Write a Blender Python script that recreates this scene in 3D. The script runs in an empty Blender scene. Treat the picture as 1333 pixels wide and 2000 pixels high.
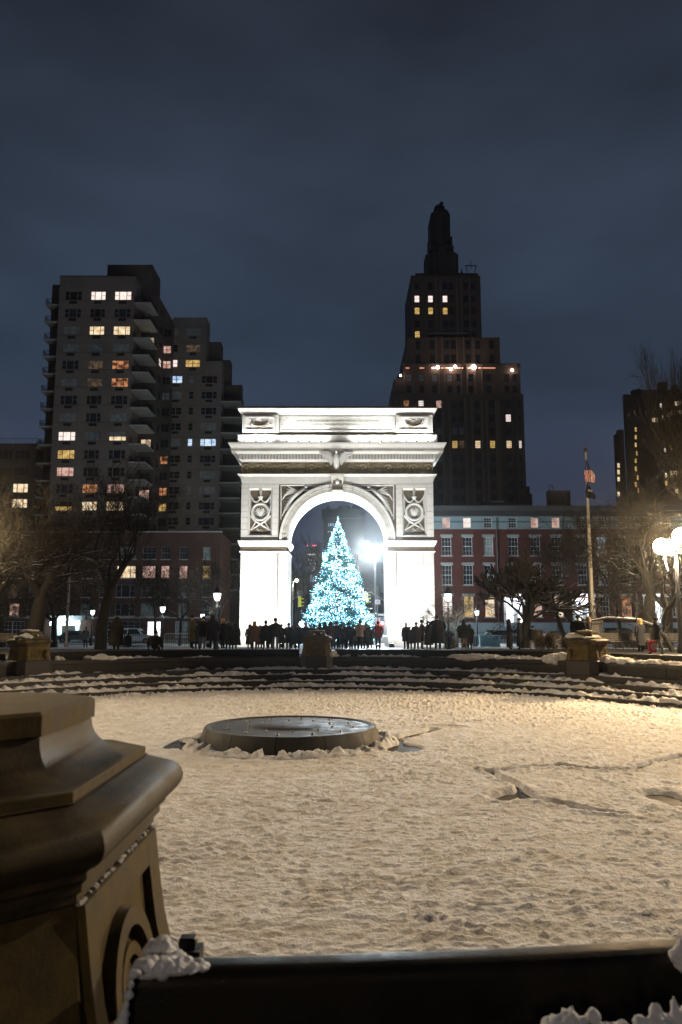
import bpy, math, random
import numpy as np
from mathutils import Vector, Matrix, Quaternion
sc = bpy.context.scene
COL = sc.collection
PI = math.pi
# ------------------------------------------------------------------ camera
F = 1555.0
EYE = 1.55
TILT = math.atan(216/1555)
CT, ST = math.cos(TILT), math.sin(TILT)
cam = bpy.data.cameras.new('camera'); cam.sensor_fit = 'VERTICAL'; cam.sensor_height = 36.0
cam.lens = 36.0*F/2000.0; cam.clip_start = 0.1; cam.clip_end = 4000
co = bpy.data.objects.new('camera', cam); COL.objects.link(co)
co.location = (0, 0, EYE); co.rotation_euler = (PI/2+TILT, 0, 0); sc.camera = co
cam.dof.use_dof = True; cam.dof.focus_distance = 55.0; cam.dof.aperture_fstop = 2.8
# ------------------------------------------------------------------ world: overcast night sky lit by the city
w = bpy.data.worlds.new('World'); sc.world = w; w.use_nodes = True
N = w.node_tree.nodes; L = w.node_tree.links; N.clear()
tc = N.new('ShaderNodeTexCoord'); sep = N.new('ShaderNodeSeparateXYZ'); L.new(tc.outputs['Generated'], sep.inputs[0])
ramp = N.new('ShaderNodeValToRGB'); L.new(sep.outputs['Z'], ramp.inputs[0])
cr = ramp.color_ramp
cr.elements[0].position = 0.0; cr.elements[0].color = (0.038, 0.038, 0.082, 1)
cr.elements[1].position = 1.0; cr.elements[1].color = (0.013, 0.015, 0.024, 1)
for p_, c_ in ((0.12, (0.032, 0.042, 0.075, 1)), (0.30, (0.027, 0.041, 0.067, 1)), (0.50, (0.025, 0.035, 0.055, 1)), (0.66, (0.020, 0.025, 0.038, 1))):
    e_ = cr.elements.new(p_); e_.color = c_
mp = N.new('ShaderNodeMapping'); mp.inputs['Scale'].default_value = (1.2, 1.2, 3.0); mp.inputs['Rotation'].default_value = (0.15, 0.75, 0.3)
L.new(tc.outputs['Generated'], mp.inputs[0])
nz = N.new('ShaderNodeTexNoise'); nz.inputs['Scale'].default_value = 2.1; nz.inputs['Detail'].default_value = 4; nz.inputs['Roughness'].default_value = 0.5
L.new(mp.outputs[0], nz.inputs[0])
mr = N.new('ShaderNodeMapRange'); mr.inputs['From Min'].default_value = 0.3; mr.inputs['From Max'].default_value = 0.7
mr.inputs['To Min'].default_value = 0.74; mr.inputs['To Max'].default_value = 1.45
L.new(nz.outputs[0], mr.inputs[0])
mx = N.new('ShaderNodeVectorMath'); mx.operation = 'SCALE'; L.new(ramp.outputs[0], mx.inputs[0]); L.new(mr.outputs[0], mx.inputs['Scale'])
bg = N.new('ShaderNodeBackground'); bg.inputs['Strength'].default_value = 1.0
wo = N.new('ShaderNodeOutputWorld'); L.new(mx.outputs[0], bg.inputs[0]); L.new(bg.outputs[0], wo.inputs[0])
# ------------------------------------------------------------------ view
sc.view_settings.view_transform = 'Standard'; sc.view_settings.look = 'None'
sc.view_settings.exposure = 0; sc.view_settings.gamma = 1; sc.view_settings.use_curve_mapping = False
sc.render.engine = 'CYCLES'
cy = sc.cycles
cy.use_denoising = True; cy.max_bounces = 5; cy.diffuse_bounces = 3; cy.glossy_bounces = 3; cy.transmission_bounces = 3
cy.volume_bounces = 0; cy.sample_clamp_indirect = 2.0; cy.sample_clamp_direct = 0.0
cy.use_light_tree = True; cy.caustics_reflective = False; cy.caustics_refractive = False
# light powers, tuned here
P_PLAZA = 4000.0; P_BASIN = 28500.0; P_FLOOD = 5600.0; P_ATTIC = 250.0; P_STREET = 9000.0; HAZE = 0.00018
WARM = (1.0, 0.78, 0.52); COOL = (0.80, 0.93, 1.0)

# ------------------------------------------------------------------ maths helpers
def ray(px, py):
    u = (px-666.5)/F; v = (1000-py)/F
    dy = CT - v*ST
    return u/dy, (ST + v*CT)/dy
def W(px, py, Y):
    a, b = ray(px, py); return a*Y, EYE + b*Y
def WX(px, py, Y): return ray(px, py)[0]*Y
def WZ(py, Y): return EYE + ray(666.5, py)[1]*Y
rng = random.Random(11)
_lat = {}
def vnoise(x, y, seed=0):
    if seed not in _lat: _lat[seed] = np.random.RandomState(seed+5).rand(512, 512).astype(np.float32)
    t = _lat[seed]
    xi = np.floor(x).astype(np.int64); yi = np.floor(y).astype(np.int64)
    fx = x-xi; fy = y-yi; fx = fx*fx*(3-2*fx); fy = fy*fy*(3-2*fy)
    g = lambda i, j: t[i & 511, j & 511]
    return (g(xi, yi)*(1-fx)+g(xi+1, yi)*fx)*(1-fy)+(g(xi, yi+1)*(1-fx)+g(xi+1, yi+1)*fx)*fy
def fbm(x, y, o=4, seed=0, gain=0.5):
    s = 0; a = 1; t = 0
    for k in range(o):
        c_, s_ = math.cos(k*1.1+seed), math.sin(k*1.1+seed)
        s = s + a*vnoise((x*c_-y*s_)*2**k+17*k, (x*s_+y*c_)*2**k+9*k, seed+k); t += a; a *= gain
    return s/t

# ------------------------------------------------------------------ materials
MATS = {}
def mat(name, color, rough=0.8, color2=None, nscale=3.0, bump=0.0, bscale=20.0, metallic=0.0, spec=0.5, emit=None, estr=0.0, snow=0.0, stretch=None, r2=None, contrast=(0.35, 0.65)):
    if name in MATS: return MATS[name]
    m = bpy.data.materials.new(name); MATS[name] = m; m.use_nodes = True
    n = m.node_tree.nodes; l = m.node_tree.links; b = n['Principled BSDF']
    b.inputs['Roughness'].default_value = rough; b.inputs['Metallic'].default_value = metallic
    b.inputs['Specular IOR Level'].default_value = spec
    b.inputs['Base Color'].default_value = (*color, 1)
    pos = None
    if color2 or bump or snow:
        g = n.new('ShaderNodeNewGeometry'); pos = g.outputs['Position']
        if stretch:
            q = n.new('ShaderNodeMapping'); q.inputs['Scale'].default_value = stretch; l.new(pos, q.inputs[0]); pos = q.outputs[0]
    out = None
    if color2:
        t = n.new('ShaderNodeTexNoise'); t.inputs['Scale'].default_value = nscale; t.inputs['Detail'].default_value = 6; t.inputs['Roughness'].default_value = 0.65
        l.new(pos, t.inputs['Vector'])
        mr_ = n.new('ShaderNodeMapRange'); mr_.inputs['From Min'].default_value = contrast[0]; mr_.inputs['From Max'].default_value = contrast[1]
        l.new(t.outputs[0], mr_.inputs[0])
        mxx = n.new('ShaderNodeMix'); mxx.data_type = 'RGBA'; mxx.inputs['A'].default_value = (*color, 1); mxx.inputs['B'].default_value = (*color2, 1)
        l.new(mr_.outputs[0], mxx.inputs['Factor']); out = mxx.outputs['Result']
        l.new(out, b.inputs['Base Color'])
        if r2 is not None:
            mq = n.new('ShaderNodeMapRange'); mq.inputs['To Min'].default_value = rough; mq.inputs['To Max'].default_value = r2
            l.new(mr_.outputs[0], mq.inputs[0]); l.new(mq.outputs[0], b.inputs['Roughness'])
    if bump:
        t = n.new('ShaderNodeTexNoise'); t.inputs['Scale'].default_value = bscale; t.inputs['Detail'].default_value = 5; t.inputs['Roughness'].default_value = 0.6
        l.new(pos, t.inputs['Vector'])
        bb = n.new('ShaderNodeBump'); bb.inputs['Strength'].default_value = 1.0; bb.inputs['Distance'].default_value = bump
        l.new(t.outputs[0], bb.inputs['Height']); l.new(bb.outputs[0], b.inputs['Normal'])
    if snow:
        sp = n.new('ShaderNodeSeparateXYZ'); l.new(g.outputs['Normal'], sp.inputs[0])
        t = n.new('ShaderNodeTexNoise'); t.inputs['Scale'].default_value = 2.3; l.new(g.outputs['Position'], t.inputs['Vector'])
        ad = n.new('ShaderNodeMath'); ad.operation = 'MULTIPLY_ADD'; l.new(t.outputs[0], ad.inputs[0]); ad.inputs[1].default_value = 0.9; l.new(sp.outputs['Z'], ad.inputs[2])
        mr_ = n.new('ShaderNodeMapRange'); mr_.inputs['From Min'].default_value = snow; mr_.inputs['From Max'].default_value = snow+0.12
        l.new(ad.outputs[0], mr_.inputs[0])
        mxx = n.new('ShaderNodeMix'); mxx.data_type = 'RGBA'; mxx.inputs['B'].default_value = (0.75, 0.77, 0.8, 1)
        if out: l.new(out, mxx.inputs['A'])
        else: mxx.inputs['A'].default_value = (*color, 1)
        l.new(mr_.outputs[0], mxx.inputs['Factor']); l.new(mxx.outputs['Result'], b.inputs['Base Color'])
    if emit:
        b.inputs['Emission Color'].default_value = (*emit, 1); b.inputs['Emission Strength'].default_value = estr
    return m
def lit(name, c1, c2, strength, nscale=1.5):
    """a lit room seen through a window: curtains and furniture as variation of the light"""
    if name in MATS: return MATS[name]
    m = bpy.data.materials.new(name); MATS[name] = m; m.use_nodes = True
    n = m.node_tree.nodes; l = m.node_tree.links; b = n['Principled BSDF']
    b.inputs['Base Color'].default_value = (0.05, 0.05, 0.05, 1); b.inputs['Roughness'].default_value = 0.1
    g = n.new('ShaderNodeNewGeometry'); t = n.new('ShaderNodeTexNoise'); t.inputs['Scale'].default_value = nscale; t.inputs['Detail'].default_value = 3
    l.new(g.outputs['Position'], t.inputs['Vector'])
    mr_ = n.new('ShaderNodeMapRange'); mr_.inputs['From Min'].default_value = 0.38; mr_.inputs['From Max'].default_value = 0.6; l.new(t.outputs[0], mr_.inputs[0])
    mxx = n.new('ShaderNodeMix'); mxx.data_type = 'RGBA'; mxx.inputs['A'].default_value = (*c1, 1); mxx.inputs['B'].default_value = (*c2, 1)
    l.new(mr_.outputs[0], mxx.inputs['Factor']); l.new(mxx.outputs['Result'], b.inputs['Emission Color'])
    b.inputs['Emission Strength'].default_value = strength
    return m

# ------------------------------------------------------------------ mesh builder
class MB:
    def __init__(s): s.v = []; s.f = []; s.m = []; s.mi = 0
    def quad(s, a, b, c, d):
        i = len(s.v); s.v += [a, b, c, d]; s.f.append((i, i+1, i+2, i+3)); s.m.append(s.mi)
    def box(s, x0, x1, y0, y1, z0, z1):
        i = len(s.v)
        s.v += [(x0, y0, z0), (x1, y0, z0), (x1, y1, z0), (x0, y1, z0), (x0, y0, z1), (x1, y0, z1), (x1, y1, z1), (x0, y1, z1)]
        for q in ((0, 3, 2, 1), (4, 5, 6, 7), (0, 1, 5, 4), (1, 2, 6, 5), (2, 3, 7, 6), (3, 0, 4, 7)):
            s.f.append(tuple(i+k for k in q)); s.m.append(s.mi)
        return s
    def bbox(s, x0, x1, y0, y1, z0, z1, c):
        """box with chamfered vertical and top edges"""
        s.loft([[(x0+c, y0, z0), (x1-c, y0, z0), (x1, y0+c, z0), (x1, y1-c, z0), (x1-c, y1, z0), (x0+c, y1, z0), (x0, y1-c, z0), (x0, y0+c, z0)],
                [(x0+c, y0, z1-c), (x1-c, y0, z1-c), (x1, y0+c, z1-c), (x1, y1-c, z1-c), (x1-c, y1, z1-c), (x0+c, y1, z1-c), (x0, y1-c, z1-c), (x0, y0+c, z1-c)],
                [(x0+c, y0+c, z1)]*1+[(x1-c, y0+c, z1)]*2+[(x1-c, y1-c, z1)]*2+[(x0+c, y1-c, z1)]*2+[(x0+c, y0+c, z1)]])
        return s
    def loft(s, rings, cap=True, closed=True):
        b = len(s.v); n = len(rings[0])
        for r in rings: s.v += [tuple(p) for p in r]
        for k in range(len(rings)-1):
            for j in range(n if closed else n-1):
                j2 = (j+1) % n
                s.f.append((b+k*n+j, b+k*n+j2, b+(k+1)*n+j2, b+(k+1)*n+j)); s.m.append(s.mi)
        if cap:
            s.f.append(tuple(b+j for j in reversed(range(n)))); s.m.append(s.mi)
            e = b+(len(rings)-1)*n; s.f.append(tuple(e+j for j in range(n))); s.m.append(s.mi)
        return s
    def tube(s, pts, rad, n=6, cap=True):
        pts = [Vector(p) for p in pts]
        if not hasattr(rad, '__len__'): rad = [rad]*len(pts)
        rings = []; up = None
        for i, p in enumerate(pts):
            d = (pts[min(i+1, len(pts)-1)]-pts[max(i-1, 0)])
            if d.length < 1e-9: d = Vector((0, 0, 1))
            d.normalize()
            if up is None:
                a = Vector((0, 0, 1)) if abs(d.z) < 0.9 else Vector((1, 0, 0)); up = d.cross(a).normalized()
            else:
                up = (up-d*up.dot(d))
                up = up.normalized() if up.length > 1e-6 else d.orthogonal().normalized()
            w_ = d.cross(up)
            rings.append([p+(up*math.cos(2*PI*k/n)+w_*math.sin(2*PI*k/n))*rad[i] for k in range(n)])
        return s.loft(rings, cap)
    def lathe(s, prof, n=16, c=(0, 0, 0), a0=0.0, sx=1.0, sy=1.0):
        return s.loft([[(c[0]+r*sx*math.cos(a0+2*PI*k/n), c[1]+r*sy*math.sin(a0+2*PI*k/n), c[2]+z) for k in range(n)] for r, z in prof])
    def ell(s, c, r, n=10, m=6, rot=0.0):
        cr_, sr_ = math.cos(rot), math.sin(rot)   # ellipsoid, rotated about y
        rings = []
        for i in range(m+1):
            t = PI*i/m; rr = max(math.sin(t), 0.02)
            ring = []
            for k in range(n):
                x = r[0]*rr*math.cos(2*PI*k/n); y = r[1]*rr*math.sin(2*PI*k/n); z = -r[2]*math.cos(t)
                ring.append((c[0]+x*cr_+z*sr_, c[1]+y, c[2]-x*sr_+z*cr_))
            rings.append(ring)
        return s.loft(rings)
    def mesh(s, name, mats, smooth=None):
        me = bpy.data.meshes.new(name); me.from_pydata([tuple(p) for p in s.v], [], s.f)
        if not isinstance(mats, (list, tuple)): mats = [mats]
        for m_ in mats: me.materials.append(m_)
        if len(mats) > 1: me.polygons.foreach_set('material_index', s.m)
        if smooth is not None:
            me.polygons.foreach_set('use_smooth', [True]*len(me.polygons)); me.set_sharp_from_angle(angle=math.radians(smooth))
        me.update(); return me
    def build(s, name, mats, parent=None, smooth=None):
        """vertices are in world coordinates; the parent's origin is taken off"""
        me = s.mesh(name, mats, smooth)
        if parent is not None:
            o = org(parent); me.transform(Matrix.Translation(-o))
        return link(name, me, parent)
ORG = {}
def org(o): return ORG.get(o.name, Vector((0, 0, 0)))
def link(name, me, parent=None, loc=None, rz=0.0, material=None):
    """loc is a WORLD location when the parents carry no rotation"""
    o = bpy.data.objects.new(name, me); COL.objects.link(o)
    if parent is not None: o.parent = parent
    base = org(parent) if parent is not None else Vector((0, 0, 0))
    if loc is not None:
        o.location = Vector(loc)-base; ORG[o.name] = Vector(loc)
    else: ORG[o.name] = base.copy()
    if rz: o.rotation_euler = (0, 0, rz)
    if material is not None:
        o.material_slots[0].link = 'OBJECT'; o.material_slots[0].material = material
    return o
def thing(name, label, cat, loc, group=None, rz=0.0):
    o = bpy.data.objects.new(name, None); COL.objects.link(o); o.location = loc; o.empty_display_size = 0.3
    o.rotation_euler = (0, 0, rz); ORG[o.name] = Vector(loc)
    o['label'] = label; o['category'] = cat
    if group: o['group'] = group
    return o
def tag(o, label, cat, group=None, kind=None):
    if label: o['label'] = label
    if cat: o['category'] = cat
    if group: o['group'] = group
    if kind: o['kind'] = kind
    return o
def npmesh(name, verts, quads, mats, smooth=True):
    me = bpy.data.meshes.new(name)
    nv, nf = len(verts), len(quads)
    me.vertices.add(nv); me.vertices.foreach_set('co', np.ascontiguousarray(verts, dtype=np.float32).ravel())
    me.loops.add(nf*4); me.loops.foreach_set('vertex_index', np.ascontiguousarray(quads, dtype=np.int32).ravel())
    me.polygons.add(nf); me.polygons.foreach_set('loop_start', np.arange(0, nf*4, 4, dtype=np.int32))
    if smooth: me.polygons.foreach_set('use_smooth', np.ones(nf, dtype=bool))
    for m_ in (mats if isinstance(mats, (list, tuple)) else [mats]): me.materials.append(m_)
    me.update(calc_edges=True); me.validate(); return me
def grid_quads(nr, nc, mask=None):
    idx = np.arange(nr*nc).reshape(nr, nc)
    q = np.stack([idx[:-1, :-1], idx[:-1, 1:], idx[1:, 1:], idx[1:, :-1]], -1)
    if mask is not None:
        k = mask[:-1, :-1] & mask[:-1, 1:] & mask[1:, 1:] & mask[1:, :-1]; q = q[k]
    return q.reshape(-1, 4)
def copy_tree(o, parent=None, loc=None, rz=None):
    c = o.copy(); COL.objects.link(c)
    if parent is not None: c.parent = parent
    if loc is not None: c.location = loc
    if rz is not None: c.rotation_euler = (0, 0, rz)
    ORG[c.name] = Vector(c.location)
    for ch in [x for x in KIDS.get(o.name, [])]:
        copy_tree(ch, c)
    KIDS[c.name] = [x for x in c.children]
    return c
KIDS = {}
def freeze(o):
    KIDS[o.name] = list(o.children)
    for c in o.children: freeze(c)

# common materials
M_SNOW = mat('snow', (0.80, 0.79, 0.77), 0.75, (0.60, 0.55, 0.47), 1.9, bump=0.03, bscale=22, spec=0.3)
M_SNOWC = mat('clean_snow', (0.82, 0.83, 0.85), 0.7, (0.72, 0.73, 0.75), 2.0, bump=0.02, bscale=14, spec=0.3)
M_WETSTONE = mat('wet_dark_stone', (0.012, 0.010, 0.008), 0.5, (0.030, 0.025, 0.019), 2.2, bump=0.004, bscale=40, r2=0.75)
M_LEDGE = mat('wet_ledge_stone', (0.005, 0.0045, 0.0035), 0.36, (0.016, 0.013, 0.008), 3.0, bump=0.0025, bscale=50, r2=0.65, spec=0.2)
M_STEP = mat('step_stone', (0.013, 0.011, 0.008), 0.6, (0.034, 0.028, 0.020), 1.8, bump=0.005, bscale=30, r2=0.8)
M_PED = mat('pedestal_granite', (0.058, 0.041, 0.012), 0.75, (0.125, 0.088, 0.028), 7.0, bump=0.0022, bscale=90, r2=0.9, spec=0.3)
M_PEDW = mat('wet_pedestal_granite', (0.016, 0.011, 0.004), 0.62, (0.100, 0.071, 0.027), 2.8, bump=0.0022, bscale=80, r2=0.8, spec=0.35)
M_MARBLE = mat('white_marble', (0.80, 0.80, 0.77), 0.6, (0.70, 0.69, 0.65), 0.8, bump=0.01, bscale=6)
M_STAIN_SHADE = mat('weathered_marble', (0.095, 0.075, 0.045), 0.8, (0.20, 0.16, 0.105), 1.6, bump=0.01, bscale=6)  # brown mixes dirt with shade painted on recess backs and attic base
M_FRIEZE_SHADE = mat('frieze_marble', (0.22, 0.175, 0.095), 0.8, (0.42, 0.35, 0.21), 1.6, bump=0.01, bscale=6)  # brown base colour carries the shade the lip below casts on the frieze
M_BRONZE = mat('dark_bronze', (0.035, 0.028, 0.02), 0.35, (0.07, 0.055, 0.04), 4.0, bump=0.003, bscale=25, metallic=0.3, r2=0.6)
M_BLACK = mat('black_iron', (0.012, 0.012, 0.013), 0.45)
M_GREYMET = mat('grey_metal', (0.22, 0.22, 0.22), 0.45, metallic=0.4)
M_GLASS = mat('dark_window_glass', (0.012, 0.014, 0.017), 0.12, (0.03, 0.033, 0.038), 1.1)
M_BLIND = mat('pale_window_blind', (0.30, 0.34, 0.34), 0.7, (0.16, 0.18, 0.18), 1.3)
M_BARK = mat('wet_bark', (0.008, 0.0065, 0.0045), 0.85, (0.019, 0.015, 0.010), 5.0, bump=0.02, bscale=14, snow=1.14)
M_TWIG = mat('twigs', (0.017, 0.013, 0.007), 0.9, snow=1.36)
M_FRAME = mat('grey_window_frame', (0.20, 0.19, 0.17), 0.6)
M_WFRAME = mat('white_window_frame', (0.55, 0.56, 0.56), 0.6)
L_WHITE = lit('lit_room_white', (0.9, 0.72, 0.66), (1.0, 0.88, 0.80), 1.15)
L_WARM = lit('lit_room_warm', (0.75, 0.50, 0.26), (1.0, 0.82, 0.55), 1.05)
L_YEL = lit('lit_room_yellow', (0.45, 0.26, 0.06), (0.78, 0.52, 0.18), 0.9)
L_ORA = lit('lit_room_orange', (0.06, 0.018, 0.006), (0.75, 0.30, 0.12), 0.8)
L_PINK = lit('lit_room_pink', (0.55, 0.28, 0.22), (0.95, 0.62, 0.50), 0.8)
L_BLUE = lit('lit_room_blue', (0.30, 0.48, 0.80), (0.75, 0.90, 1.0), 1.0)
L_DIM = lit('dim_room', (0.03, 0.022, 0.014), (0.14, 0.085, 0.045), 0.7)
L_SHOP = lit('bright_hallway', (0.80, 0.85, 0.95), (1.0, 1.0, 1.0), 2.2)
# ================================================================== the setting
YC, XC = 22.03, -1.36          # centre of the fountain basin
RF, RW, RL, RO = 15.7, 17.95, 18.6, 18.78
ZF, ZG, ZCOP, ZLED = -1.65, 0.0, -0.12, 0.22
TREADS = [(15.7, -1.41), (16.2, -1.17), (16.7, -0.93), (17.2, -0.69)]
def gz(x, y):
    y = np.asarray(y, dtype=float)
    return np.where(y < 47, 0.0, np.where(y > 76, -0.80, -0.80*(y-47)/29.0))
def gzf(x, y): return float(gz(x, y))

# ground: one sheet out to the horizon with the basin's hole cut out
M_PAVE = mat('wet_paving', (0.022, 0.020, 0.018), 0.5, (0.16, 0.16, 0.16), 0.55, bump=0.01, bscale=9, r2=0.8, contrast=(0.60, 0.70))
rs = [RO-0.02, 19.0, 19.4, 20, 21, 22.5, 24, 26, 28, 30, 33, 36, 40, 44, 48, 52, 56, 60, 66, 75, 90, 120, 180, 300, 600, 1500]
nth = 120
th = np.linspace(0, 2*PI, nth, endpoint=False)
R, T = np.meshgrid(rs, th, indexing='ij')
X = XC+R*np.sin(T); Y = YC+R*np.cos(T); Z = gz(X, Y)
v = np.stack([X, Y, Z], -1).reshape(-1, 3)
idx = np.arange(len(rs)*nth).reshape(len(rs), nth); idn = np.roll(idx, -1, axis=1)
q = np.stack([idx[:-1], idn[:-1], idn[1:], idx[1:]], -1).reshape(-1, 4)
o = link('plaza_ground', npmesh('plaza_ground', v, q, M_PAVE)); o['kind'] = 'structure'
# street on the north side, with kerbs, and the avenue running away under the arch
M_ASPH = mat('asphalt', (0.045, 0.045, 0.047), 0.5, (0.16, 0.16, 0.165), 0.4, contrast=(0.55, 0.7))
ZS = -0.80
b = MB(); b.box(-120, 120, 92, 101, ZS-0.2, ZS+0.006); o = b.build('street', M_ASPH); o['kind'] = 'structure'
b = MB(); b.box(-7, 7, 101.01, 700, ZS-0.2, ZS+0.005); o = b.build('avenue_road', M_ASPH); o['kind'] = 'structure'
M_KERB = mat('kerb_stone', (0.22, 0.22, 0.21), 0.7)
for nm, (x0, x1, y0, y1) in (('kerb', (-120, 120, 91.7, 92)), ('kerb', (-120, -7.2, 101, 101.3)), ('kerb', (7.2, 120, 101, 101.3))):
    o = MB().box(x0, x1, y0, y1, ZS-0.2, ZS+0.13).build('kerb', M_KERB); o['kind'] = 'structure'
b = MB()
for k in range(9): b.box(-6+k*1.4, -5.4+k*1.4, 93, 96, ZS-0.1, ZS+0.010)
o = b.build('crosswalk_marking', mat('road_paint', (0.7, 0.7, 0.68), 0.7)); o['kind'] = 'structure'
# trodden snow lying on the ground between fountain and street
def snow_sheet(name, x0, x1, y0, y1, step, thick, thr, seed, mat_=None, fn=None, amp=0.06, label=None):
    xs = np.arange(x0, x1, step); ys = np.arange(y0, y1, step)
    X, Y = np.meshgrid(xs, ys)
    n = fbm(X/2.7, Y/2.7, 4, seed)
    H = (n-thr)*thick*6
    if fn is not None: H = fn(X, Y, H)
    H = np.clip(H, -0.08, thick)+amp*(fbm(X*3, Y*3, 2, seed+3)-0.5)*(H > -0.02)
    Z = gz(X, Y)+H
    rr = np.hypot(X-XC, Y-YC)
    mask = (rr > RO+0.1) & (H > -0.06)
    me = npmesh(name, np.stack([X, Y, Z], -1).reshape(-1, 3), grid_quads(len(ys), len(xs), mask), mat_ or M_SNOWC)
    o = link(name, me); o['kind'] = 'stuff'; o['label'] = label
    return o
def nearrim(X, Y, H):
    rr = np.hypot(X-XC, Y-YC); H = H-np.clip((33-rr)/3, 0, 1)*0.5
    return H+np.where((np.abs(X) < 17) & (Y > 58) & (Y < 76), 0.12, 0)
snow_sheet('ground_snow', -45, 45, 36, 91.5, 0.28, 0.05, 0.44, 3, fn=nearrim, label='patchy snow over the plaza between the fountain and the arch')
# ------------------------------------------------------------------ basin floor and the trodden snow in it
M_FLOOR = mat('wet_basin_floor', (0.022, 0.017, 0.011), 0.65, (0.05, 0.04, 0.028), 1.5, bump=0.01, bscale=14, r2=0.85)
b = MB(); b.lathe([(RF+0.05, -0.3), (RF+0.05, 0.0)], 96, (XC, YC, ZF)); o = b.build('basin_floor', M_FLOOR); o['kind'] = 'structure'
def seg_d(X, Y, pts):
    d = np.full(X.shape, 1e9)
    for (ax, ay), (bx, by) in zip(pts[:-1], pts[1:]):
        t = np.clip(((X-ax)*(bx-ax)+(Y-ay)*(by-ay))/((bx-ax)**2+(by-ay)**2), 0, 1)
        d = np.minimum(d, np.hypot(X-ax-t*(bx-ax), Y-ay-t*(by-ay)))
    return d
def flo(px, py, z=ZF+0.06):
    a, c = ray(px, py); Yd = (z-EYE)/c; return (a*Yd, Yd)
ys = []; y_ = YC-RF
while y_ < YC+RF: ys.append(y_); y_ += 0.022+0.0019*(y_-6)
ys = np.array(ys); xs = np.arange(XC-RF, XC+RF, 0.036)
X, Y = np.meshgrid(xs, ys)
wx = X+0.5*(fbm(X*0.8, Y*0.8, 2, 40)-0.5); wy = Y+0.5*(fbm(X*0.8, Y*0.8, 2, 41)-0.5)
H = 0.055+0.05*(fbm(wx*0.5, wy*0.5, 3, 1)-0.5)
rid = 1-np.abs(2*fbm(wx*2.4, wy*4.6, 3, 7)-1)
H += 0.018*(rid-0.75)
H += 0.031*(fbm(wx*6.5, wy*9.5, 3, 12)-0.5)
lumps = np.clip(fbm(X*11, Y*11, 2, 22)-0.56, 0, 1)
zone = np.clip((fbm(wx*0.7, wy*0.7, 3, 30)-0.42)*4, 0, 1)
far = np.clip((Y-24)/8, 0, 1)
H += lumps*(0.09*zone+0.05+0.20*far)
H += 0.03*far*(fbm(X*3, Y*3, 2, 33)-0.5)+0.036*(fbm(wx*13, wy*17, 3, 35)-0.5)
# footprints: short runs of boot marks
fr = np.random.RandomState(4)
S = 0.036
def stamp(cx, cy, ang, la, lb, dep, rim):
    i0 = int((cx-la*1.6-xs[0])/S); i1 = int((cx+la*1.6-xs[0])/S)
    j0 = np.searchsorted(ys, cy-la*1.6); j1 = np.searchsorted(ys, cy+la*1.6)
    if i0 < 0 or i1 >= len(xs) or j0 < 1 or j1 >= len(ys)-1: return
    xx = X[j0:j1, i0:i1]-cx; yy = Y[j0:j1, i0:i1]-cy
    u_ = (xx*math.cos(ang)+yy*math.sin(ang))/la; w_ = (-xx*math.sin(ang)+yy*math.cos(ang))/lb
    d = np.sqrt(u_*u_+w_*w_)
    H[j0:j1, i0:i1] += -dep*np.clip(1.15-d, 0, 0.5)*2+rim*np.exp(-((d-1.25)/0.22)**2)
for _ in range(520):
    a = fr.uniform(0, 2*PI); r = RF*math.sqrt(fr.uniform(0, 1)); x = XC+r*math.sin(a); y = YC+r*math.cos(a)
    ang = fr.uniform(-0.6, 0.6) if fr.rand() < 0.6 else fr.uniform(0, PI)
    for k in range(fr.randint(3, 12)):
        side = 0.11 if k % 2 else -0.11
        stamp(x-math.sin(ang)*side, y+math.cos(ang)*side, ang+fr.normal(0, 0.15), 0.155, 0.062, 0.009*fr.uniform(0.3, 1.4), 0.005*fr.uniform(0.3, 1.5))
        x += math.cos(ang)*0.36; y += math.sin(ang)*0.36; ang += fr.normal(0, 0.08)
wob = 0.16*(fbm(X*3.1, Y*3.1, 3, 51)-0.5)
cracks = [([(932, 1504), (972, 1506), (1030, 1498), (1090, 1494), (1130, 1499), (1190, 1503), (1240, 1502), (1262, 1492), (1333, 1475)], 0.10),
          ([(955, 1508), (985, 1522), (1010, 1533), (1022, 1552), (1060, 1565), (1110, 1572), (1160, 1584), (1215, 1589)], 0.09),
          ([(985, 1556), (1015, 1548), (1030, 1556)], 0.22), ([(1290, 1552), (1333, 1568)], 0.30), ([(845, 1417), (905, 1419)], 0.12),
          ([(835, 1372), (860, 1374)], 0.12), ([(1085, 1403), (1110, 1403)], 0.08), ([(925, 1408), (935, 1408)], 0.1), ([(790, 1440), (815, 1432), (850, 1424)], 0.16)]
for pts, wd in cracks:
    p = [flo(*q_) for q_ in pts]; d = seg_d(X, Y, p)+wob
    H -= 0.16*np.clip(1.25-np.abs(d)/wd, 0, 1)
    H += 0.03*np.exp(-((d-wd*1.9)/(wd*0.7))**2)
# bowl-shaped heel scrapes close to the near wall
for (px, py) in ((985, 1790), (925, 1797), (545, 1830), (380, 1680), (700, 1640), (1190, 1740), (500, 1602), (730, 1556), (845, 1640)):
    cx, cy = flo(px, py); stamp(cx, cy, fr.uniform(-0.3, 0.3), 0.18, 0.09, 0.008, 0.006)
dr = np.hypot(X-XC, Y-YC)
ang_ = np.arctan2(X-XC, -(Y-YC))
ringw = 0.05*(fbm(ang_*9+40, dr*2, 3, 60)-0.5)
H = np.where((dr > 2.42) & (dr < 3.0), np.maximum(H, 0.04)+np.clip(fbm(X*4.2, Y*4.2, 4, 61)-0.30, 0, 1)*0.46*np.exp(-((dr-2.62)/0.22)**2)*(np.abs(ang_-(-0.12)) > 0.075), H)
H -= 0.25*np.exp(-((dr-2.96-ringw)/0.045)**2)*np.clip(fbm(ang_*3+9, ang_*0+3, 2, 63)*3.0-0.6, 0, 1)
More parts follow.
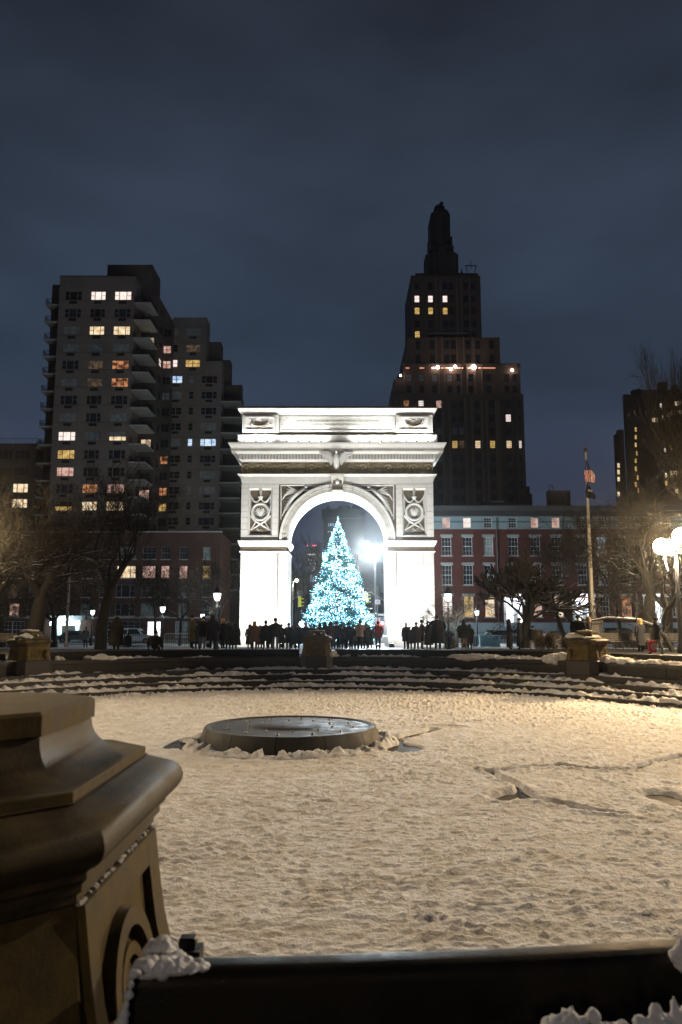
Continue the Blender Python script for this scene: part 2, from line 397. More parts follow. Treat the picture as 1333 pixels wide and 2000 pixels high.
ice = np.clip(1-np.hypot((X-(XC+2.95))/0.55, (Y-(YC-1.1))/0.75), 0, 1)+np.clip(1-np.hypot((X-(XC-2.95))/0.35, (Y-(YC-0.6))/0.8), 0, 1)
H -= 0.2*np.clip(ice*2.2, 0, 1)
H = np.where(dr < 2.40, -0.05, H)
edge = np.clip((dr-(RF-0.55))/0.5, 0, 1)
H += edge*(0.20*np.clip(fbm(X*4.5, Y*4.5, 3, 71)-0.32, 0, 1)+0.02)
mask = (dr < RF+0.0) & (dr > 2.3)
me = npmesh('basin_snow', np.stack([X, Y, ZF+H], -1).reshape(-1, 3), grid_quads(len(ys), len(xs), mask), M_SNOW)
o = link('basin_snow', me); tag(o, 'trodden beige lit snow covering the floor of the drained fountain', None, kind='stuff')
# ------------------------------------------------------------------ stepped stone rim
rim = thing('fountain_surround', 'stepped round stone rim of the drained fountain with a low outer ledge', 'fountain', (XC, YC, ZG))
def arc_piece(prof, a, n):
    """closed (r, z) outline swept through angle a, centred on +Y of the basin centre"""
    m = MB(); rings = []
    for i in range(n+1):
        t = -a/2+a*i/n
        rings.append([(r*math.sin(t), r*math.cos(t), z) for r, z in prof])
    m.loft(rings); return m
def round_prof(r0, r1, z0, z1, c, k=3):
    p = [(r0, z0), (r1, z0)]
    p += [(r1-c+c*math.cos(t), z1-c+c*math.sin(t)) for t in [PI/2*i/k for i in range(k+1)]]
    p += [(r0+c-c*math.cos(t), z1-c+c*math.sin(t)) for t in [PI/2*(1-i/k) for i in range(k+1)]]
    return p
def ring_of(name, prof, count, seed, mt, nseg=4, off=0.0, jit=0.004, joint=0.012):
    rr = random.Random(seed); rmax = max(p_[0] for p_ in prof)
    me = arc_piece(prof, 2*PI/count-joint/rmax, nseg).mesh(name, mt, 35)
    for k in range(count):
        o_ = bpy.data.objects.new(name, me); COL.objects.link(o_); o_.parent = rim
        o_.location = (rr.uniform(-jit, jit), rr.uniform(-jit, jit), rr.uniform(-jit, jit)*1.5)
        o_.rotation_euler = (0, 0, 2*PI*(k+off)/count)
zp = ZF-0.2
for i, (r, z) in enumerate(TREADS):
    r2 = TREADS[i+1][0]+0.06 if i < 3 else RW+0.05
    ring_of('step_stone', round_prof(r, r2, z-0.42, z, 0.02, 2), 48, 5+i, M_STEP, 4, off=0.5*(i % 2)+0.13*i)
ring_of('wall_stone', [(RW, -0.95), (RW+0.35, -0.95), (RW+0.35, -0.30), (RW, -0.30)], 48, 21, M_STEP, 4, off=0.35)
ring_of('coping_stone', round_prof(RW-0.06, RL+0.02, -0.292, ZCOP, 0.05), 48, 22, M_WETSTONE, 4, off=0.0)
PEDS = [0.5, 42.0, 181.08, 317.5]; lmesh = {}
for a0_, a1_ in zip(PEDS, PEDS[1:]+[360.5]):   # ledge stones run from pedestal to pedestal
    lo_, hi_ = a0_+2.75, a1_-2.75; n_p = round((hi_-lo_)/7.6); st_ = (hi_-lo_)/n_p; kk_ = round(st_, 3)
    if kk_ not in lmesh: lmesh[kk_] = arc_piece(round_prof(RL, RO, -0.45, ZLED, 0.06, 5), math.radians(st_)-0.008/RO, 6).mesh('ledge_stone', M_LEDGE, 35)
    for k in range(n_p):
        o_ = bpy.data.objects.new('ledge_stone', lmesh[kk_]); COL.objects.link(o_); o_.parent = rim; o_.rotation_euler = (0, 0, -math.radians(lo_+st_*(k+0.5))); o_.location = (0, 0, 0.003*math.sin(k*2.3))
b = MB()   # bedding behind the stones
n_ = 96; prof = [(RW+0.34, -1.2), (RO-0.08, -1.2), (RO-0.08, -0.46), (RL+0.03, -0.46), (RW+0.34, -0.46)]
rings = [[(XC+r*math.sin(2*PI*i/n_), YC+r*math.cos(2*PI*i/n_), z) for r, z in prof] for i in range(n_+1)]
b.loft(rings, cap=False); b.build('bedding', M_WETSTONE, rim)
# snow on treads, coping and ledge: lumpy strips that leave bare stone between them
def strip(name, label, r0, r1, zb, amax, thr, seed, a0=-1.25, a1=1.25, front=0.0, ampl=0.10, da=0.045, zofs=0.0, clus=1.0):
    nr = max(8, int((r1-r0)/0.045)); na = int((a1-a0)*r0/da)
    a = np.linspace(a0, a1, na); r = np.linspace(r0, r1, nr)
    A, Rr = np.meshgrid(a, r); s_ = A*16.5
    n = fbm(s_*0.55*clus, Rr*2.0, 3, seed); m_ = fbm(s_*4.2, Rr*4.5, 3, seed+9)
    cov = np.clip((n-thr)*5, 0, 1)
    H = -0.05+cov*(0.055+ampl*np.clip(m_-0.25, 0, 1)*2.1)
    H *= 1.0
    ed = np.minimum(np.clip((Rr-r0)/0.07, 0, 1), 1)
    H = H*(0.35+0.65*ed)-0.03*(1-ed)
    H = np.minimum(H, amax)
    mask = H > -0.03
    X = XC+Rr*np.sin(A); Y = YC+Rr*np.cos(A)
    me = npmesh(name, np.stack([X, Y, zb+H+zofs], -1).reshape(-1, 3), grid_quads(nr, na, mask), M_SNOW)
    o_ = link(name, me); tag(o_, label, None, kind='stuff'); return o_
for i, (r, z) in enumerate(TREADS):
    strip('step_snow', 'lumpy snow lying on the %s step of the fountain' % ('lowest', 'second', 'third', 'topmost')[i], r+0.015, (TREADS[i+1][0] if i < 3 else RW)-0.01, z, 0.2, 0.33+0.02*i, 100+i*7, a0=-1.5, a1=1.5, ampl=0.17 if i != 3 else 0.14)
strip('coping_snow', 'patches of snow along the inner coping right of the far pedestal', RW+0.0, RL-0.02, ZCOP, 0.2, 0.44, 160, a0=0.12, a1=1.5, ampl=0.15)
strip('coping_snow', 'thin patches of snow on the inner coping left of the far pedestal', RW+0.0, RL-0.02, ZCOP, 0.16, 0.55, 171, a0=-1.5, a1=0.10, ampl=0.10)
# ------------------------------------------------------------------ low plinth in the middle of the basin
pl = thing('fountain_plinth', 'low round dark stone plinth with nozzles in the middle of the snowy basin', 'plinth', (XC, YC, ZF))
ZT = -1.185
nseg = 12
for k in range(nseg):
    m = arc_piece([(1.6, -0.05), (2.44, -0.05), (2.42, 0.10), (2.30, ZT-ZF-0.03), (2.27, ZT-ZF), (2.16, ZT-ZF), (2.10, ZT-ZF-0.03), (1.6, ZT-ZF-0.03)], 2*PI/nseg-0.006, 8)
    me = m.mesh('rim_stone', mat('plinth_stone', (0.016, 0.013, 0.008), 0.6, (0.05, 0.041, 0.027), 2.6, bump=0.006, bscale=26, r2=0.8), 40) if k == 0 else me
    o_ = bpy.data.objects.new('rim_stone', me); COL.objects.link(o_); o_.parent = pl; o_.rotation_euler = (0, 0, 2*PI*(k+0.33)/nseg)
b = MB(); b.lathe([(2.12, -0.1), (2.12, 0.0), (1.2, 0.004), (0.9, 0.02), (0.86, 0.035), (0.02, 0.035)], 48, (XC, YC, ZT-0.028)); b.build('cover_plate', mat('wet_cover_plate', (0.014, 0.010, 0.007), 0.5, (0.034, 0.025, 0.017), 2.4, bump=0.006, bscale=15, r2=0.8), pl, 35)
b = MB(); b.lathe([(0.045, 0), (0.035, 0.02), (0.015, 0.03), (0.008, 0.04)], 10); mz = b.mesh('nozzle', mat('bright_nozzle', (0.35, 0.33, 0.28), 0.3, metallic=0.9), 40)
for rr_, nn in ((0.0, 1), (0.55, 6), (1.15, 10), (1.7, 12)):
    for k in range(nn):
        a = 2*PI*k/nn+rr_; link('nozzle', mz, pl, (XC+rr_*math.sin(a), YC+rr_*math.cos(a), ZT-0.02))
# ------------------------------------------------------------------ octagonal pedestals on the rim
def oct_ring(a, b_, c, z):
    return [(-a+c, -b_, z), (a-c, -b_, z), (a, -b_+c, z), (a, b_-c, z), (a-c, b_, z), (-a+c, b_, z), (-a, b_-c, z), (-a, -b_+c, z)]
def ped_mesh(levels, dw=0.17):
    m = MB(); m.loft([oct_ring(a-dw, a, c, z) for a, c, z in levels]); return m
def make_pedestal():
    p = thing('pedestal', 'x', 'pedestal', (0, 0, 0), 'chamfered stone pedestals on the fountain rim')
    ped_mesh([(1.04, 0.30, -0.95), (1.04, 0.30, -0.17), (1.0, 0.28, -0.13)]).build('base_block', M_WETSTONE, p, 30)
    m = ped_mesh([(0.96, 0.28, -0.13), (0.955, 0.28, -0.06), (0.905, 0.27, 0.12), (0.87, 0.27, 0.40), (0.86, 0.27, 0.486)])
    m.build('shaft', M_PED, p, 30)
    cap = [(0.86, 0.25, 0.486), (0.875, 0.25, 0.50), (0.875, 0.25, 0.53), (0.90, 0.25, 0.545), (0.90, 0.25, 0.575), (0.925, 0.25, 0.60), (0.925, 0.25, 0.625), (0.96, 0.25, 0.655)]
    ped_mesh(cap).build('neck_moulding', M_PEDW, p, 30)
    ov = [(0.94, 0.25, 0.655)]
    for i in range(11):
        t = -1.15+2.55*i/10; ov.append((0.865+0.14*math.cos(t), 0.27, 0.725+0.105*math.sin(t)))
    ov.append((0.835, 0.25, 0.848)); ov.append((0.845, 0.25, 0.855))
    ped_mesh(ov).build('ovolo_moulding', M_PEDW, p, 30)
    ped_mesh([(0.83, 0.25, 0.855), (0.83, 0.25, 0.892), (0.826, 0.25, 0.896)]).build('fillet', M_PED, p, 30)
    cv = []
    for i in range(9):
        t = i/8; cv.append((0.80-0.195*math.sin(t*PI/2), 0.25, 0.896+0.165*(1-math.cos(t*PI/2))))
    cv.append((0.60, 0.25, 1.070))
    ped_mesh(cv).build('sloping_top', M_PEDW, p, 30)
    ped_mesh([(0.60, 0.25, 1.070), (0.615, 0.25, 1.076), (0.615, 0.25, 1.160), (0.60, 0.25, 1.175), (0.30, 0.12, 1.19)]).build('top_slab', M_PED, p, 25)
    # carved panels: a raised frame, a scroll on the flanks, flutes on front and back
    for s in (-1, 1):
        m = MB()   # flank frame, follows the batter
        def fx(z): return s*((0.955-0.17)-(0.955-0.86)*min(1, max(0, (z+0.06)/0.55))**0.7)
        def bar(y0, y1, z0, z1, d=0.035):
            zs = [z0+(z1-z0)*i/4 for i in range(5)]
            rings = [[(fx(z)-s*0.02, y0, z), (fx(z)+s*d, y0, z), (fx(z)+s*d, y1, z), (fx(z)-s*0.02, y1, z)] for z in zs]
            m.loft(rings)
        bar(-0.585, -0.47, -0.06, 0.478); bar(0.40, 0.585, -0.06, 0.478); bar(-0.468, 0.398, 0.345, 0.478); bar(-0.468, 0.398, -0.06, -0.02)
        m.build('panel_frame', M_PED, p, 30)
        m = MB()
        for rr_, w_, d_ in ((0.33, 0.075, 0.05), (0.19, 0.05, 0.035)):
            rg = []
            for i in range(17):
                t = PI*i/16; c_, s_ = math.cos(t), math.sin(t)
                rg.append([(fx(max(0, -0.05+r_*s_))-s*0.02*(k_ == 0)+s*d_*(k_ > 0), -0.06+r_*c_, -0.055+r_*s_*1.05) for r_, k_ in ((rr_-w_, 0), (rr_-w_, 1), (rr_, 1), (rr_, 0))])
            m.loft(rg)
        m.build('scroll', M_PED, p, 30)
        m = MB()   # flutes on the faces toward and away from the basin
        yb = s*0.90
        for k in range(6):
            x = -0.25+0.1*k
            m.tube([(x, s*0.925, 0.02), (x, s*0.885, 0.30)], [0.028, 0.022], 6)
        m.build('flute_relief', M_PED, p, 40)
        m = MB()
        for (x0, x1, z0, z1) in ((-0.36, 0.36, 0.34, 0.38), (-0.36, 0.36, -0.02, 0.01), (-0.40, -0.36, -0.02, 0.38), (0.36, 0.40, -0.02, 0.38)):
            def fy(z): return s*(0.955-(0.955-0.86)*min(1, max(0, (z+0.06)/0.55))**0.7)
            m.loft([[(x0, fy(z)-s*0.03, z), (x1, fy(z)-s*0.03, z), (x1, fy(z)+s*0.03, z), (x0, fy(z)+s*0.03, z)] for z in (z0, (z0+z1)/2, z1)])
        m.build('carved_border', M_PED, p, 30)
    for q in (-1, 1):
        m = MB(); m.tube([(q*0.45, 0.83, 0.33), (q*0.45, 0.93, 0.30), (q*0.45, 0.97, 0.20), (q*0.45, 0.97, 0.02), (q*0.45, 0.93, -0.1)], [0.06, 0.10, 0.13, 0.12, 0.08], 8); m.build('console', M_PED, p, 50)
    freeze(p); return p
ped = make_pedestal()
RP = 18.22
def put_ped(o_, deg, label):
    a = math.radians(deg)
    o_.location = (XC+RP*math.sin(a), YC+RP*math.cos(a), 0)
    o_.rotation_euler = (0, 0, PI-a); o_['label'] = label
ped.location = (-1.705, 3.81, 0); ped.rotation_euler = (0, 0, 0); ped['label'] = 'big blurred stone pedestal filling the near corner beside the dark ledge'
for deg, lab in ((0.5, 'stone pedestal in front of the crowd facing the lit fir tree'), (42.0, 'snow-topped stone pedestal between the flagpole and the man with the red bag'), (-42.5, 'snow-capped stone pedestal on the far rim near the tall grey pole')):
    c_ = copy_tree(ped); put_ped(c_, deg, lab); c_.scale = (0.90, 0.90, 0.94); c_.location.z = 0.06
# ---- snow lumps helper
def lump(name, pts, label, sub=3, mt=None, seed=0, parent=None):
    """irregular clump: several noisy flattened blobs joined; pts = (x, y, z, rx, ry, rz)"""
    m = MB()
    for (x, y, z, rx, ry, rz_) in pts: m.ell((x, y, z), (rx, ry, rz_), 28, 18)
    vv = np.array(m.v)
    k = 9.0/max(0.4, max(p_[3] for p_ in pts)*4)
    n1 = fbm(vv[:, 0]*k*2+vv[:, 2]*k*1.3, vv[:, 1]*k*2+vv[:, 2]*k*1.1, 3, 200+seed)-0.5
    n2 = fbm(vv[:, 0]*k*9+vv[:, 2]*k*6, vv[:, 1]*k*9-vv[:, 2]*k*5, 3, 210+seed)-0.5
    c = np.zeros_like(vv); i = 0
    per = 28*19
    for j, p_ in enumerate(pts):
        c[j*per:(j+1)*per] = p_[:3]
        sl = slice(j*per, (j+1)*per)
        vv[sl] = c[sl]+(vv[sl]-c[sl])*(1+0.7*n1[sl, None]+0.38*n2[sl, None])
    m.v = [tuple(p_) for p_ in vv]
    # melt the blobs into one crumbly heap
    rmin = sorted(p_[3] for p_ in pts)[len(pts)//2]; vox = max(0.005, min(rmin*0.16, 0.05))
    tmp = bpy.data.objects.new('tmp', m.mesh('tmp', mt or M_SNOW)); COL.objects.link(tmp)
    rm = tmp.modifiers.new('r', 'REMESH'); rm.mode = 'VOXEL'; rm.voxel_size = vox
    sm = tmp.modifiers.new('s', 'SMOOTH'); sm.factor = 0.5; sm.iterations = 2
    dg = bpy.context.evaluated_depsgraph_get(); me = bpy.data.meshes.new_from_object(tmp.evaluated_get(dg)); bpy.data.objects.remove(tmp); me.name = name
    nv = len(me.vertices); cv = np.empty(nv*3, np.float32); me.vertices.foreach_get('co', cv); cv = cv.reshape(-1, 3)
    nn = np.empty(nv*3, np.float32); me.vertices.foreach_get('normal', nn); nn = nn.reshape(-1, 3)
    kk = 0.35/(vox*4)
    dd = fbm(cv[:, 0]*kk+cv[:, 2]*kk*0.7, cv[:, 1]*kk-cv[:, 2]*kk*0.6, 3, 230+seed)-0.5
    cv += nn*dd[:, None]*vox*5.0; me.vertices.foreach_set('co', cv.ravel()); me.polygons.foreach_set('use_smooth', np.ones(len(me.polygons), dtype=bool)); me.materials.clear(); me.materials.append(mt or M_SNOW); me.update()
    o_ = link(name, me, parent)
    if parent is None: tag(o_, label, None, kind='stuff')
    return o_
# ================================================================== the marble arch
YA = 75.0; XA = -0.35; DA = 5.6; ZB = -0.82
def za(y): return WZ(y, YA)
arch = thing('triumphal_arch', 'floodlit white marble triumphal arch behind the crowd', 'arch', (XA, YA, ZB))
RI = 4.78; ZS_ = za(1057); RO_ = RI+0.72
HW = 9.12
CF = YA+0.35     # front of the core; dressing stands proud of it up to YA
b = MB()
ztop = za(903)
b.box(XA-HW, XA-RI, CF, YA+DA, ZB, ZS_)
b.box(XA+RI, XA+HW, CF, YA+DA, ZB, ZS_)
na = 40
arcp = [(XA-RI*math.cos(PI*i/na), ZS_+RI*math.sin(PI*i/na)) for i in range(na+1)]
zt = za(944)
for i in range(na):
    (x0, z0), (x1, z1) = arcp[i], arcp[i+1]
    for yy in (CF, YA+DA): b.quad((x0, yy, z0), (x1, yy, z1), (x1, yy, zt), (x0, yy, zt))
    b.quad((x0, CF, z0), (x1, CF, z1), (x1, YA+DA, z1), (x0, YA+DA, z0))
for s in (-1, 1):
    xa, xb = sorted((XA+s*RI, XA+s*HW)); b.box(xa, xb, CF, YA+DA, ZS_+0.001, zt)
b.build('core', M_STAIN_SHADE, arch)
# lining of the passage: clean marble just inside the core
b = MB(); R2 = RI-0.02
for i in range(na):
    a0, a1 = PI*i/na, PI*(i+1)/na
    b.quad((XA-R2*math.cos(a0), YA+0.02, ZS_+R2*math.sin(a0)), (XA-R2*math.cos(a1), YA+0.02, ZS_+R2*math.sin(a1)), (XA-R2*math.cos(a1), YA+DA, ZS_+R2*math.sin(a1)), (XA-R2*math.cos(a0), YA+DA, ZS_+R2*math.sin(a0)))
b.build('soffit', M_MARBLE, arch)
for s in (-1, 1):
    xa, xb = sorted((XA+s*(RI-0.10), XA+s*(RI-0.002))); 
    o = MB().box(xa, xb, YA+0.04, YA+DA+0.05, ZB, za(1079)).build('jamb_lining', M_MARBLE, arch)
# pier courses: separate blocks with fine recessed joints
blk = {}
def block(x0, x1, y0, y1, z0, z1, name='stone_block', mt=M_MARBLE, parent=arch, j=0.012):
    w_, d_, h_ = x1-x0, y1-y0, z1-z0; key = (name, round(w_, 2), round(d_, 2), round(h_, 2), mt.name)
    if key not in blk: blk[key] = MB().box(-w_/2+j, w_/2-j, -d_/2, d_/2, -h_/2+j, h_/2-j).mesh(name, mt)
    return link(name, blk[key], parent, ((x0+x1)/2, (y0+y1)/2, (z0+z1)/2))
zpb, zpt = ZB+1.0, za(1080)
for s in (-1, 1):
    nrow = 8; hh = (zpt-zpb)/nrow
    xs_ = [RI, RI+1.0, RI+2.4, RI+3.5, HW]
    for r in range(nrow):
        cuts = [RI, RI+0.80]+([RI+2.0, RI+3.3] if r % 2 else [RI+1.45, RI+2.75, RI+3.75])+[HW]
        for c0, c1 in zip(cuts[:-1], cuts[1:]):
            xa, xb = sorted((XA+s*c0, XA+s*c1)); pr = 0.0 if c0 == RI else 0.10
            block(xa, xb, YA-0.0-pr, CF-0.002, zpb+r*hh, zpb+(r+1)*hh)
    xa, xb = sorted((XA+s*(RI-0.06), XA+s*(HW+0.10)))
    MB().box(xa, xb, YA-0.30, CF-0.003, ZB, ZB+1.0).build('plinth_course', M_MARBLE, arch)
    MB().box(xa-0.0, xb+0.0, YA-0.60, YA-0.302, ZB, ZB+0.45).build('base_step', M_MARBLE, arch)
# fine joints bounding the big plain panels of the piers
for s in (-1, 1):
    xj = XA+s*(659.3-543)*0.0483; z6 = za(1206)
    MB().box(xj-0.03, xj+0.03, YA-0.115, YA-0.102, z6, zpt).build('panel_joint', M_STAIN_SHADE, arch)
    xa, xb = sorted((xj, XA+s*HW)); MB().box(xa, xb, YA-0.115, YA-0.102, z6-0.06, z6-0.001).build('panel_joint', M_STAIN_SHADE, arch)
# impost
def band(name, ytop, ybot, hw, proj, mt=M_MARBLE, split=None, prof=None, parent=None, par=None):
    z1, z0 = za(ytop), za(ybot)
    rngs = [(XA-hw, XA+hw)] if split is None else [(XA-hw, XA-split), (XA+split, XA+hw)]
    for x0, x1 in rngs:
        MB().box(x0, x1, YA-proj, CF-0.004 if proj < 1 else YA+DA+proj, z0, z1).build(name, mt, arch)
def moulding(name, ytop, ybot, hw, p0, p1, mt=M_MARBLE, split=None, n=6, kind='cyma', depth=None):
    """projecting course running round the block: profile widens from p0 (bottom) to p1 (top)"""
    z1, z0 = za(ytop), za(ybot)
    rngs = [(XA-hw, XA+hw)] if split is None else [(XA-hw, XA-split), (XA+split, XA+hw)]
    for x0, x1 in rngs:
        rings = []
        for i in range(n+1):
            t = i/n; k = t if kind == 'bevel' else (0.5-0.5*math.cos(PI*t)); p_ = p0+(p1-p0)*k; z = z0+(z1-z0)*t
            rings.append([(x0-p_, YA-p_, z), (x1+p_, YA-p_, z), (x1+p_, YA+DA+p_, z), (x0-p_, YA+DA+p_, z)])
        MB().loft(rings).build(name, mt, arch, 30)
moulding('impost_moulding', 1056, 1062, HW, 0.22, 0.30, split=RI)
moulding('impost_moulding', 1062, 1068, HW, 0.05, 0.20, split=RI)
moulding('impost_frieze', 1068, 1076.5, HW, 0.02, 0.02, mt=M_STAIN_SHADE, split=RI+0.02)
moulding('impost_moulding', 1076.5, 1079.5, HW, 0.10, 0.16, split=RI)
# archivolt: three stepped rings made of wedge stones
def ring_seg(r0, r1, y0, a0, a1, n=3):
    m = MB(); rings = []
    for i in range(n+1):
        a = a0+(a1-a0)*i/n; c, s = -math.cos(a), math.sin(a)
        rings.append([(XA+r0*c, CF-0.005, ZS_+r0*s), (XA+r0*c, y0, ZS_+r0*s), (XA+r1*c, y0, ZS_+r1*s), (XA+r1*c, CF-0.005, ZS_+r1*s)])
    return m.loft(rings)
M_MARB2 = mat('grey_marble', (0.56, 0.54, 0.49), 0.7, (0.42, 0.40, 0.35), 1.2, bump=0.01, bscale=6)
for k in range(22):
    a0 = PI*k/22+0.003; a1 = PI*(k+1)/22-0.003
    ring_seg(RI-0.018, RI+0.26, YA-0.02, a0, a1).build('archivolt_stone', M_MARB2, arch)
    ring_seg(RI+0.262, RI+0.47, YA-0.08, a0, a1).build('archivolt_stone', M_MARB2, arch)
    ring_seg(RI+0.472, RO_, YA-0.20, a0, a1).build('archivolt_stone', M_MARBLE, arch)
b = MB()
for k in range(110):
    a = PI*(k+0.5)/110; c, s = -math.cos(a), math.sin(a); r = RI+0.365
    b.ell((XA+r*c, YA-0.09, ZS_+r*s), (0.055, 0.05, 0.055), 6, 4)
o = b.build('bead_moulding', M_MARBLE, arch); o['kind'] = 'stuff'
# keystone console
kz0, kz1 = za(966), za(928)
def kring(z, hw_, p_): return [(XA-hw_, YA-p_, z), (XA+hw_, YA-p_, z), (XA+hw_, CF, z), (XA-hw_, CF, z)]
ks = MB().loft([kring(kz0, 0.46, 0.30), kring(kz0+0.35, 0.50, 0.62), kring(kz0+0.7, 0.50, 0.42), kring(kz0+1.0, 0.55, 0.36), kring(kz1-0.3, 0.60, 0.85), kring(kz1-0.1, 0.62, 0.95), kring(kz1, 0.62, 0.95)]).build('keystone', M_MARB2, arch, 40)
MB().box(XA-0.42, XA+0.42, YA-0.60, YA-0.30, kz1-0.95, kz1-0.35).build('face_block', M_STAIN_SHADE, ks)
MB().ell((XA, YA-0.62, kz1-0.72), (0.22, 0.18, 0.26)).build('carved_mask', M_MARBLE, ks, 60)
# upper piers: pilaster frames made of blocks round a recess in stained, shade-darkened marble
PF0, PF1 = (659.3-545)*0.0489, (659.3-472)*0.0489    # inner and outer edge from the axis
QF0, QF1 = (659.3-532.5)*0.0489, (659.3-486)*0.0489
zt_, zb_ = za(945.5), za(1056)+0.02
zr1, zr0 = za(953.5), za(1045.5)
for s in (-1, 1):
    def bx(c0, c1, z0, z1, p=0.0, nm='stone_block'):
        xa, xb = sorted((XA+s*c0, XA+s*c1)); return block(xa, xb, YA-p, CF-0.003, z0, z1, nm)
    nr = 8; hh = (zr1-zr0)/nr
    for r in range(nr):
        bx(PF0, QF0, zr0+r*hh, zr0+(r+1)*hh); bx(QF1, PF1, zr0+r*hh, zr0+(r+1)*hh)
    for c0, c1 in ((PF0, QF0), (QF0, (QF0+QF1)/2), ((QF0+QF1)/2, QF1), (QF1, PF1)):
        bx(c0, c1, zr1, zt_); bx(c0, c1, zb_, zr0)
    # inner moulding of the recess
    cx = XA+s*(QF0+QF1)/2; hw_ = (QF1-QF0)/2
    m = MB()
    o_, i_ = [(cx-hw_, zr0), (cx+hw_, zr0), (cx+hw_, zr1), (cx-hw_, zr1)], [(cx-hw_+.16, zr0+.16), (cx+hw_-.16, zr0+.16), (cx+hw_-.16, zr1-.16), (cx-hw_+.16, zr1-.16)]
    for k in range(4):
        a, c = o_[k], o_[(k+1) % 4]; e, g = i_[(k+1) % 4], i_[k]
        m.quad((a[0], YA+0.02, a[1]), (c[0], YA+0.02, c[1]), (e[0], YA+0.30, e[1]), (g[0], YA+0.30, g[1]))
    m.build('recess_moulding', M_MARBLE, arch)
    # carving
    yb = CF-0.04
    rc = (cx, za(999)); m = MB()
    m.tube([(rc[0]+0.79*math.cos(t), yb-0.10, rc[1]+0.79*math.sin(t)) for t in [2*PI*i/28 for i in range(29)]], 0.13, 8, cap=False)
    wr = m.build('wreath', M_MARBLE, arch, 60)
    m = MB(); m.tube([(rc[0]+0.60*math.cos(t), yb-0.08, rc[1]+0.60*math.sin(t)) for t in [2*PI*i/24 for i in range(25)]], 0.04, 6, cap=False); m.build('inner_ring', M_MARB2, wr, 60)
    m = MB(); m.loft([[(rc[0]+x*k_, yb-0.06-0.10*(1-k_), rc[1]+z*k_) for x, z in ((-.34, .32), (0, .26), (.34, .32), (.36, 0), (.2, -.3), (0, -.42), (-.2, -.3), (-.36, 0))] for k_ in (1.0, 0.75, 0.2)])
    m.build('shield', M_MARBLE, arch, 40)
    m = MB()
    for k in range(14):
        a = 2*PI*k/14; m.ell((rc[0]+0.44*math.cos(a), yb-0.06, rc[1]+0.40*math.sin(a)), (0.09, 0.07, 0.05), 6, 4, a)
    m.build('shield_ornament', M_MARBLE, arch, 60)
    # swags from the top corners with an eagle head spike between them
    m = MB()
    for q in (-1, 1):
        pts = []
        for i in range(13):
            t = i/12; x = rc[0]+q*(0.98-t*0.98); z = zr1-0.55-t*0.55-0.42*math.sin(PI*t)-0.25*math.sin(PI*min(1, t*1.6))*0.3+0.50*max(0, t-0.7)
            pts.append((x, yb-0.07, z))
        m.tube(pts, [0.05+0.06*math.sin(PI*i/12) for i in range(13)], 6)
        for i in range(9): m.ell((rc[0]+q*0.93, yb-0.05, zr1-0.75-i*0.17), (0.11*(1-i*0.05), 0.07, 0.09), 6, 4, 0.5*q*(i % 2))
    m.build('swag', M_MARBLE, arch, 60)
    m = MB(); m.tube([(rc[0], yb-0.05, zr1-0.85), (rc[0], yb-0.12, zr1-0.35), (rc[0], yb-0.2, zr1+0.10), (rc[0], yb-0.15, zr1+0.42)], [0.10, 0.16, 0.12, 0.02], 6)
    m.build('torch', M_MARB2, arch, 50)
    m = MB(); m.lathe([(0.06, -0.2), (0.18, -0.05), (0.24, 0.05), (0.24, 0.12)], 10, (rc[0], yb-0.12, zr1-0.90)); m.build('bowl', M_MARBLE, arch, 50)
    # crossed banners under the wreath
    for q in (-1, 1):
        m = MB(); m.tube([(rc[0]-q*0.95, yb-0.06, rc[1]-0.35), (rc[0]-q*0.5, yb-0.14, rc[1]-0.85), (rc[0]+q*0.1, yb-0.14, rc[1]-1.25), (rc[0]+q*0.9, yb-0.05, rc[1]-1.75)], [0.13, 0.12, 0.10, 0.05], 7)
        for k in range(5): m.ell((rc[0]+q*(0.45+0.1*k), yb-0.05, rc[1]-1.02-0.16*k), (0.20, 0.07, 0.045), 7, 4, q*0.6)
        m.build('crossed_banner', M_MARBLE, arch, 60)
    m = MB()
    for k in range(9): m.ell((rc[0]+rng.uniform(-.3, .3), yb-0.05, rc[1]-1.75+rng.uniform(-.12, .15)), (0.10, 0.07, 0.05), 6, 4, rng.uniform(0, 3))
    m.build('ribbon_knot', M_MARB2, arch, 60)
    # spandrel figure: a flying winged woman leaning along the ring
    def sp(px, py, d=0.0): return (XA+s*abs(WX(px, py, YA)-XA), CF-0.06-d, za(py))
    body = MB(); body.tube([sp(594, 953), sp(588, 958, .12), sp(580, 964, .2), sp(572, 972, .22), sp(564, 982, .16), sp(556, 996, .1), sp(551, 1008, .04)], [0.10, 0.17, 0.22, 0.20, 0.17, 0.11, 0.05], 8)
    fig = body.build('winged_figure', M_MARBLE, arch, 60)
    m = MB(); m.ell(sp(598, 950, .15), (0.15, 0.14, 0.17)); m.build('head', M_MARBLE, fig, 60)
    m = MB()
    for k in range(6):
        m.tube([sp(584, 960, .1), sp(572-k*3, 954+k*2.4, .14), sp(562-k*2.2, 949+k*5.5, .05)], [0.07, 0.09, 0.03], 5)
    m.build('wing', M_MARBLE, fig, 60)
    m = MB(); m.tube([sp(590, 957, .1), sp(604, 957, .16), sp(616, 953, .08)], [0.07, 0.06, 0.05], 5); m.tube([sp(612, 951, .1), sp(622, 949.5, .05)], [0.04, 0.1], 6); m.build('trumpet_arm', M_MARBLE, fig, 60)
    m = MB()
    for k in range(7): m.tube([sp(578-k*2, 966+k*4, .16), sp(570-k*2.4, 968+k*5, .18), sp(561-k*1.8, 974+k*5.5, .06)], [0.05, 0.07, 0.03], 5)
    m.build('drapery', M_MARBLE, fig, 60)
    m = MB()
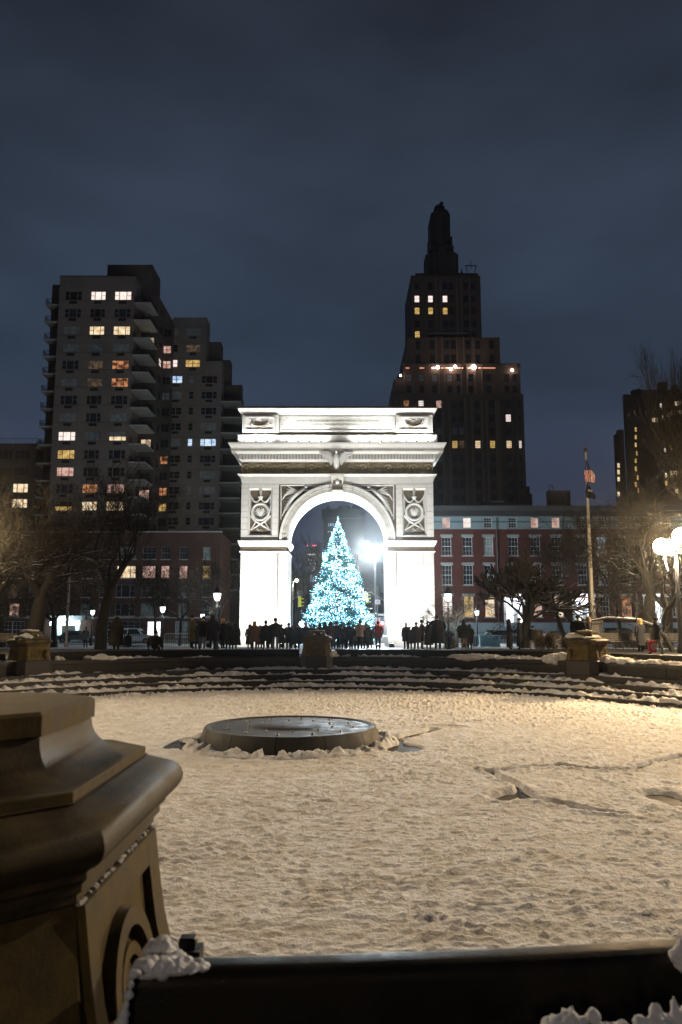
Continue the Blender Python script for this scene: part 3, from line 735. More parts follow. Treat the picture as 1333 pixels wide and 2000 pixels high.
    for (x0, y0, x1, y1) in ((549, 947.5, 549, 1014), (549, 947.5, 628, 947.5)): 
        m.tube([sp(x0, y0, .12), sp(x1, y1, .12)], 0.06, 4)
    m.build('spandrel_border', M_MARBLE, arch)
# architrave: three fasciae and a projecting lip
for (y0, y1, p) in ((940, 945, 0.02), (935.5, 940, 0.07), (931.5, 935.5, 0.12)):
    moulding('architrave_fascia', y0, y1, HW, p, p, mt=M_MARBLE)
moulding('architrave_lip', 927, 931.5, HW, 0.14, 0.40)
# frieze with roundels and leaf sprays
moulding('frieze', 902.5, 927, HW-0.02, 0.0, 0.0, mt=M_FRIEZE_SHADE)
zf_ = (za(904)+za(927))/2
m = MB(); m.tube([(0.42*math.cos(t), 0, 0.42*math.sin(t)) for t in [2*PI*i/18 for i in range(19)]], 0.07, 6, cap=False); m.ell((0, 0, 0), (0.20, 0.10, 0.20), 10, 6)
for k in range(6): a = PI*k/3; m.ell((0.22*math.cos(a), 0, 0.22*math.sin(a)), (0.10, 0.07, 0.05), 6, 4, -a)
mr_ = m.mesh('frieze_roundel', M_FRIEZE_SHADE, 60)
m = MB(); r_ = random.Random(3)
for k in range(26): m.ell((r_.uniform(-0.62, 0.62), 0, r_.uniform(-0.40, 0.40)), (0.17, 0.07, 0.045), 6, 4, r_.uniform(0, PI))
ml_ = m.mesh('leaf_spray', M_FRIEZE_SHADE, 60)
for px in (481, 510, 560, 609, 659.3, 709, 758.6, 808.6, 837.6):
    if abs(px-659.3) > 5: link('frieze_roundel', mr_, arch, (WX(px, 915, YA), YA-0.05, zf_))
for px in (495, 527, 543, 576, 593, 628, 690, 726, 742, 776, 791, 824):
    link('leaf_spray', ml_, arch, (WX(px, 915, YA), YA-0.04, zf_))
# cornice
zc = lambda y: za(y)
moulding('bed_moulding', 898, 902.5, HW, 0.10, 0.30)
moulding('dentil_course', 888.5, 898, HW, 0.22, 0.22, mt=M_MARB2)
b = MB(); zd0, zd1 = za(897.5), za(889.5)
nd = 62; wd = (2*HW+0.5)/nd
for k in range(nd): x = XA-HW-0.25+k*wd; b.box(x+0.06, x+wd-0.06, YA-0.44, YA-0.225, zd0, zd1)
o = b.build('dentils', M_MARBLE, arch); o['kind'] = 'stuff'
moulding('ovolo_course', 884.5, 888.5, HW, 0.45, 0.66)
moulding('corona', 880.3, 884.5, HW, 0.98, 0.98, mt=M_MARB2)
moulding('cyma_course', 869.5, 880.3, HW, 0.98, 1.24)
MB().box(XA-HW-1.0, XA+HW+1.0, YA-1.0, YA+DA+1.0, za(869.5)+0.001, za(868.2)).build('cornice_flashing', mat('lead_flashing', (0.08, 0.08, 0.08), 0.6), arch)
# eagle over the keystone, wings half spread
eg = MB(); ex = WX(657.5, 895, YA); ez = za(896)
eg.tube([(ex, YA-0.55, ez-1.15), (ex, YA-0.75, ez-0.55), (ex, YA-0.95, ez-0.05), (ex, YA-1.05, ez+0.30)], [0.12, 0.30, 0.30, 0.15], 9)
eagle = eg.build('eagle', M_MARBLE, arch, 60)
MB().ell((ex, YA-1.15, ez+0.45), (0.15, 0.24, 0.16)).build('eagle_head', M_MARBLE, eagle, 60)
for s in (-1, 1):
    m = MB()
    for k in range(9):
        t = k/8; m.tube([(ex+s*0.2, YA-0.85, ez+0.20-0.05*k), (ex+s*(0.75-0.05*k), YA-1.0, ez+0.42-0.07*k), (ex+s*(1.62-0.14*k), YA-0.95, ez+0.42-0.15*k)], [0.13, 0.14, 0.08], 5)
    m.build('eagle_wing', M_MARBLE, eagle, 60)
    m = MB(); m.tube([(ex+s*0.15, YA-0.6, ez-0.6), (ex+s*0.25, YA-0.55, ez-1.15)], [0.13, 0.08], 6); m.build('eagle_leg', M_MARB2, eagle, 60)
# blocking course, attic, end blocks, inscription panel
def abox(name, px0, px1, ytop, ybot, proj, mt=M_MARBLE, back=True, pr=0.0):
    y_ = (ytop+ybot)/2; x0, x1 = WX(px0, y_, YA), WX(px1, y_, YA)
    return MB().box(x0, x1, YA-proj, YA+DA+proj if back else YA-pr, za(ybot), za(ytop)).build(name, mt, arch)
abox('blocking_course', 465, 855, 851, 868.2, 0.20)
moulding('attic_base', 845.5, 851, HW, 0.42, 0.10, mt=M_STAIN_SHADE, kind='bevel')  # sloping course coloured brown for the shade out of the floods' reach
abox('attic_wall', 474, 845.5, 812, 845.5, 0.0, mt=M_MARBLE)
for c0, c1 in ((474.5, 545.5), (773.5, 844.5)):
    abox('end_block', c0, c1, 812, 846.5, 0.35, back=False, pr=0.0)
    abox('end_block_base', c0-8 if c0 < 600 else c0, c1 if c0 < 600 else c1+8, 851.2, 867.8, 0.42, back=False, pr=0.2)
    for (a, c, d, e, p) in ((c0+5, c1-8, 816, 818.5, .45), (c0+5, c1-8, 840.5, 843, .47), (c0+5, c0+8, 818.5, 840.5, .45), (c1-11, c1-8, 818.5, 840.5, .45)):
        abox('panel_frame', a, c, d, e, p, back=False, pr=0.35)
    cx = WX((c0+c1)/2-1.5, 829, YA); cz = za(829); m = MB()
    m.tube([(cx+0.75*math.cos(t), YA-0.42, cz+0.30+0.55*math.sin(t)) for t in [PI+PI*i/12 for i in range(13)]], [0.04+0.07*math.sin(PI*i/12) for i in range(13)], 6)
    m.build('garland', M_STAIN_SHADE, arch, 60)
    m = MB()
    for k in range(30):
        x = rng.uniform(-1.0, 1.0)
        m.ell((cx+x, YA-0.40, cz+rng.uniform(-.42, .42)), (0.11, 0.07, 0.04), 5, 4, rng.uniform(0, 3))
    o = m.build('carved_leaves', M_MARB2, arch, 60)
    abox('panel_shadow_gap', c0+8, c1-11, 839.2, 840.4, .38, mt=M_STAIN_SHADE, back=False, pr=0.35)  # solid dark strip painted in as shade along the panel's lower edge
for (a, c, d, e, p) in ((547, 772, 812, 816, .12), (552, 767, 841, 843.5, .12), (547, 552, 816, 843.5, .10), (767, 772, 816, 843.5, .10)):
    abox('inscription_frame', a, c, d, e, p, back=False, pr=0.0)
moulding('attic_cornice', 799.5, 806, HW+0.02, 0.30, 0.48)
moulding('attic_cornice', 806, 812, HW+0.02, 0.06, 0.30)
abox('parapet', 473, 849, 794.3, 799.5, 0.16, mt=mat('brown_roof_coping', (0.12, 0.07, 0.045), 0.8))
def text(s, x, y, z, size, mt, parent, rot=(PI/2, 0, 0), ext=0.01, align='CENTER', name='lettering'):
    cu = bpy.data.curves.new(name, 'FONT'); cu.body = s; cu.size = size; cu.align_x = align; cu.align_y = 'CENTER'; cu.extrude = ext
    t = bpy.data.objects.new(name, cu); COL.objects.link(t); t.rotation_euler = rot
    dg = bpy.context.evaluated_depsgraph_get(); me = bpy.data.meshes.new_from_object(t.evaluated_get(dg)); me.name = name
    bpy.data.objects.remove(t); me.materials.clear(); me.materials.append(mt)
    me.transform(Matrix.Rotation(rot[2], 4, 'Z')@Matrix.Rotation(rot[0], 4, 'X'))
    o_ = link(name, me, parent, (x, y, z)); return o_
M_LET = mat('engraved_letters', (0.36, 0.35, 0.30), 0.8)
for i, tx in enumerate(('LET US RAISE A STANDARD TO WHICH THE WISE AND THE HONEST', 'CAN REPAIR · THE EVENT IS IN THE HAND OF GOD', 'WASHINGTON')):
    text(tx, WX(661, 829, YA), YA-0.012, za(822.5+i*7.2), 0.26, M_LET, arch)
# floodlights: real fixtures on the ground and on the cornice
M_LENS = mat('floodlight_lens', (0.9, 0.9, 0.9), 0.3, emit=(1, 0.97, 0.9), estr=25)
def flood(x, y, z, tx, ty, tz, power, size_deg, label, color=(1.0, 0.985, 0.94), group='floodlights on the arch', s=0.22, blend=0.6):
    t = thing('floodlight', label, 'floodlight', (x, y, z), group)
    d = (Vector((tx, ty, tz))-Vector((x, y, z+s*1.3))).normalized(); q_ = d.to_track_quat('-Z', 'Y')
    b = MB(); b.box(-s, s, -s*0.6, s*0.6, -0.02, s*0.9)
    me = b.mesh('housing', M_BLACK); me.transform(q_.to_matrix().to_4x4()); o_ = link('housing', me, t, (x, y, z+s*1.3))
    b = MB(); b.box(-s*0.85, s*0.85, -s*0.5, s*0.5, -0.04, -0.022); me = b.mesh('lens', M_LENS); me.transform(q_.to_matrix().to_4x4()); link('lens', me, t, (x, y, z+s*1.3))
    MB().box(x-s*0.5, x+s*0.5, y-0.05, y+0.05, z, z+s*1.3).build('bracket', M_BLACK, t)
    l_ = bpy.data.lights.new('floodlight_lamp', 'SPOT'); l_.energy = power; l_.color = color; l_.spot_size = math.radians(size_deg); l_.spot_blend = blend; l_.shadow_soft_size = 0.12
    lo = bpy.data.objects.new('floodlight_lamp', l_); COL.objects.link(lo); lo.parent = t
    p_ = Vector((0, 0, s*1.3))+d*0.12; lo.location = p_; lo.rotation_euler = q_.to_euler()
    return t
for s, sd in ((-1, 'left'), (1, 'right')):
    flood(XA+s*10.5, YA-8.5, gzf(0, YA-8.5), XA+s*6.6, YA, 8.0, P_FLOOD, 110, 'ground floodlight aimed at the %s pier, outer one' % sd)
    flood(XA+s*4.6, YA-7.5, gzf(0, YA-7.5), XA+s*5.2, YA, 9.0, P_FLOOD, 110, 'ground floodlight aimed at the %s pier, inner one' % sd)
    flood(XA+s*(RI-0.9), YA+1.2, ZB, XA-s*3.0, YA+2.8, 12.0, P_FLOOD*0.35, 120, 'floodlight inside the passage by the %s jamb' % sd)
ATT = (481, 503, 525, 562, 584, 606, 628, 700, 722, 744, 762, 792, 812, 834)
for k_, px in enumerate(ATT):
    x = WX(px, 868, YA); y_ = YA-1.12
    o_ = flood(x, y_, za(868)+0.001, x, YA+0.1, za(815), P_ATTIC, 165, 'small cornice floodlight, %s from the %s end' % (('first', 'second', 'third', 'fourth', 'fifth', 'sixth', 'seventh')[k_ if k_ < 7 else 13-k_], 'left' if k_ < 7 else 'right'), group='small floodlights along the cornice', s=0.09, blend=1.0)
# ================================================================== christmas tree behind the arch
YT = 86.0; XT = WX(660.5, 1150, YT); ZT0 = -0.80
zt1 = WZ(1015, YT)
tree = thing('christmas_tree', 'tall fir tree covered in blue-white fairy lights seen through the arch', 'christmas tree', (XT, YT, ZT0))
MB().tube([(XT, YT, ZT0), (XT, YT, ZT0+6), (XT, YT, zt1-0.5)], [0.25, 0.16, 0.03], 8).build('trunk', M_BARK, tree, 60)
r_ = random.Random(5); HT = zt1-ZT0
def trad(t):   # crown radius at height share t
    return 4.05*(1-t)**0.88*(1.0+0.05*math.sin(t*38))+0.04
M_NEED = mat('fir_needles', (0.02, 0.14, 0.12), 0.7, (0.03, 0.22, 0.20), 2.0)
nd_ = MB(); lights = []
for k in range(1500):
    t = r_.random()**1.3*0.97
    a = r_.uniform(0, 2*PI); ra = trad(t)*r_.uniform(0.80, 1.08)
    z0 = ZT0+0.5+t*(HT-0.6); dx, dy = math.cos(a), math.sin(a)
    drop = r_.uniform(-0.30, 0.20)*ra
    p0 = Vector((XT, YT, z0)); p1 = Vector((XT+dx*ra, YT+dy*ra, z0+drop))
    side = Vector((-dy, dx, 0)); n = max(3, int(ra*4))
    for i in range(n):
        f = (i+0.6)/n; c = p0.lerp(p1, f); w_ = (0.14+0.18*(1-f))*(0.4+ra*0.25)
        tip = p0.lerp(p1, min(1.12, f+0.9/n)); tw_ = Vector((0, 0, 1))*r_.uniform(-0.7, 0.7)*w_
        for s in (-1, 1): nd_.quad(tuple(c), tuple(c+side*s*w_*0.6+tw_*s), tuple(tip+side*s*w_*0.7+tw_*s), tuple(tip))
nd_.build('branches', M_NEED, tree)['kind'] = 'stuff'
na_, lz = np.random.RandomState(2), []
cand = 16500; tt = 1-(1-na_.rand(cand)*0.999)**0.56; aa = na_.rand(cand)*2*PI
den = fbm(aa*2.6+20, tt*16+5, 3, 90)
for t, a, dn in zip(tt, aa, den):
    if dn < 0.462 and na_.rand() < 0.86: continue
    ra = trad(t)*(1.0-0.34*na_.rand()**1.5)*(0.86+0.30*float(vnoise(np.array(a*3.2+9), np.array(t*21+3), 77)))
    if na_.rand() < 0.05: ra *= 1.10
    lights.append(Vector((XT+math.cos(a)*ra, YT+math.sin(a)*ra, ZT0+0.35+t*(HT-0.3)+na_.normal()*0.08)))
for k in range(26):
    lights.append(Vector((XT+na_.normal()*0.06, YT+na_.normal()*0.06, zt1-0.5+0.035*k)))
M_LED = [mat('white_led', (1, 1, 1), 0.5, emit=(0.50, 0.88, 1.0), estr=7.5), mat('blue_led', (1, 1, 1), 0.5, emit=(0.06, 0.44, 0.80), estr=4.5), mat('pink_led', (1, 1, 1), 0.5, emit=(0.55, 0.60, 1.0), estr=8.0)]
lb = MB()
for c in lights:
    s = r_.choice((0.020, 0.026, 0.034, 0.044)); q_ = r_.random(); lb.mi = 0 if q_ < 0.42 else (1 if q_ < 0.9 else 2)
    i = len(lb.v); lb.v += [(c.x, c.y, c.z+s), (c.x+s, c.y, c.z), (c.x, c.y+s, c.z), (c.x-s, c.y, c.z), (c.x, c.y-s, c.z), (c.x, c.y, c.z-s)]
    for f_ in ((0, 1, 2), (0, 2, 3), (0, 3, 4), (0, 4, 1), (5, 2, 1), (5, 3, 2), (5, 4, 3), (5, 1, 4)): lb.f.append(tuple(i+j for j in f_)); lb.m.append(lb.mi)
lb.build('fairy_lights', M_LED, tree)['kind'] = 'stuff'
# ================================================================== lamps
def lamp_light(x, y, z, power, color, rad=0.15, parent=None, name='lamp_light'):
    l_ = bpy.data.lights.new(name, 'POINT'); l_.energy = power; l_.color = color; l_.shadow_soft_size = rad
    lo = bpy.data.objects.new(name, l_); COL.objects.link(lo); lo.location = (x, y, z)
    if parent is not None: lo.parent = parent; lo.location = Vector((x, y, z))-org(parent)
    return lo
M_LANT = mat('glowing_lantern_glass', (0.9, 0.9, 0.9), 0.4, emit=(0.90, 1.0, 0.95), estr=3.2)
def lantern_meshes():
    post = MB().lathe([(0.20, 0), (0.20, 0.15), (0.13, 0.25), (0.11, 0.7), (0.14, 0.75), (0.075, 0.85), (0.055, 2.4), (0.05, 2.75), (0.09, 2.80), (0.05, 2.86), (0.11, 2.95), (0.16, 3.02)], 10).mesh('post', M_BLACK, 40)
    bar = MB().tube([(-0.32, 0, 2.70), (0.32, 0, 2.70)], 0.02, 6).mesh('ladder_bar', M_BLACK, 40)
    glass = MB().lathe([(0.13, 3.03), (0.20, 3.20), (0.245, 3.50)], 8).mesh('lantern_glass', M_LANT, 20)
    cap = MB().lathe([(0.29, 3.51), (0.27, 3.55), (0.16, 3.72), (0.07, 3.88), (0.05, 3.95), (0.02, 4.06)], 8).mesh('lantern_cap', M_BLACK, 20)
    rib = MB()
    for k in range(4):
        a = PI/4+k*PI/2; rib.tube([(0.135*math.cos(a), 0.135*math.sin(a), 3.02), (0.255*math.cos(a), 0.255*math.sin(a), 3.52)], 0.013, 4)
    return post, bar, glass, cap, rib.mesh('lantern_frame', M_BLACK, 20)
LM = lantern_meshes()
def lantern(x, y, label, sc_=1.0, power=60):
    z = gzf(x, y); t = thing('park_lantern', label, 'street lamp', (x, y, z), 'lantern lamp posts in the park')
    for me in LM: link(me.name, me, t)
    t.scale = (sc_,)*3
    l_ = lamp_light(x, y, z+2.6, power, (0.95, 1.0, 0.95), 0.2, t)
    return t
for px, py, D, lab in ((424, 1165, 51, 'tall lit lantern post left of the arch behind the man in the cap'), (876, 1166, 51.5, 'tall lit lantern post right of the arch beside the big dark coat'),
                       (181, 1196, 84, 'distant lit lantern left of the big tree trunk'), (318, 1190, 70, 'lit lantern behind the person sitting on the far rim'),
                       (932, 1197, 84, 'lit lantern above the blue steel barrier'), (396, 1203, 90, 'small distant lantern just behind the row of men'), (1089, 1190, 88, 'unlit looking lantern behind the bare vase-shaped tree')):
    x = WX(px, 1200, D); z = gzf(0, D); head = WZ(py, D)-z; lantern(x, D, lab, head/3.3, 120 if D < 60 else 60)
# plaza lamps: tall poles with clusters of globes
M_GLOBE = mat('sodium_globe', (1, 1, 1), 0.5, emit=(1.0, 0.72, 0.40), estr=60)
def plaza_lamp(x, y, h, label, globes=4, power=P_PLAZA, gr=0.42, color=WARM, aim=None, added_glow=0):
    z = gzf(x, y); t = thing('globe_lamp', label, 'street lamp', (x, y, z), 'tall plaza lamps with globe clusters')
    MB().lathe([(0.22, 0), (0.20, 0.3), (0.12, 0.5), (0.10, 2.0), (0.08, h-0.3), (0.11, h-0.25), (0.05, h-0.1)], 12, (x, y, z)).build('pole', M_BLACK, t, 40)
    sp_ = 0.62
    b = MB(); b.tube([(x-sp_*1.3, y, z+h-0.35), (x+sp_*1.3, y, z+h-0.35)], 0.04, 6); b.tube([(x, y-sp_, z+h-0.35), (x, y+sp_, z+h-0.35)], 0.04, 6)
    b.build('crossarm', M_BLACK, t, 40)
    spots = [(-sp_*1.15, 0, 0), (0.1, -sp_*0.8, 0.48), (sp_*1.15, 0, 0.12), (0, sp_, 0.0)][:globes]
    for dx, dy, dz in spots:
        MB().ell((x+dx, y+dy, z+h+dz), (gr, gr, gr), 14, 8).build('globe', M_GLOBE, t, 60)
        MB().tube([(x+dx, y+dy, z+h-0.36), (x+dx, y+dy, z+h-gr+dz)], [0.03, 0.07], 6).build('globe_holder', M_BLACK, t, 40)
        if aim is None: lamp_light(x+dx*1.0, y+dy, z+h-0.62-gr, power/len(spots), color, 0.12, t)
    if added_glow:  # spot added to strengthen the halo round the globes
        l_ = bpy.data.lights.new('globe_beam', 'SPOT'); l_.energy = added_glow; l_.color = (1.0, 0.66, 0.32); l_.spot_size = math.radians(130); l_.spot_blend = 0.8; l_.shadow_soft_size = 0.2
        lo = bpy.data.objects.new('globe_beam', l_); COL.objects.link(lo); lo.parent = t; lo.location = (-0.4, -1.1, h+0.1); lo.rotation_euler = Vector((-0.35, -1, -0.12)).to_track_quat('-Z', 'Y').to_euler()
    if aim is not None:   # added spot of the unseen masts, cone cut to light only the basin
        l_ = bpy.data.lights.new('floodlight_lamp', 'SPOT'); l_.energy = power; l_.color = color; l_.spot_size = math.radians(62); l_.spot_blend = 0.45; l_.shadow_soft_size = 0.25
        lo = bpy.data.objects.new('floodlight_lamp', l_); COL.objects.link(lo); lo.parent = t; p_ = Vector((x, y, z+h-1.2)); lo.location = p_-Vector((x, y, z))
        d = Vector(aim)-p_; lo.rotation_euler = d.to_track_quat('-Z', 'Y').to_euler(); lo.location += d.normalized()*0.5
        q_ = d.to_track_quat('-Z', 'Y'); b = MB(); b.lathe([(0.12, 0.35), (0.30, 0.1), (0.34, -0.12)], 14); me = b.mesh('floodlight_shade', M_BLACK, 40); me.transform(q_.to_matrix().to_4x4()); link('floodlight_shade', me, t, tuple(p_))
    return t
xr = WX(1319, 1060, 41)
plaza_lamp(xr, 41, 5.45, 'glaring warm globe lamp on a black pole at the right edge', power=P_PLAZA*0.9, added_glow=12000.0)
plaza_lamp(WX(-60, 1020, 41), 41, 6.3, 'warm globe lamp just beyond the left edge', added_glow=12000.0, power=P_PLAZA*0.14)
plaza_lamp(31, 29, 17.0, 'tall warm floodlight mast on the right side of the fountain plaza', power=P_BASIN*1.25, aim=(-1, 19, ZF), globes=0)  # both masts are added out of view to brighten the basin snow
plaza_lamp(-31, 28, 17.0, 'tall warm floodlight mast on the left side of the fountain plaza', power=P_BASIN*0.85, aim=(-1, 19, ZF), globes=0)
plaza_lamp(-4, -24, 8.0, 'dimmer warm globe lamp on the plaza behind the viewer', power=1500)
# icicle under the glaring lamp
o = MB().tube([(xr-0.62, 40.9, 5.05), (xr-0.58, 40.9, 4.6), (xr-0.48, 40.9, 4.2)], [0.05, 0.035, 0.008], 6).build('icicle', mat('ice', (0.8, 0.82, 0.85), 0.15), None, 50)
tag(o, 'long icicle hanging under the glaring globe lamp', 'icicle')
# cool street lamp blazing through the arch, with mast arms and signals
def smast(px, py, D, label, estr, power, r, arm, added_glow=0, color=COOL):
    x, z = W(px, py, D); g = -0.8
    t = thing('avenue_street_lamp', label, 'street lamp', (x+arm, D, g), None)
    MB().lathe([(0.16, 0), (0.14, 1.0), (0.09, z-g-0.6)], 10, (x+arm, D, g)).build('pole', M_GREYMET, t, 40)
    MB().tube([(x+arm, D, z-0.8), (x+arm*0.6, D, z+0.2), (x, D, z+0.25)], [0.07, 0.05, 0.04], 6).build('arm', M_GREYMET, t, 40)
    MB().ell((x, D, z), (r, r*0.8, r*0.92), 20, 12).build('luminaire', mat('luminaire_%d' % int(estr), (1, 1, 1), 0.4, emit=color, estr=estr), t, 60)
    lamp_light(x, D-0.0, z-r-0.15, power, color, 0.2, t)
    if added_glow:   # spot added for the lamp's glow, aimed away from the row houses
        l_ = bpy.data.lights.new('street_lamp_beam', 'SPOT'); l_.energy = added_glow; l_.color = color; l_.spot_size = math.radians(120); l_.spot_blend = 0.8; l_.shadow_soft_size = 0.2
        lo = bpy.data.objects.new('street_lamp_beam', l_); COL.objects.link(lo); lo.parent = t; lo.location = Vector((x, D-r-0.1, z))-org(t); lo.rotation_euler = Vector((0, -1, -0.12)).to_track_quat('-Z', 'Y').to_euler()
    return t
smast(723, 1073, 97, 'dazzling white street lamp shining through the arch right of the lit fir tree', 110, P_STREET, 0.68, 0.65, added_glow=48000.0)
smast(580, 1133, 118, 'small yellowish street lamp left of the lit fir tree', 14, 1500, 0.28, -0.6, color=(1.0, 0.88, 0.62))
smast(1480, 1090, 94, 'cool white street lamp by the brick row houses beyond the right edge', 40, P_STREET*0.2, 0.3, 0.8)
# big grey pole at the left, dark pole by the flagpole
for px, py, D, r, mt_, lab in ((139, 1056, 52, 0.085, M_GREYMET, 'slim grey metal pole with a camera arm in front of the left building'), (1147, 1042, 54, 0.12, mat('dark_painted_metal', (0.05, 0.04, 0.032), 0.5), 'dark lamp pole standing next to the flagpole')):
    x, z = W(px, py, D); t = thing('metal_pole', lab, 'pole', (x, D, 0))
    MB().lathe([(r*1.6, 0), (r*1.5, 0.3), (r*1.1, 0.4), (r, z)], 10, (x, D, 0)).build('shaft', mt_, t, 40)
    b = MB(); b.tube([(x-0.45, D, z-0.35), (x+0.85, D, z-0.25)], 0.035, 5); b.ell((x+0.7, D, z-0.15), (0.22, 0.1, 0.08), 8, 5); b.build('camera_arm', mt_, t, 40)
# ---- traffic signals and signs beyond the arch
M_YEL = mat('yellow_signal_paint', (0.75, 0.68, 0.06), 0.5, emit=(0.62, 0.60, 0.05), estr=0.0)
def signal(px, py, D, label, face=1):
    x, z = W(px, py, D); t = thing('traffic_light', label, 'traffic light', (x, D, z), 'yellow traffic lights on the avenue')
    MB().box(x-0.18, x+0.18, D-0.15, D+0.15, z-0.62, z+0.62).build('housing', M_YEL, t)
    for k in range(3):
        MB().box(x+face*0.181, x+face*0.48, D-0.14, D+0.14, z+0.28-0.41*k, z+0.40-0.41*k).build('visor', M_YEL, t)
        MB().ell((x+face*0.19, D, z+0.41*(1-k)), (0.03, 0.12, 0.12), 8, 6).build('signal_lens', M_BLACK, t, 60)
    return t
signal(586, 1175, 95, 'yellow traffic light hanging left of the lit fir tree')
signal(716, 1168, 95, 'yellow traffic light right of the lit fir tree, nearer the pole')
signal(710, 1165, 97, 'yellow traffic light partly hidden by the lit fir tree', -1)
x1, z1 = W(756, 1182, 96); x2, z2 = W(712, 1157, 96)
o = MB().tube([(x2, 96, z2), (x2+0.8, 96, z2+0.02), (x1, 96, z1+0.35), (x1+3, 96, z1-1)], [0.05, 0.06, 0.07, 0.08], 6).build('signal_mast_arm', M_GREYMET, None, 50); tag(o, 'curved grey mast arm carrying the right-hand traffic lights', 'mast arm')
x1, z1 = W(562, 1178, 96); x2, z2 = W(586, 1162, 96)
o = MB().tube([(x1-2.5, 96, z1-0.6), (x1, 96, z1), (x2, 96, z2)], 0.06, 6).build('signal_mast_arm', M_GREYMET, None, 50); tag(o, 'grey mast arm carrying the left-hand traffic light', 'mast arm')
xs_, zs_ = W(738, 1176, 93)
t = thing('sign_pole', 'grey pole with white signs and a red hand signal right of the fir tree', 'sign pole', (xs_, 93, -0.8))
MB().lathe([(0.12, 0), (0.12, 0.5), (0.07, 0.6), (0.06, zs_+2.6)], 8, (xs_, 93, -0.8)).build('pole', M_GREYMET, t, 40)
M_SIGN = mat('white_sign', (0.75, 0.72, 0.74), 0.5, emit=(0.75, 0.70, 0.75), estr=0.25)
MB().box(xs_-0.3, xs_+0.3, 92.85, 92.88, zs_-0.25, zs_+0.28).build('sign_plate', M_SIGN, t)
MB().tube([(xs_+0.14*math.cos(a), 92.83, zs_+0.14*math.sin(a)) for a in [2*PI*i/12 for i in range(13)]], 0.03, 4, cap=False).build('sign_symbol', mat('sign_red', (0.5, 0.08, 0.07), 0.5), t)
z_ = WZ(1212, 93); MB().box(xs_-0.28, xs_-0.05, 92.85, 92.9, z_-0.35, z_+0.35).build('sign_plate', M_SIGN, t); MB().box(xs_+0.08, xs_+0.3, 92.85, 92.9, z_-0.35, z_+0.35).build('sign_plate', M_SIGN, t)
z_ = WZ(1218, 93); 
MB().box(xs_-0.05, xs_+0.75, 92.6, 92.8, z_-0.25, z_+0.2).build('hand_signal', mat('red_signal', (0.4, 0.02, 0.02), 0.5, emit=(1.0, 0.10, 0.07), estr=2.5), t)
MB().ell((xs_+0.5, 92.5, z_+0.05), (0.16, 0.1, 0.16), 10, 6).build('hot_spot', mat('pink_signal', (1, 1, 1), 0.5, emit=(1.0, 0.75, 0.72), estr=6), t, 60)
# blue-white work light and sparkling shrub left of the fir tree
x_, z_ = W(591, 1219, 90)
t = thing('work_light', 'bright bluish work light on a stand left of the lit fir tree', 'work light', (x_, 90, -0.8))
MB().tube([(x_, 90, -0.8), (x_, 90, z_-0.1)], 0.04, 6).build('stand', M_GREYMET, t)
MB().ell((x_, 89.9, z_), (0.36, 0.15, 0.32), 12, 8).build('lamp_head', mat('blue_white_light', (1, 1, 1), 0.5, emit=(0.65, 0.80, 1.0), estr=14), t, 60)
lamp_light(x_, 89.5, z_, 1200, (0.6, 0.78, 1.0), 0.2, t)
# ================================================================== flagpole
xf, zf0 = W(1158, 1208, 50); zf1 = WZ(884, 50)
fp = thing('flagpole', 'tall pale flagpole with a stone base and drooping flags', 'flagpole', (xf, 50, gzf(0, 50)))
MB().tube([(xf, 50, 1.4), (xf, 50, 5), (xf, 50, zf1)], [0.13, 0.12, 0.06], 10).build('pole', mat('cream_pole_paint', (0.42, 0.38, 0.28), 0.6), fp, 50)
MB().lathe([(0.85, 0), (0.85, 0.5), (0.6, 0.6), (0.52, 1.5), (0.62, 1.6), (0.62, 1.75), (0.3, 1.85), (0.2, 2.1), (0.14, 2.3)], 8, (xf, 50, gzf(0, 50)), PI/8).build('base', mat('flagpole_base', (0.13, 0.11, 0.085), 0.6), fp, 30)
b = MB(); b.ell((xf, 50, zf1+0.16), (0.13, 0.13, 0.13)); b.tube([(xf-0.1, 50, zf1+0.3), (xf, 50, zf1+0.42), (xf+0.14, 50, zf1+0.3)], 0.04, 5); b.build('finial', M_BRONZE, fp, 60)
def flag(name, pxs, y0, y1, paint, label):
    """cloth hanging in folds from the pole"""
    m = MB(); nu, nv = 15, 14; g = []
    zt0, zt1_ = WZ(y0, 49.8), WZ(y1, 49.8)
    for j in range(nv+1):
        t = j/nv; row = []
        for i in range(nu+1):
            s = i/nu; wdt = 0.10+0.50*math.sin(min(1, t*1.25)*PI/2)*(1-0.35*max(0, t-0.75)*4*0.4)
            x = xf+0.04+pxs*(s-0.35)*wdt*1.25; y = 49.8-0.10*math.sin(s*PI*3.6+t*1.5)
            z = zt0+(zt1_-zt0)*t-0.35*s*(1-t)-0.10*s
            row.append((x, y, z))
        g.append(row)
    mats = []; 
    for j in range(nv):
        for i in range(nu):
            mi = paint(i/nu, j/nv); m.mi = mi; m.quad(g[j][i], g[j][i+1], g[j+1][i+1], g[j+1][i])
    return m
M_FR = mat('flag_red', (0.42, 0.04, 0.035), 0.8); M_FW = mat('flag_white', (0.62, 0.58, 0.52), 0.8); M_FB = mat('flag_blue', (0.03, 0.045, 0.14), 0.8)
o = flag('flag', 1.0, 897, 940, lambda s, t: 2 if t < 0.34+0.25*(0.5-s) else (0 if int(s*13+t*1.5) % 2 else 1), '').build('national_flag', [M_FR, M_FW, M_FB], None, 70)
tag(o, 'furled red, white and blue striped flag drooping at the top of the flagpole', 'flag')
o = flag('flag', 0.9, 940, 972, lambda s, t: 1 if (0.35 < t < 0.45 and 0.3 < s < 0.75) else 0, '').build('black_flag', [mat('flag_black', (0.008, 0.008, 0.01), 0.8), M_FW], None, 70)
tag(o, 'furled black flag with a pale mark hanging below the striped flag', 'flag')
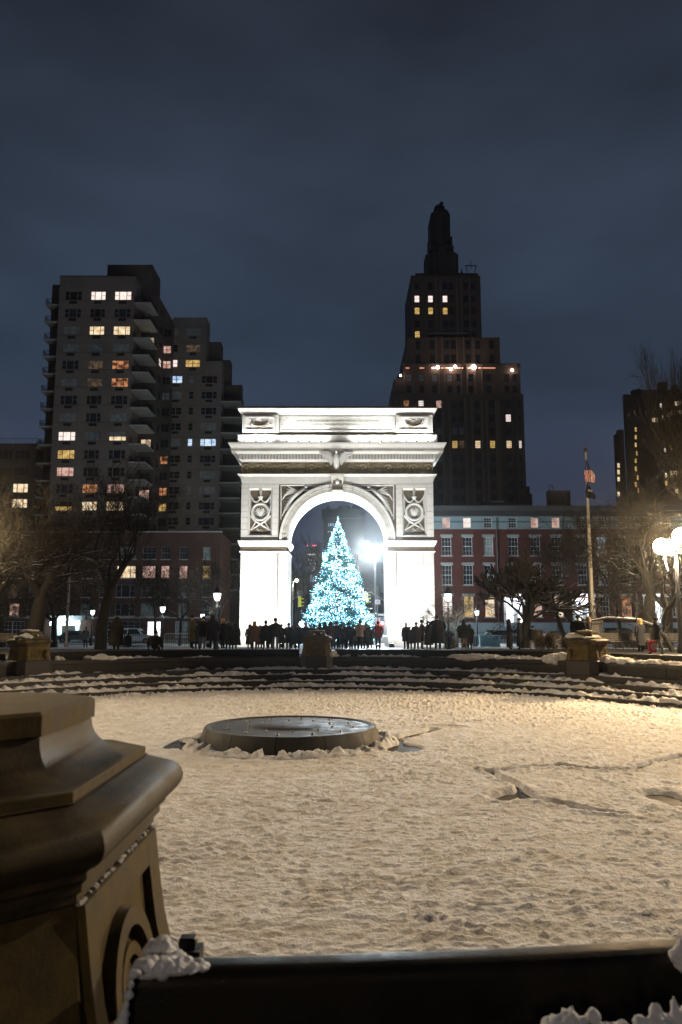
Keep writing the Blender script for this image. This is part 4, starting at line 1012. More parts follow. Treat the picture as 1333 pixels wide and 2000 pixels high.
# ================================================================== buildings
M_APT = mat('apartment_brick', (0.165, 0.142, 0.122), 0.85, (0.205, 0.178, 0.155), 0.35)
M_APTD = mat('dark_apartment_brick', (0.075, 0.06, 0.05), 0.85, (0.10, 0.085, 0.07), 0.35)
M_CONC = mat('pale_concrete', (0.38, 0.38, 0.36), 0.8, (0.30, 0.30, 0.28), 0.8)
M_BRICK = mat('red_brick', (0.052, 0.012, 0.008), 0.85, (0.068, 0.016, 0.011), 0.8)
M_BRKB = mat('brown_brick', (0.055, 0.026, 0.018), 0.85, (0.075, 0.038, 0.027), 0.8)
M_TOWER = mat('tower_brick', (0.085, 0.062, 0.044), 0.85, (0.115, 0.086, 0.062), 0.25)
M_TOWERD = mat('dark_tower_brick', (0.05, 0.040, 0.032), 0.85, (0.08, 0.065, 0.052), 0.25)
M_FARB = mat('far_tower_wall', (0.035, 0.045, 0.055), 0.8)
M_VOID = mat('unlit_room', (0.012, 0.011, 0.010), 0.9)
M_MULL = mat('dark_window_frame', (0.045, 0.04, 0.036), 0.6)
MESH = {}
def facade(holes, u0, u1, z0, z1, name, mt, parent, mapf, T=0.30, rev=None):
    """wall sheet with real openings, reveals T deep and a dark room wall behind"""
    us = sorted({u0, u1, *[round(h[0], 3) for h in holes], *[round(h[1], 3) for h in holes]}); zs = sorted({z0, z1, *[round(h[2], 3) for h in holes], *[round(h[3], 3) for h in holes]})
    us = [u for u in us if u0 <= u <= u1]; zs = [z for z in zs if z0 <= z <= z1]
    m = MB()
    for i in range(len(us)-1):
        uc = (us[i]+us[i+1])/2; run = None
        for j in range(len(zs)-1):
            zc_ = (zs[j]+zs[j+1])/2
            hole = any(h[0] < uc < h[1] and h[2] < zc_ < h[3] for h in holes)
            if not hole and run is None: run = zs[j]
            if hole and run is not None: m.quad(mapf(us[i], 0, run), mapf(us[i+1], 0, run), mapf(us[i+1], 0, zs[j]), mapf(us[i], 0, zs[j])); run = None
        if run is not None: m.quad(mapf(us[i], 0, run), mapf(us[i+1], 0, run), mapf(us[i+1], 0, zs[-1]), mapf(us[i], 0, zs[-1]))
    for a, b_, c, d in holes:
        for (p, q_) in (((a, c), (b_, c)), ((b_, c), (b_, d)), ((b_, d), (a, d)), ((a, d), (a, c))):
            m.quad(mapf(p[0], 0, p[1]), mapf(q_[0], 0, q_[1]), mapf(q_[0], T, q_[1]), mapf(p[0], T, p[1]))
    m.build(name, mt, parent)
def fy(Y): return lambda u, d, z: (u, Y+d, z)            # faces the viewer (-Y)
def fx_(X, s): return lambda u, d, z: (X-s*d, u, z)       # faces +X (s=1) or -X (s=-1); u runs along Y
def window(cx, cz, w_, h_, kind, pane, parent, Y=None, X=None, s=1, frame=None, depth=0.12, half=None, sill=False):
    """frame as a part, glass as its sub-part; kind gives the bars"""
    frame = frame or M_FRAME
    key = ('f', round(w_, 2), round(h_, 2), kind, frame.name, sill)
    if key not in MESH:
        m = MB(); t = 0.05+0.01*(w_ > 1.5); hw_, hh = w_/2, h_/2
        m.box(-hw_, -hw_+t, -0.03, 0.03, -hh, hh); m.box(hw_-t, hw_, -0.03, 0.03, -hh, hh); m.box(-hw_+t, hw_-t, -0.03, 0.03, hh-t, hh); m.box(-hw_+t, hw_-t, -0.03, 0.03, -hh, -hh+t)
        if kind == 'triple':
            for q in (-1, 1):
                x = q*w_*0.22; m.box(x-0.045, x+0.045, -0.035, 0.035, -hh+t, hh-t)
                xa, xb = sorted((q*(w_*0.22+0.045), q*(hw_-t))); m.box(xa, xb, -0.02, 0.02, -0.03, 0.03)
        elif kind == 'double':
            m.box(-0.05, 0.05, -0.035, 0.035, -hh+t, hh-t)
            for q in (-1, 1): xa, xb = sorted((q*0.05, q*(hw_-t))); m.box(xa, xb, -0.02, 0.02, -0.03, 0.03)
        elif kind == 'sash':
            m.box(-hw_+t, hw_-t, -0.02, 0.03, -0.035, 0.035)
            for q in (-1, 1): m.box(q*w_*0.17-0.012, q*w_*0.17+0.012, -0.012, 0.01, -hh+t, -0.035); m.box(q*w_*0.17-0.012, q*w_*0.17+0.012, -0.012, 0.01, 0.035, hh-t)
            for q in (-1, 1): m.box(-hw_+t, hw_-t, -0.010, 0.008, q*h_*0.25-0.012, q*h_*0.25+0.012)
        elif kind == 'grid':
            for i in range(1, 4): x = -hw_+w_*i/4; m.box(x-0.03, x+0.03, -0.02, 0.02, -hh+t, hh-t)
            for i in range(1, 4): z = -hh+h_*i/4; m.box(-hw_+t, hw_-t, -0.015, 0.015, z-0.03, z+0.03)
        else: m.box(-hw_+t, hw_-t, -0.02, 0.02, -0.03, 0.03)
        MESH[key] = m.mesh('window', frame)
    kp = ('p', round(w_, 2), round(h_, 2))
    if kp not in MESH: MESH[kp] = MB().box(-w_/2+0.03, w_/2-0.03, 0.035, 0.06, -h_/2+0.03, h_/2-0.03).mesh('pane', M_GLASS)
    if Y is not None: loc, rz = (cx, Y+depth, cz), 0.0
    else: loc, rz = (X-s*depth, cx, cz), PI/2*s
    o_ = link('window', MESH[key], parent, loc, rz)
    p_ = bpy.data.objects.new('pane', MESH[kp]); COL.objects.link(p_); p_.parent = o_
    if pane is not M_GLASS: p_.material_slots[0].link = 'OBJECT'; p_.material_slots[0].material = pane
    if half:   # a lit lower or upper part behind the same sash
        k2 = ('h', round(w_, 2), round(h_, 2), half[0])
        if k2 not in MESH:
            z0, z1 = (-h_/2+0.06, -h_*0.05) if half[0] == 'low' else (0.0, h_/2-0.06)
            MESH[k2] = MB().box(-w_/2+0.06, w_/2-0.06, 0.020, 0.030, z0, z1).mesh('blind', M_BLIND)
        q = bpy.data.objects.new('blind', MESH[k2]); COL.objects.link(q); q.parent = o_; q.material_slots[0].link = 'OBJECT'; q.material_slots[0].material = half[1]
    return o_
def simple(name, parent, mt, x0, x1, y0, y1, z0, z1): return MB().box(x0, x1, y0, y1, z0, z1).build(name, mt, parent)
def pick(r_, opts):
    q = r_.random(); a = 0
    for m_, p_ in opts:
        a += p_
        if q < a: return m_
    return opts[0][0]
DARKMIX = [(M_GLASS, 0.55), (M_BLIND, 0.25), (M_VOID, 0.20)]
# ------------------------------------------------------------------ A: big apartment slab on the left
YA1 = 125.0; G = -0.8
apt = thing('apartment_tower', 'tall grey-brown apartment tower with balconies at both corners left of the arch', 'apartment building', (WX(170, 1216, YA1), YA1, G))
xl, xr_ = WX(99.5, 900, YA1), WX(252, 900, YA1); zr = WZ(540, YA1)
rowsA = [577, 610.5, 645, 678.5, 712, 746.5, 780.5, 815, 851.5, 887, 921, 954, 988, 1021]
colx = [(WX(142.4, 610, YA1), 2.75), (WX(191, 610, YA1), 2.45), (WX(239.5, 610, YA1), 2.75)]
rA = random.Random(8)
LITA = {(0, 1): L_WHITE, (0, 2): L_WHITE, (2, 1): L_WARM, (2, 2): L_WARM, (4, 2): L_ORA, (4, 1): L_DIM, (5, 2): L_ORA, (5, 1): L_DIM, (8, 0): L_WHITE, (9, 0): L_YEL, (10, 0): L_PINK, (11, 2): L_PINK, (11, 1): L_ORA, (12, 1): L_WARM, (12, 2): L_WARM, (7, 2): M_BLIND, (8, 1): M_BLIND, (3, 0): M_BLIND, (3, 1): M_BLIND, (3, 2): M_BLIND, (5, 0): M_BLIND, (8, 2): L_WARM, (12, 0): L_YEL, (0, 0): M_VOID}
holes = []; wins = []
for i, yr in enumerate(rowsA):
    z = WZ(yr, YA1)
    for j, (x, w_) in enumerate(colx): holes.append((x-w_/2, x+w_/2, z-0.78, z+0.74)); wins.append((x, z-0.02, w_, 1.5, i, j))
facade(holes, xl, xr_, G, zr, 'wall', M_APT, apt, fy(YA1))
for x, z, w_, h_, i, j in wins:
    p_ = LITA.get((i, j)) or pick(rA, DARKMIX); hf = None
    if (i, j) == (8, 2): p_ = M_BLIND; hf = ('low', L_WARM)
    if (i, j) == (12, 0): p_ = M_VOID; hf = ('low', L_YEL)
    window(x, z, w_, h_, 'triple', p_, apt, Y=YA1, half=hf)
    o_ = MESH.setdefault('ac', MB().box(-0.62, 0.62, -0.05, 0.12, -0.24, 0.20).mesh('air_conditioner', M_VOID)); link('air_conditioner', o_, apt, (x, YA1, z-1.18))
for i, yr in enumerate(rowsA): simple('floor_band', apt, M_APTD, xl+0.01, xr_-0.01, YA1-0.03, YA1+0.01, WZ(yr, YA1)-0.86, WZ(yr, YA1)-0.80)
simple('tower_body', apt, M_APT, xl+0.001, xr_+0.0, YA1+0.32, YA1+20, G, zr-0.01)
simple('roof_parapet', apt, M_APTD, xl-0.03, xr_+0.03, YA1-0.04, YA1+0.5, zr, zr+0.15)
# left setback wing and balconies
xw = WX(101, 553, YA1+5)
simple('side_wing', apt, M_APTD, WX(84, 900, YA1+2), xl-0.01, YA1+2.2, YA1+18, G, WZ(556, YA1+2.2))
def balcony(x0, x1, y0, y1, z, parent, rail=True):
    k = ('slab', round(x1-x0, 2), round(y1-y0, 2))
    if k not in MESH:
        w_, d_ = (x1-x0)/2, (y1-y0)/2
        MESH[k] = MB().box(-w_, w_, -d_, d_, -0.11, 0.13).mesh('balcony_slab', M_CONC)
        m = MB(); m.box(-w_+0.03, w_-0.03, -d_+0.03, -d_+0.07, 1.02, 1.07); 
        for q in (-1, 1): m.box(q*(w_-0.05)-0.02, q*(w_-0.05)+0.02, -d_+0.07, d_, 1.02, 1.07)
        n = int(2*w_/0.16)
        for i in range(n+1): x = -w_+0.04+(2*w_-0.08)*i/n; m.box(x-0.012, x+0.012, -d_+0.035, -d_+0.06, 0.161, 1.02)
        for q in (-1, 1):
            for i in range(int(2*d_/0.2)): y = -d_+0.12+i*0.2; m.box(q*(w_-0.05)-0.012, q*(w_-0.05)+0.012, y-0.012, y+0.012, 0.161, 1.02)
        MESH[('rail',)+k[1:]] = m.mesh('railing', M_BLACK)
    s_ = link('balcony_slab', MESH[k], parent, ((x0+x1)/2, (y0+y1)/2, z))
    if rail:
        r2 = bpy.data.objects.new('railing', MESH[('rail',)+k[1:]]); COL.objects.link(r2); r2.parent = s_
dzA = [WZ(y, YA1) for y in rowsA]
for i, z in enumerate(dzA[:-1]):
    balcony(xl-2.3, xl-0.02, YA1+0.3, YA1+4.5, z-1.45, apt)
    x0 = xr_-0.0
    balcony(x0+0.02, x0+2.75, YA1-0.4, YA1+5.0, z-1.45, apt)
# recess wall behind right balconies (faces the viewer), then the long east wall
YB = YA1+5.0; xe = xr_+2.6
holes = []; dw = []
for i, z in enumerate(dzA): holes.append((xr_+0.5, xr_+2.2, z-1.25, z+0.65)); dw.append((xr_+1.35, z-0.3))
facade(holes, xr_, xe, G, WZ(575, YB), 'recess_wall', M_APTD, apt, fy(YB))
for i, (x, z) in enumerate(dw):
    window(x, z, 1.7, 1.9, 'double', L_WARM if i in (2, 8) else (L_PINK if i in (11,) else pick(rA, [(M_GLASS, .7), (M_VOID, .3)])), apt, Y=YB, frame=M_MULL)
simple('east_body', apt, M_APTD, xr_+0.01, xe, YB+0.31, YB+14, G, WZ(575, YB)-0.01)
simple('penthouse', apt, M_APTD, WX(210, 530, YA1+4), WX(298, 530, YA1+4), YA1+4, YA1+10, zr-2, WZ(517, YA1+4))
east = [(YB+2.8, 1.6), (YB+7, 1.6), (YB+11.5, 1.6)]
for i, z in enumerate(dzA):
    for j, (y_, w_) in enumerate(east):
        mt_ = L_WHITE if (i, j) in ((3, 0), (2, 1)) else (L_WARM if (i, j) in ((5, 1), (8, 1), (4, 2)) else M_GLASS)
        window(y_, z, w_, 1.4, 'double', mt_, apt, X=xe, depth=-0.04, frame=M_MULL)
# ---- B: second wing stepping down to the right
YW = 142.0
wing = thing('apartment_wing', 'stepped rear wing of the apartment block directly left of the arch', 'apartment building', (WX(380, 1216, YW), YW, G))
xa, xb, xc = WX(330, 900, YW), WX(404, 650, YW), WX(430.5, 900, YW)
rowsW = [648, 680, 709.5, 741, 771.5, 802.5, 833, 864, 896, 927.5, 957.5, 988, 1018]
zW = [WZ(y, YW) for y in rowsW]
ztopW, zst = WZ(620, YW), WZ(667, YW)
holes = []; wn = []
for i, z in enumerate(zW):
    if i < 3: cs = [(WX(342, 700, YW), 1.0, 'one'), (WX(377, 700, YW), 2.7, 'double')]
    else: cs = [(WX(345, 740, YW), 2.2, 'double'), (WX(374.7, 740, YW), 0.85, 'one'), (WX(409.5, 740, YW), 2.9, 'triple')]
    for j, (x, w_, k) in enumerate(cs): holes.append((x-w_/2, x+w_/2, z-0.7, z+0.7)); wn.append((x, z, w_, k, i, j))
hl = [h for h in holes if h[1] <= xb]; hr = [h for h in holes if h[0] >= xb-0.01]; hm = [h for h in holes if h[0] < xb-0.01 < h[1]]
facade(hl+[(h[0], min(h[1], xb), h[2], h[3]) for h in hm], xa, xb, G, ztopW, 'wall', M_APT, wing, fy(YW))
facade(hr+[(max(h[0], xb), h[1], h[2], h[3]) for h in hm], xb, xc, G, WZ(705, YW), 'wall', M_APT, wing, fy(YW))
LITW = {(1, 1): L_DIM, (2, 1): L_YEL, (2, 0): L_WHITE, (3, 0): L_BLUE, (7, 1): L_BLUE, (7, 2): L_BLUE, (0, 1): M_BLIND, (5, 0): M_VOID}
for x, z, w_, k, i, j in wn:
    window(x, z, w_, 1.4, k, LITW.get((i, j)) or pick(rA, DARKMIX), wing, Y=YW)
    if w_ > 2: link('air_conditioner', MESH['ac'], wing, (x, YW, z-1.12))
for z in zW: simple('floor_band', wing, M_APTD, xa+0.01, (xb if z > zst-3 else xc)-0.01, YW-0.03, YW+0.01, z+0.95, z+1.0)
simple('wing_body', wing, M_APT, xa, xb, YW+0.31, YW+3.6, G, ztopW-0.01)
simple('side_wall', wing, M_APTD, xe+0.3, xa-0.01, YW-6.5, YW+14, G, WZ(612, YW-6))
for i, z in enumerate([WZ(y_+3, YW-6.5) for y_ in rowsW]):
    mt_ = {1: L_PINK, 2: L_PINK, 8: L_ORA, 10: L_ORA, 11: L_YEL}.get(i, pick(rA, DARKMIX))
    window((xe+0.3+xa)/2+0.4, z, 1.5, 1.4, 'double', mt_, wing, Y=YW-6.5, depth=-0.05, frame=M_MULL)
simple('wing_step', wing, M_APTD, xb+0.01, xc-0.8, YW+3, YW+6, G, WZ(668, YW+3))
simple('wing_step_front', wing, M_APT, xb+0.01, xc, YW+0.31, YW+2.99, G, WZ(705, YW)-0.01)
simple('wing_step', wing, M_APTD, xc-1.6, WX(449, 750, YW+6), YW+6, YW+9, G, WZ(703, YW+6))
simple('wing_step', wing, M_APTD, WX(440, 750, YW+9), WX(466, 780, YW+9), YW+9, YW+12, G, WZ(757, YW+9))
xd = WX(470, 900, YW)
for i, z in enumerate([WZ(y, YW) for y in (786, 817, 847, 878.6, 911.6, 944, 974, 1003.6, 1033, 1063, 1093, 1123, 1153)]):
    balcony(xc+0.05, xd, YW-0.6, YW+4, z, wing)
    window((xc+xd)/2+0.2, z+1.5, 2.4, 1.7, 'triple', pick(rA, [(M_GLASS, .5), (M_BLIND, .3), (M_VOID, .2)]), wing, Y=YW+6, frame=M_MULL, depth=-0.05)
simple('balcony_wall', wing, M_APTD, xc+0.01, xd-0.5, YW+4.2, YW+5.9, G, WZ(757, YW+6))
# ---- C: dark block at the far left
YL = 128.0
lb_ = thing('far_left_block', 'dark apartment block at the left edge with two lit window rows', 'apartment building', (WX(20, 1216, YL), YL, G))
xq0, xq1 = WX(-120, 900, YL), WX(71, 900, YL); zq = WZ(866, YL)
cols_ = [(WX(x, 953, YL), w_) for x, w_ in ((-60, 2.6), (-25, 2.6), (8, 2.2), (40, 2.5))]
rws = [888, 920, 953, 983, 1013, 1045, 1077, 1110, 1145, 1188]
holes = [(x-w_/2, x+w_/2, WZ(y, YL)-0.75, WZ(y, YL)+0.75) for y in rws for x, w_ in cols_]
facade(holes, xq0, xq1, G, zq, 'wall', M_APTD, lb_, fy(YL))
for i, y in enumerate(rws):
    for j, (x, w_) in enumerate(cols_):
        window(x, WZ(y, YL), w_, 1.5, 'triple', L_WARM if (i, j) in ((2, 3), (3, 3)) else (L_PINK if (i, j) in ((8, 3), (7, 3), (9, 3)) else pick(rA, DARKMIX)), lb_, Y=YL, frame=M_MULL)
simple('body', lb_, M_APTD, xq0, xq1, YL+0.31, YL+15, G, zq-0.01)
for i, y in enumerate((875, 907, 936, 967, 1000, 1032)):
    balcony(xq1+0.02, xq1+2.6, YL-0.3, YL+3, WZ(y, YL), lb_)
    if i in (1, 2, 3): window(xq1+1.0, WZ(y, YL)-1.4, 0.9, 1.6, 'one', (L_BLUE, L_WHITE, L_YEL)[i-1], lb_, Y=YL+3.0, depth=-0.1)
simple('balcony_wall', lb_, M_APTD, xq1+0.01, xq1+2.6, YL+3.1, YL+14, G, zq)
b = MB()
for k in range(14): x = xq1-0.3-k*0.7; b.box(x-0.02, x+0.02, YL+0.5, YL+0.54, zq, zq+0.95)
b.box(xq1-10, xq1, YL+0.5, YL+0.54, zq+0.951, zq+1.0); b.build('roof_railing', M_BLACK, lb_)
# ---- D: low brick building in front, left of the arch
YR = 113.0
low = thing('brick_apartment_house', 'low brown brick house row with a brightly lit entrance at the left', 'building', (WX(220, 1216, YR), YR, G))
xg0, xg1 = WX(-160, 1100, YR), WX(431, 1060, YR); zg = WZ(1040, YR)
colsD = [(WX(x, 1117, YR), w_) for x, w_ in ((-100, 1.4), (-60, 1.4), (-20, 1.4), (32, 1.4), (68, 1.4), (170, 1.4), (206, 1.4), (247, 2.7), (291, 1.9), (323, 1.2), (358.5, 1.15), (404, 1.15))]
rowsD = [1080, 1117, 1154, 1191]
holes = []; wd_ = []
for i, y in enumerate(rowsD):
    for j, (x, w_) in enumerate(colsD):
        z = WZ(y, YR); h_ = 1.75; holes.append((x-w_/2, x+w_/2, z-h_/2, z+h_/2)); wd_.append((x, z, w_, h_, i, j))
zgf = WZ(1227, YR)
gfx = [(WX(x, 1227, YR), w_) for x, w_ in ((-60, 1.6), (-20, 1.6), (12, 1.6), (36, 1.7), (73, 1.6), (207, 1.5), (256, 2.6), (301, 1.9), (356, 1.9), (404, 1.4))]
for x, w_ in gfx: holes.append((x-w_/2, x+w_/2, zgf-1.35, zgf+0.95))
ex0, ex1 = WX(110, 1225, YR), WX(156, 1225, YR)
holes.append((ex0, ex1, G+0.02, WZ(1211, YR)))
facade(holes, xg0, xg1, G, zg, 'wall', M_BRKB, low, fy(YR), T=0.35)
for x, z, w_, h_, i, j in wd_:
    mt_ = {(1, 7): L_WARM, (1, 8): L_PINK, (1, 9): L_PINK, (1, 10): L_PINK, (1, 11): L_YEL, (3, 3): L_PINK, (2, 3): L_DIM}.get((i, j)) or pick(rA, DARKMIX)
    window(x, z, w_, h_, 'triple' if w_ > 2 else 'sash', mt_, low, Y=YR, frame=M_FRAME)
    simple('window_sill', low, M_CONC, x-w_/2-0.1, x+w_/2+0.1, YR-0.10, YR+0.02, z-h_/2-0.14, z-h_/2-0.003)
for k, (x, w_) in enumerate(gfx):
    window(x, zgf-0.2, w_, 2.3, 'sash', (L_SHOP if k == 7 else (M_BLIND if k in (8,) else M_GLASS)), low, Y=YR, frame=M_WFRAME)
simple('body', low, M_BRKB, xg0, xg1, YR+0.36, YR+11, G, zg-0.01)
simple('cornice', low, M_CONC, xg0-0.2, xg1+0.2, YR-0.22, YR+0.6, zg+0.001, zg+0.16)
simple('string_course', low, M_CONC, xg0, ex0-1.0, YR-0.10, YR-0.002, WZ(1206.5, YR)-0.09, WZ(1206.5, YR)+0.09)
simple('string_course', low, M_CONC, ex1+1.0, xg1, YR-0.10, YR-0.002, WZ(1206.5, YR)-0.09, WZ(1206.5, YR)+0.09)
# lit entrance
simple('hallway', low, mat('lit_hallway', (0.5, 0.6, 0.62), 0.6, emit=(0.35, 0.72, 0.80), estr=0.55), ex0, ex1, YR+0.351, YR+0.36, G, WZ(1211, YR))
simple('entrance_doors', low, M_VOID, (ex0+ex1)/2-0.9, (ex0+ex1)/2+0.9, YR+0.25, YR+0.34, G, WZ(1222, YR))
M_STUC = mat('white_portico_paint', (0.60, 0.68, 0.70), 0.6)
for x in (ex0-0.25, ex1+0.25): MB().lathe([(0.24, 0), (0.24, 0.2), (0.17, 0.3), (0.15, 2.5), (0.24, 2.7)], 12, (x, YR-0.9, G)).build('column', M_STUC, low, 40)
simple('portico', low, M_STUC, ex0-0.7, ex1+0.7, YR-1.3, YR-0.003, G+2.71, G+3.3)
for x in (ex0-0.25, ex1+0.25):
    z = WZ(1218, YR); MB().ell((x, YR-1.35, z), (0.20, 0.18, 0.30), 8, 6).build('entrance_lamp', mat('entrance_lamp_glass', (1, 1, 1), 0.5, emit=(0.75, 0.95, 1.0), estr=9), low, 60)
lamp_light((ex0+ex1)/2, YR-1.6, G+2.3, 700, (0.7, 0.92, 1.0), 0.2, low)
# ---- E: red brick row houses at the right
YH = 106.0
row = thing('row_houses', 'red brick row houses with a pale top storey right of the arch', 'row houses', (WX(1000, 1216, YH), YH, G))
xh0, xh1 = WX(842, 1100, YH), WX(1560, 1100, YH)
zcr = WZ(994, YH); zfr1, zfr0 = WZ(1008.5, YH), WZ(1033.5, YH); zbase = WZ(1216, YH)
colsH = [872.5, 913.5, 954.5, 1003, 1046, 1087.5, 1136, 1176, 1219, 1262, 1305, 1348, 1391, 1434, 1477]
cx_ = [WX(x, 1067, YH) for x in colsH]
TOPL = {0: L_PINK, 1: L_WHITE, 4: L_PINK, 5: L_PINK}
holes = []; 
for x in cx_: holes.append((x-0.52, x+0.52, WZ(1021, YH)-0.68, WZ(1021, YH)+0.68))
facade(holes, xh0, xh1, zfr0+0.001, zfr1, 'top_storey', mat('pale_blue_paint', (0.20, 0.25, 0.27), 0.7, (0.17, 0.22, 0.235), 1.0), row, fy(YH))
for k, x in enumerate(cx_): window(x, WZ(1021, YH), 1.04, 1.36, 'sash', TOPL.get(k, M_GLASS), row, Y=YH, frame=M_WFRAME)
for a, c in zip([xh0-0.5]+cx_, cx_+[xh1]): 
    if c-a > 1.2: simple('trim_stripe', row, mat('dark_teal_paint', (0.05, 0.11, 0.12), 0.7), a+0.56, c-0.56, YH-0.03, YH-0.002, WZ(1019.5, YH)-0.08, WZ(1019.5, YH)+0.14)
holes = []; wl = []
for r, (yr, h_) in enumerate(((1067, 2.45), (1123, 2.6), (1185, 2.7))):
    for k, x in enumerate(cx_):
        z = WZ(yr, YH)
        if r == 2 and k in (3, 6, 9): continue
        holes.append((x-0.63, x+0.63, z-h_/2, z+h_/2)); wl.append((x, z, h_, r, k))
doors = [(WX(a, 1190, YH), WX(c, 1190, YH), k) for k, (a, c) in {3: (989, 1021), 6: (1123, 1158), 9: (1262, 1291)}.items()]
zdt = WZ(1168, YH)
for a, c, k in doors: holes.append((a, c, zbase-0.6, zdt))
facade(holes, xh0, xh1, zbase-0.6, zfr0, 'brick_wall', M_BRICK, row, fy(YH))
LH = {(2, 0): L_WHITE, (2, 1): L_YEL, (2, 2): L_WARM, (2, 4): L_PINK, (2, 5): L_WARM, (2, 8): L_ORA, (0, 7): L_BLUE, (0, 2): M_BLIND, (2, 11): M_BLIND}
M_LINT = mat('pale_lintel_stone', (0.22, 0.24, 0.24), 0.7)
for x, z, h_, r, k in wl:
    window(x, z, 1.26, h_, 'sash', LH.get((r, k)) or pick(rA, [(M_GLASS, .6), (M_BLIND, .2), (M_VOID, .2)]), row, Y=YH, frame=M_WFRAME)
    simple('lintel', row, M_LINT, x-0.82, x+0.82, YH-0.08, YH-0.002, z+h_/2+0.003, z+h_/2+0.36)
    simple('window_sill', row, M_LINT, x-0.78, x+0.78, YH-0.10, YH-0.002, z-h_/2-0.16, z-h_/2-0.003)
for a, c, k in doors:
    simple('doorway', row, L_SHOP, a, c, YH+0.28, YH+0.29, zbase-0.6, zdt)
    simple('door_surround', row, M_WFRAME, a-0.3, a-0.002, YH-0.22, YH-0.002, zbase-0.6, zdt+0.2); simple('door_surround', row, M_WFRAME, c+0.002, c+0.3, YH-0.22, YH-0.002, zbase-0.6, zdt+0.2)
    simple('door_lintel', row, M_WFRAME, a-0.4, c+0.4, YH-0.35, YH-0.002, zdt+0.201, zdt+0.55)
    simple('front_door', row, M_WFRAME, (a+c)/2-0.1, (a+c)/2+0.5, YH+0.15, YH+0.20, zbase-0.6, zdt-0.7)
    for q in range(5): simple('stoop_step', row, M_LINT, a-0.3, c+0.3, YH-2.6+q*0.4, YH-0.36, G, G+0.2+0.2*q) if q == 0 else simple('stoop_step', row, M_LINT, a-0.3, c+0.3, YH-2.6+q*0.4, YH-0.36, G+0.2*q+0.001, G+0.2+0.2*q)
    lamp_light((a+c)/2, YH-0.6, zdt-0.3, 350, (0.85, 0.9, 1.0), 0.15, row)
simple('basement_wall', row, mat('pale_blue_stone', (0.24, 0.31, 0.34), 0.8, (0.19, 0.25, 0.28), 1.5), xh0, xh1, YH-0.12, YH+0.3, G, zbase-0.001)
for k, x in enumerate(cx_): simple('basement_window', row, M_GLASS, x-0.55, x+0.55, YH-0.16, YH-0.121, G+0.35, G+1.35)
simple('cornice', row, mat('dark_cornice', (0.05, 0.052, 0.055), 0.7), xh0-0.3, xh1, YH-0.75, YH+1, WZ(997.5, YH-0.6), zcr+0.35)
simple('cornice_bed', row, mat('cornice_bed', (0.025, 0.025, 0.027), 0.8), xh0, xh1, YH-0.45, YH+0.9, zfr1+0.001, WZ(997.5, YH-0.6)-0.001)
for px in (971, 1101, 1238): x = WX(px, 1067, YH); MB().tube([(x, YH-0.12, zbase), (x, YH-0.12, zfr1-0.2)], 0.07, 6).build('downpipe', M_BLACK, row)
simple('body', row, M_BRICK, xh0, xh1, YH+0.31, YH+12, G, zfr1)
b1 = simple('roof_shed', row, M_TOWER, WX(1072, 975, YH+4), WX(1115, 975, YH+4), YH+4, YH+5.2, zcr, WZ(958, YH+4))
x = WX(1079, 950, YH+4); z = WZ(957, YH+4)
MB().tube([(x-0.3, YH+4.5, z), (x-0.3, YH+4.5, z+0.5), (x-0.15, YH+4.5, z+0.75), (x+0.1, YH+4.5, z+0.75), (x+0.25, YH+4.5, z+0.5), (x+0.25, YH+4.5, z)], 0.06, 6).build('vent_pipe', M_BLACK, row, 60)
b = MB(); b.box(WX(944, 985, YH+3), WX(1010, 985, YH+3), YH+3, YH+6, zcr+0.2, WZ(981, YH+3)); b.build('roof_bulkhead', M_TOWERD, row)
simple('bulkhead_cap', row, M_CONC, WX(960, 978, YH+4), WX(986, 978, YH+4), YH+4, YH+5, WZ(981, YH+3)+0.001, WZ(978, YH+4))
# ---- F: the art-deco tower
YO = 186.0
tw = thing('art_deco_tower', 'dark stepped art-deco skyscraper with lit terrace behind the row houses', 'tower', (WX(890, 1216, YO), YO, G))
def tier(name, px0, px1, ytop, ybot, y_ref, dy=0.0, depth=26, mt=M_TOWER, ch=0.0, parent=tw):
    Yt = YO+dy; x0, x1 = WX(px0, y_ref, Yt), WX(px1, y_ref, Yt); z1 = WZ(ytop, Yt); z0 = WZ(ybot, Yt) if ybot else G
    if ch: 
        c = ch; rings = [[(x0+c+k, Yt+k, z), (x1-c-k, Yt+k, z), (x1-k, Yt+c+k, z), (x1-k, Yt+depth, z), (x0+k, Yt+depth, z), (x0+k, Yt+c+k, z)] for z, k in ((z0, 0), (z1-0.8, 0), (z1, 0.6))]
        return MB().loft(rings).build(name, mt, parent), x0, x1, z0, z1
    return MB().box(x0, x1, Yt, Yt+depth, z0, z1).build(name, mt, parent), x0, x1, z0, z1
rT = random.Random(4)
# base tier with openings
T5 = (WX(765, 880, YO), WX(1026, 880, YO), G, WZ(770, YO))
rows5 = [789, 816, 841.5, 867.5, 894.5, 920.5, 946.5, 972.5]
cols5 = [795, 824, 859, 889, 902.5, 934, 962.7, 995, 1017]
holes = []; w5 = []
for i, y in enumerate(rows5):
    for j, px in enumerate(cols5):
        x = WX(px, 867, YO); z = WZ(y, YO); w_ = 1.25 if j < 8 else 0.7; holes.append((x-w_/2, x+w_/2, z-0.98, z+0.90)); w5.append((x, z-0.04, w_, i, j))
facade(holes, *T5, 'wall', M_TOWER, tw, fy(YO))
LT = {(3, 3): L_YEL, (3, 4): L_DIM, (3, 5): L_WARM, (3, 6): L_YEL, (3, 7): L_WARM, (3, 8): L_WHITE, (1, 7): L_WHITE, (0, 1): L_WHITE, (0, 2): L_PINK, (0, 0): L_ORA, (2, 3): M_BLIND, (2, 4): M_BLIND, (2, 2): M_BLIND, (4, 2): M_BLIND}
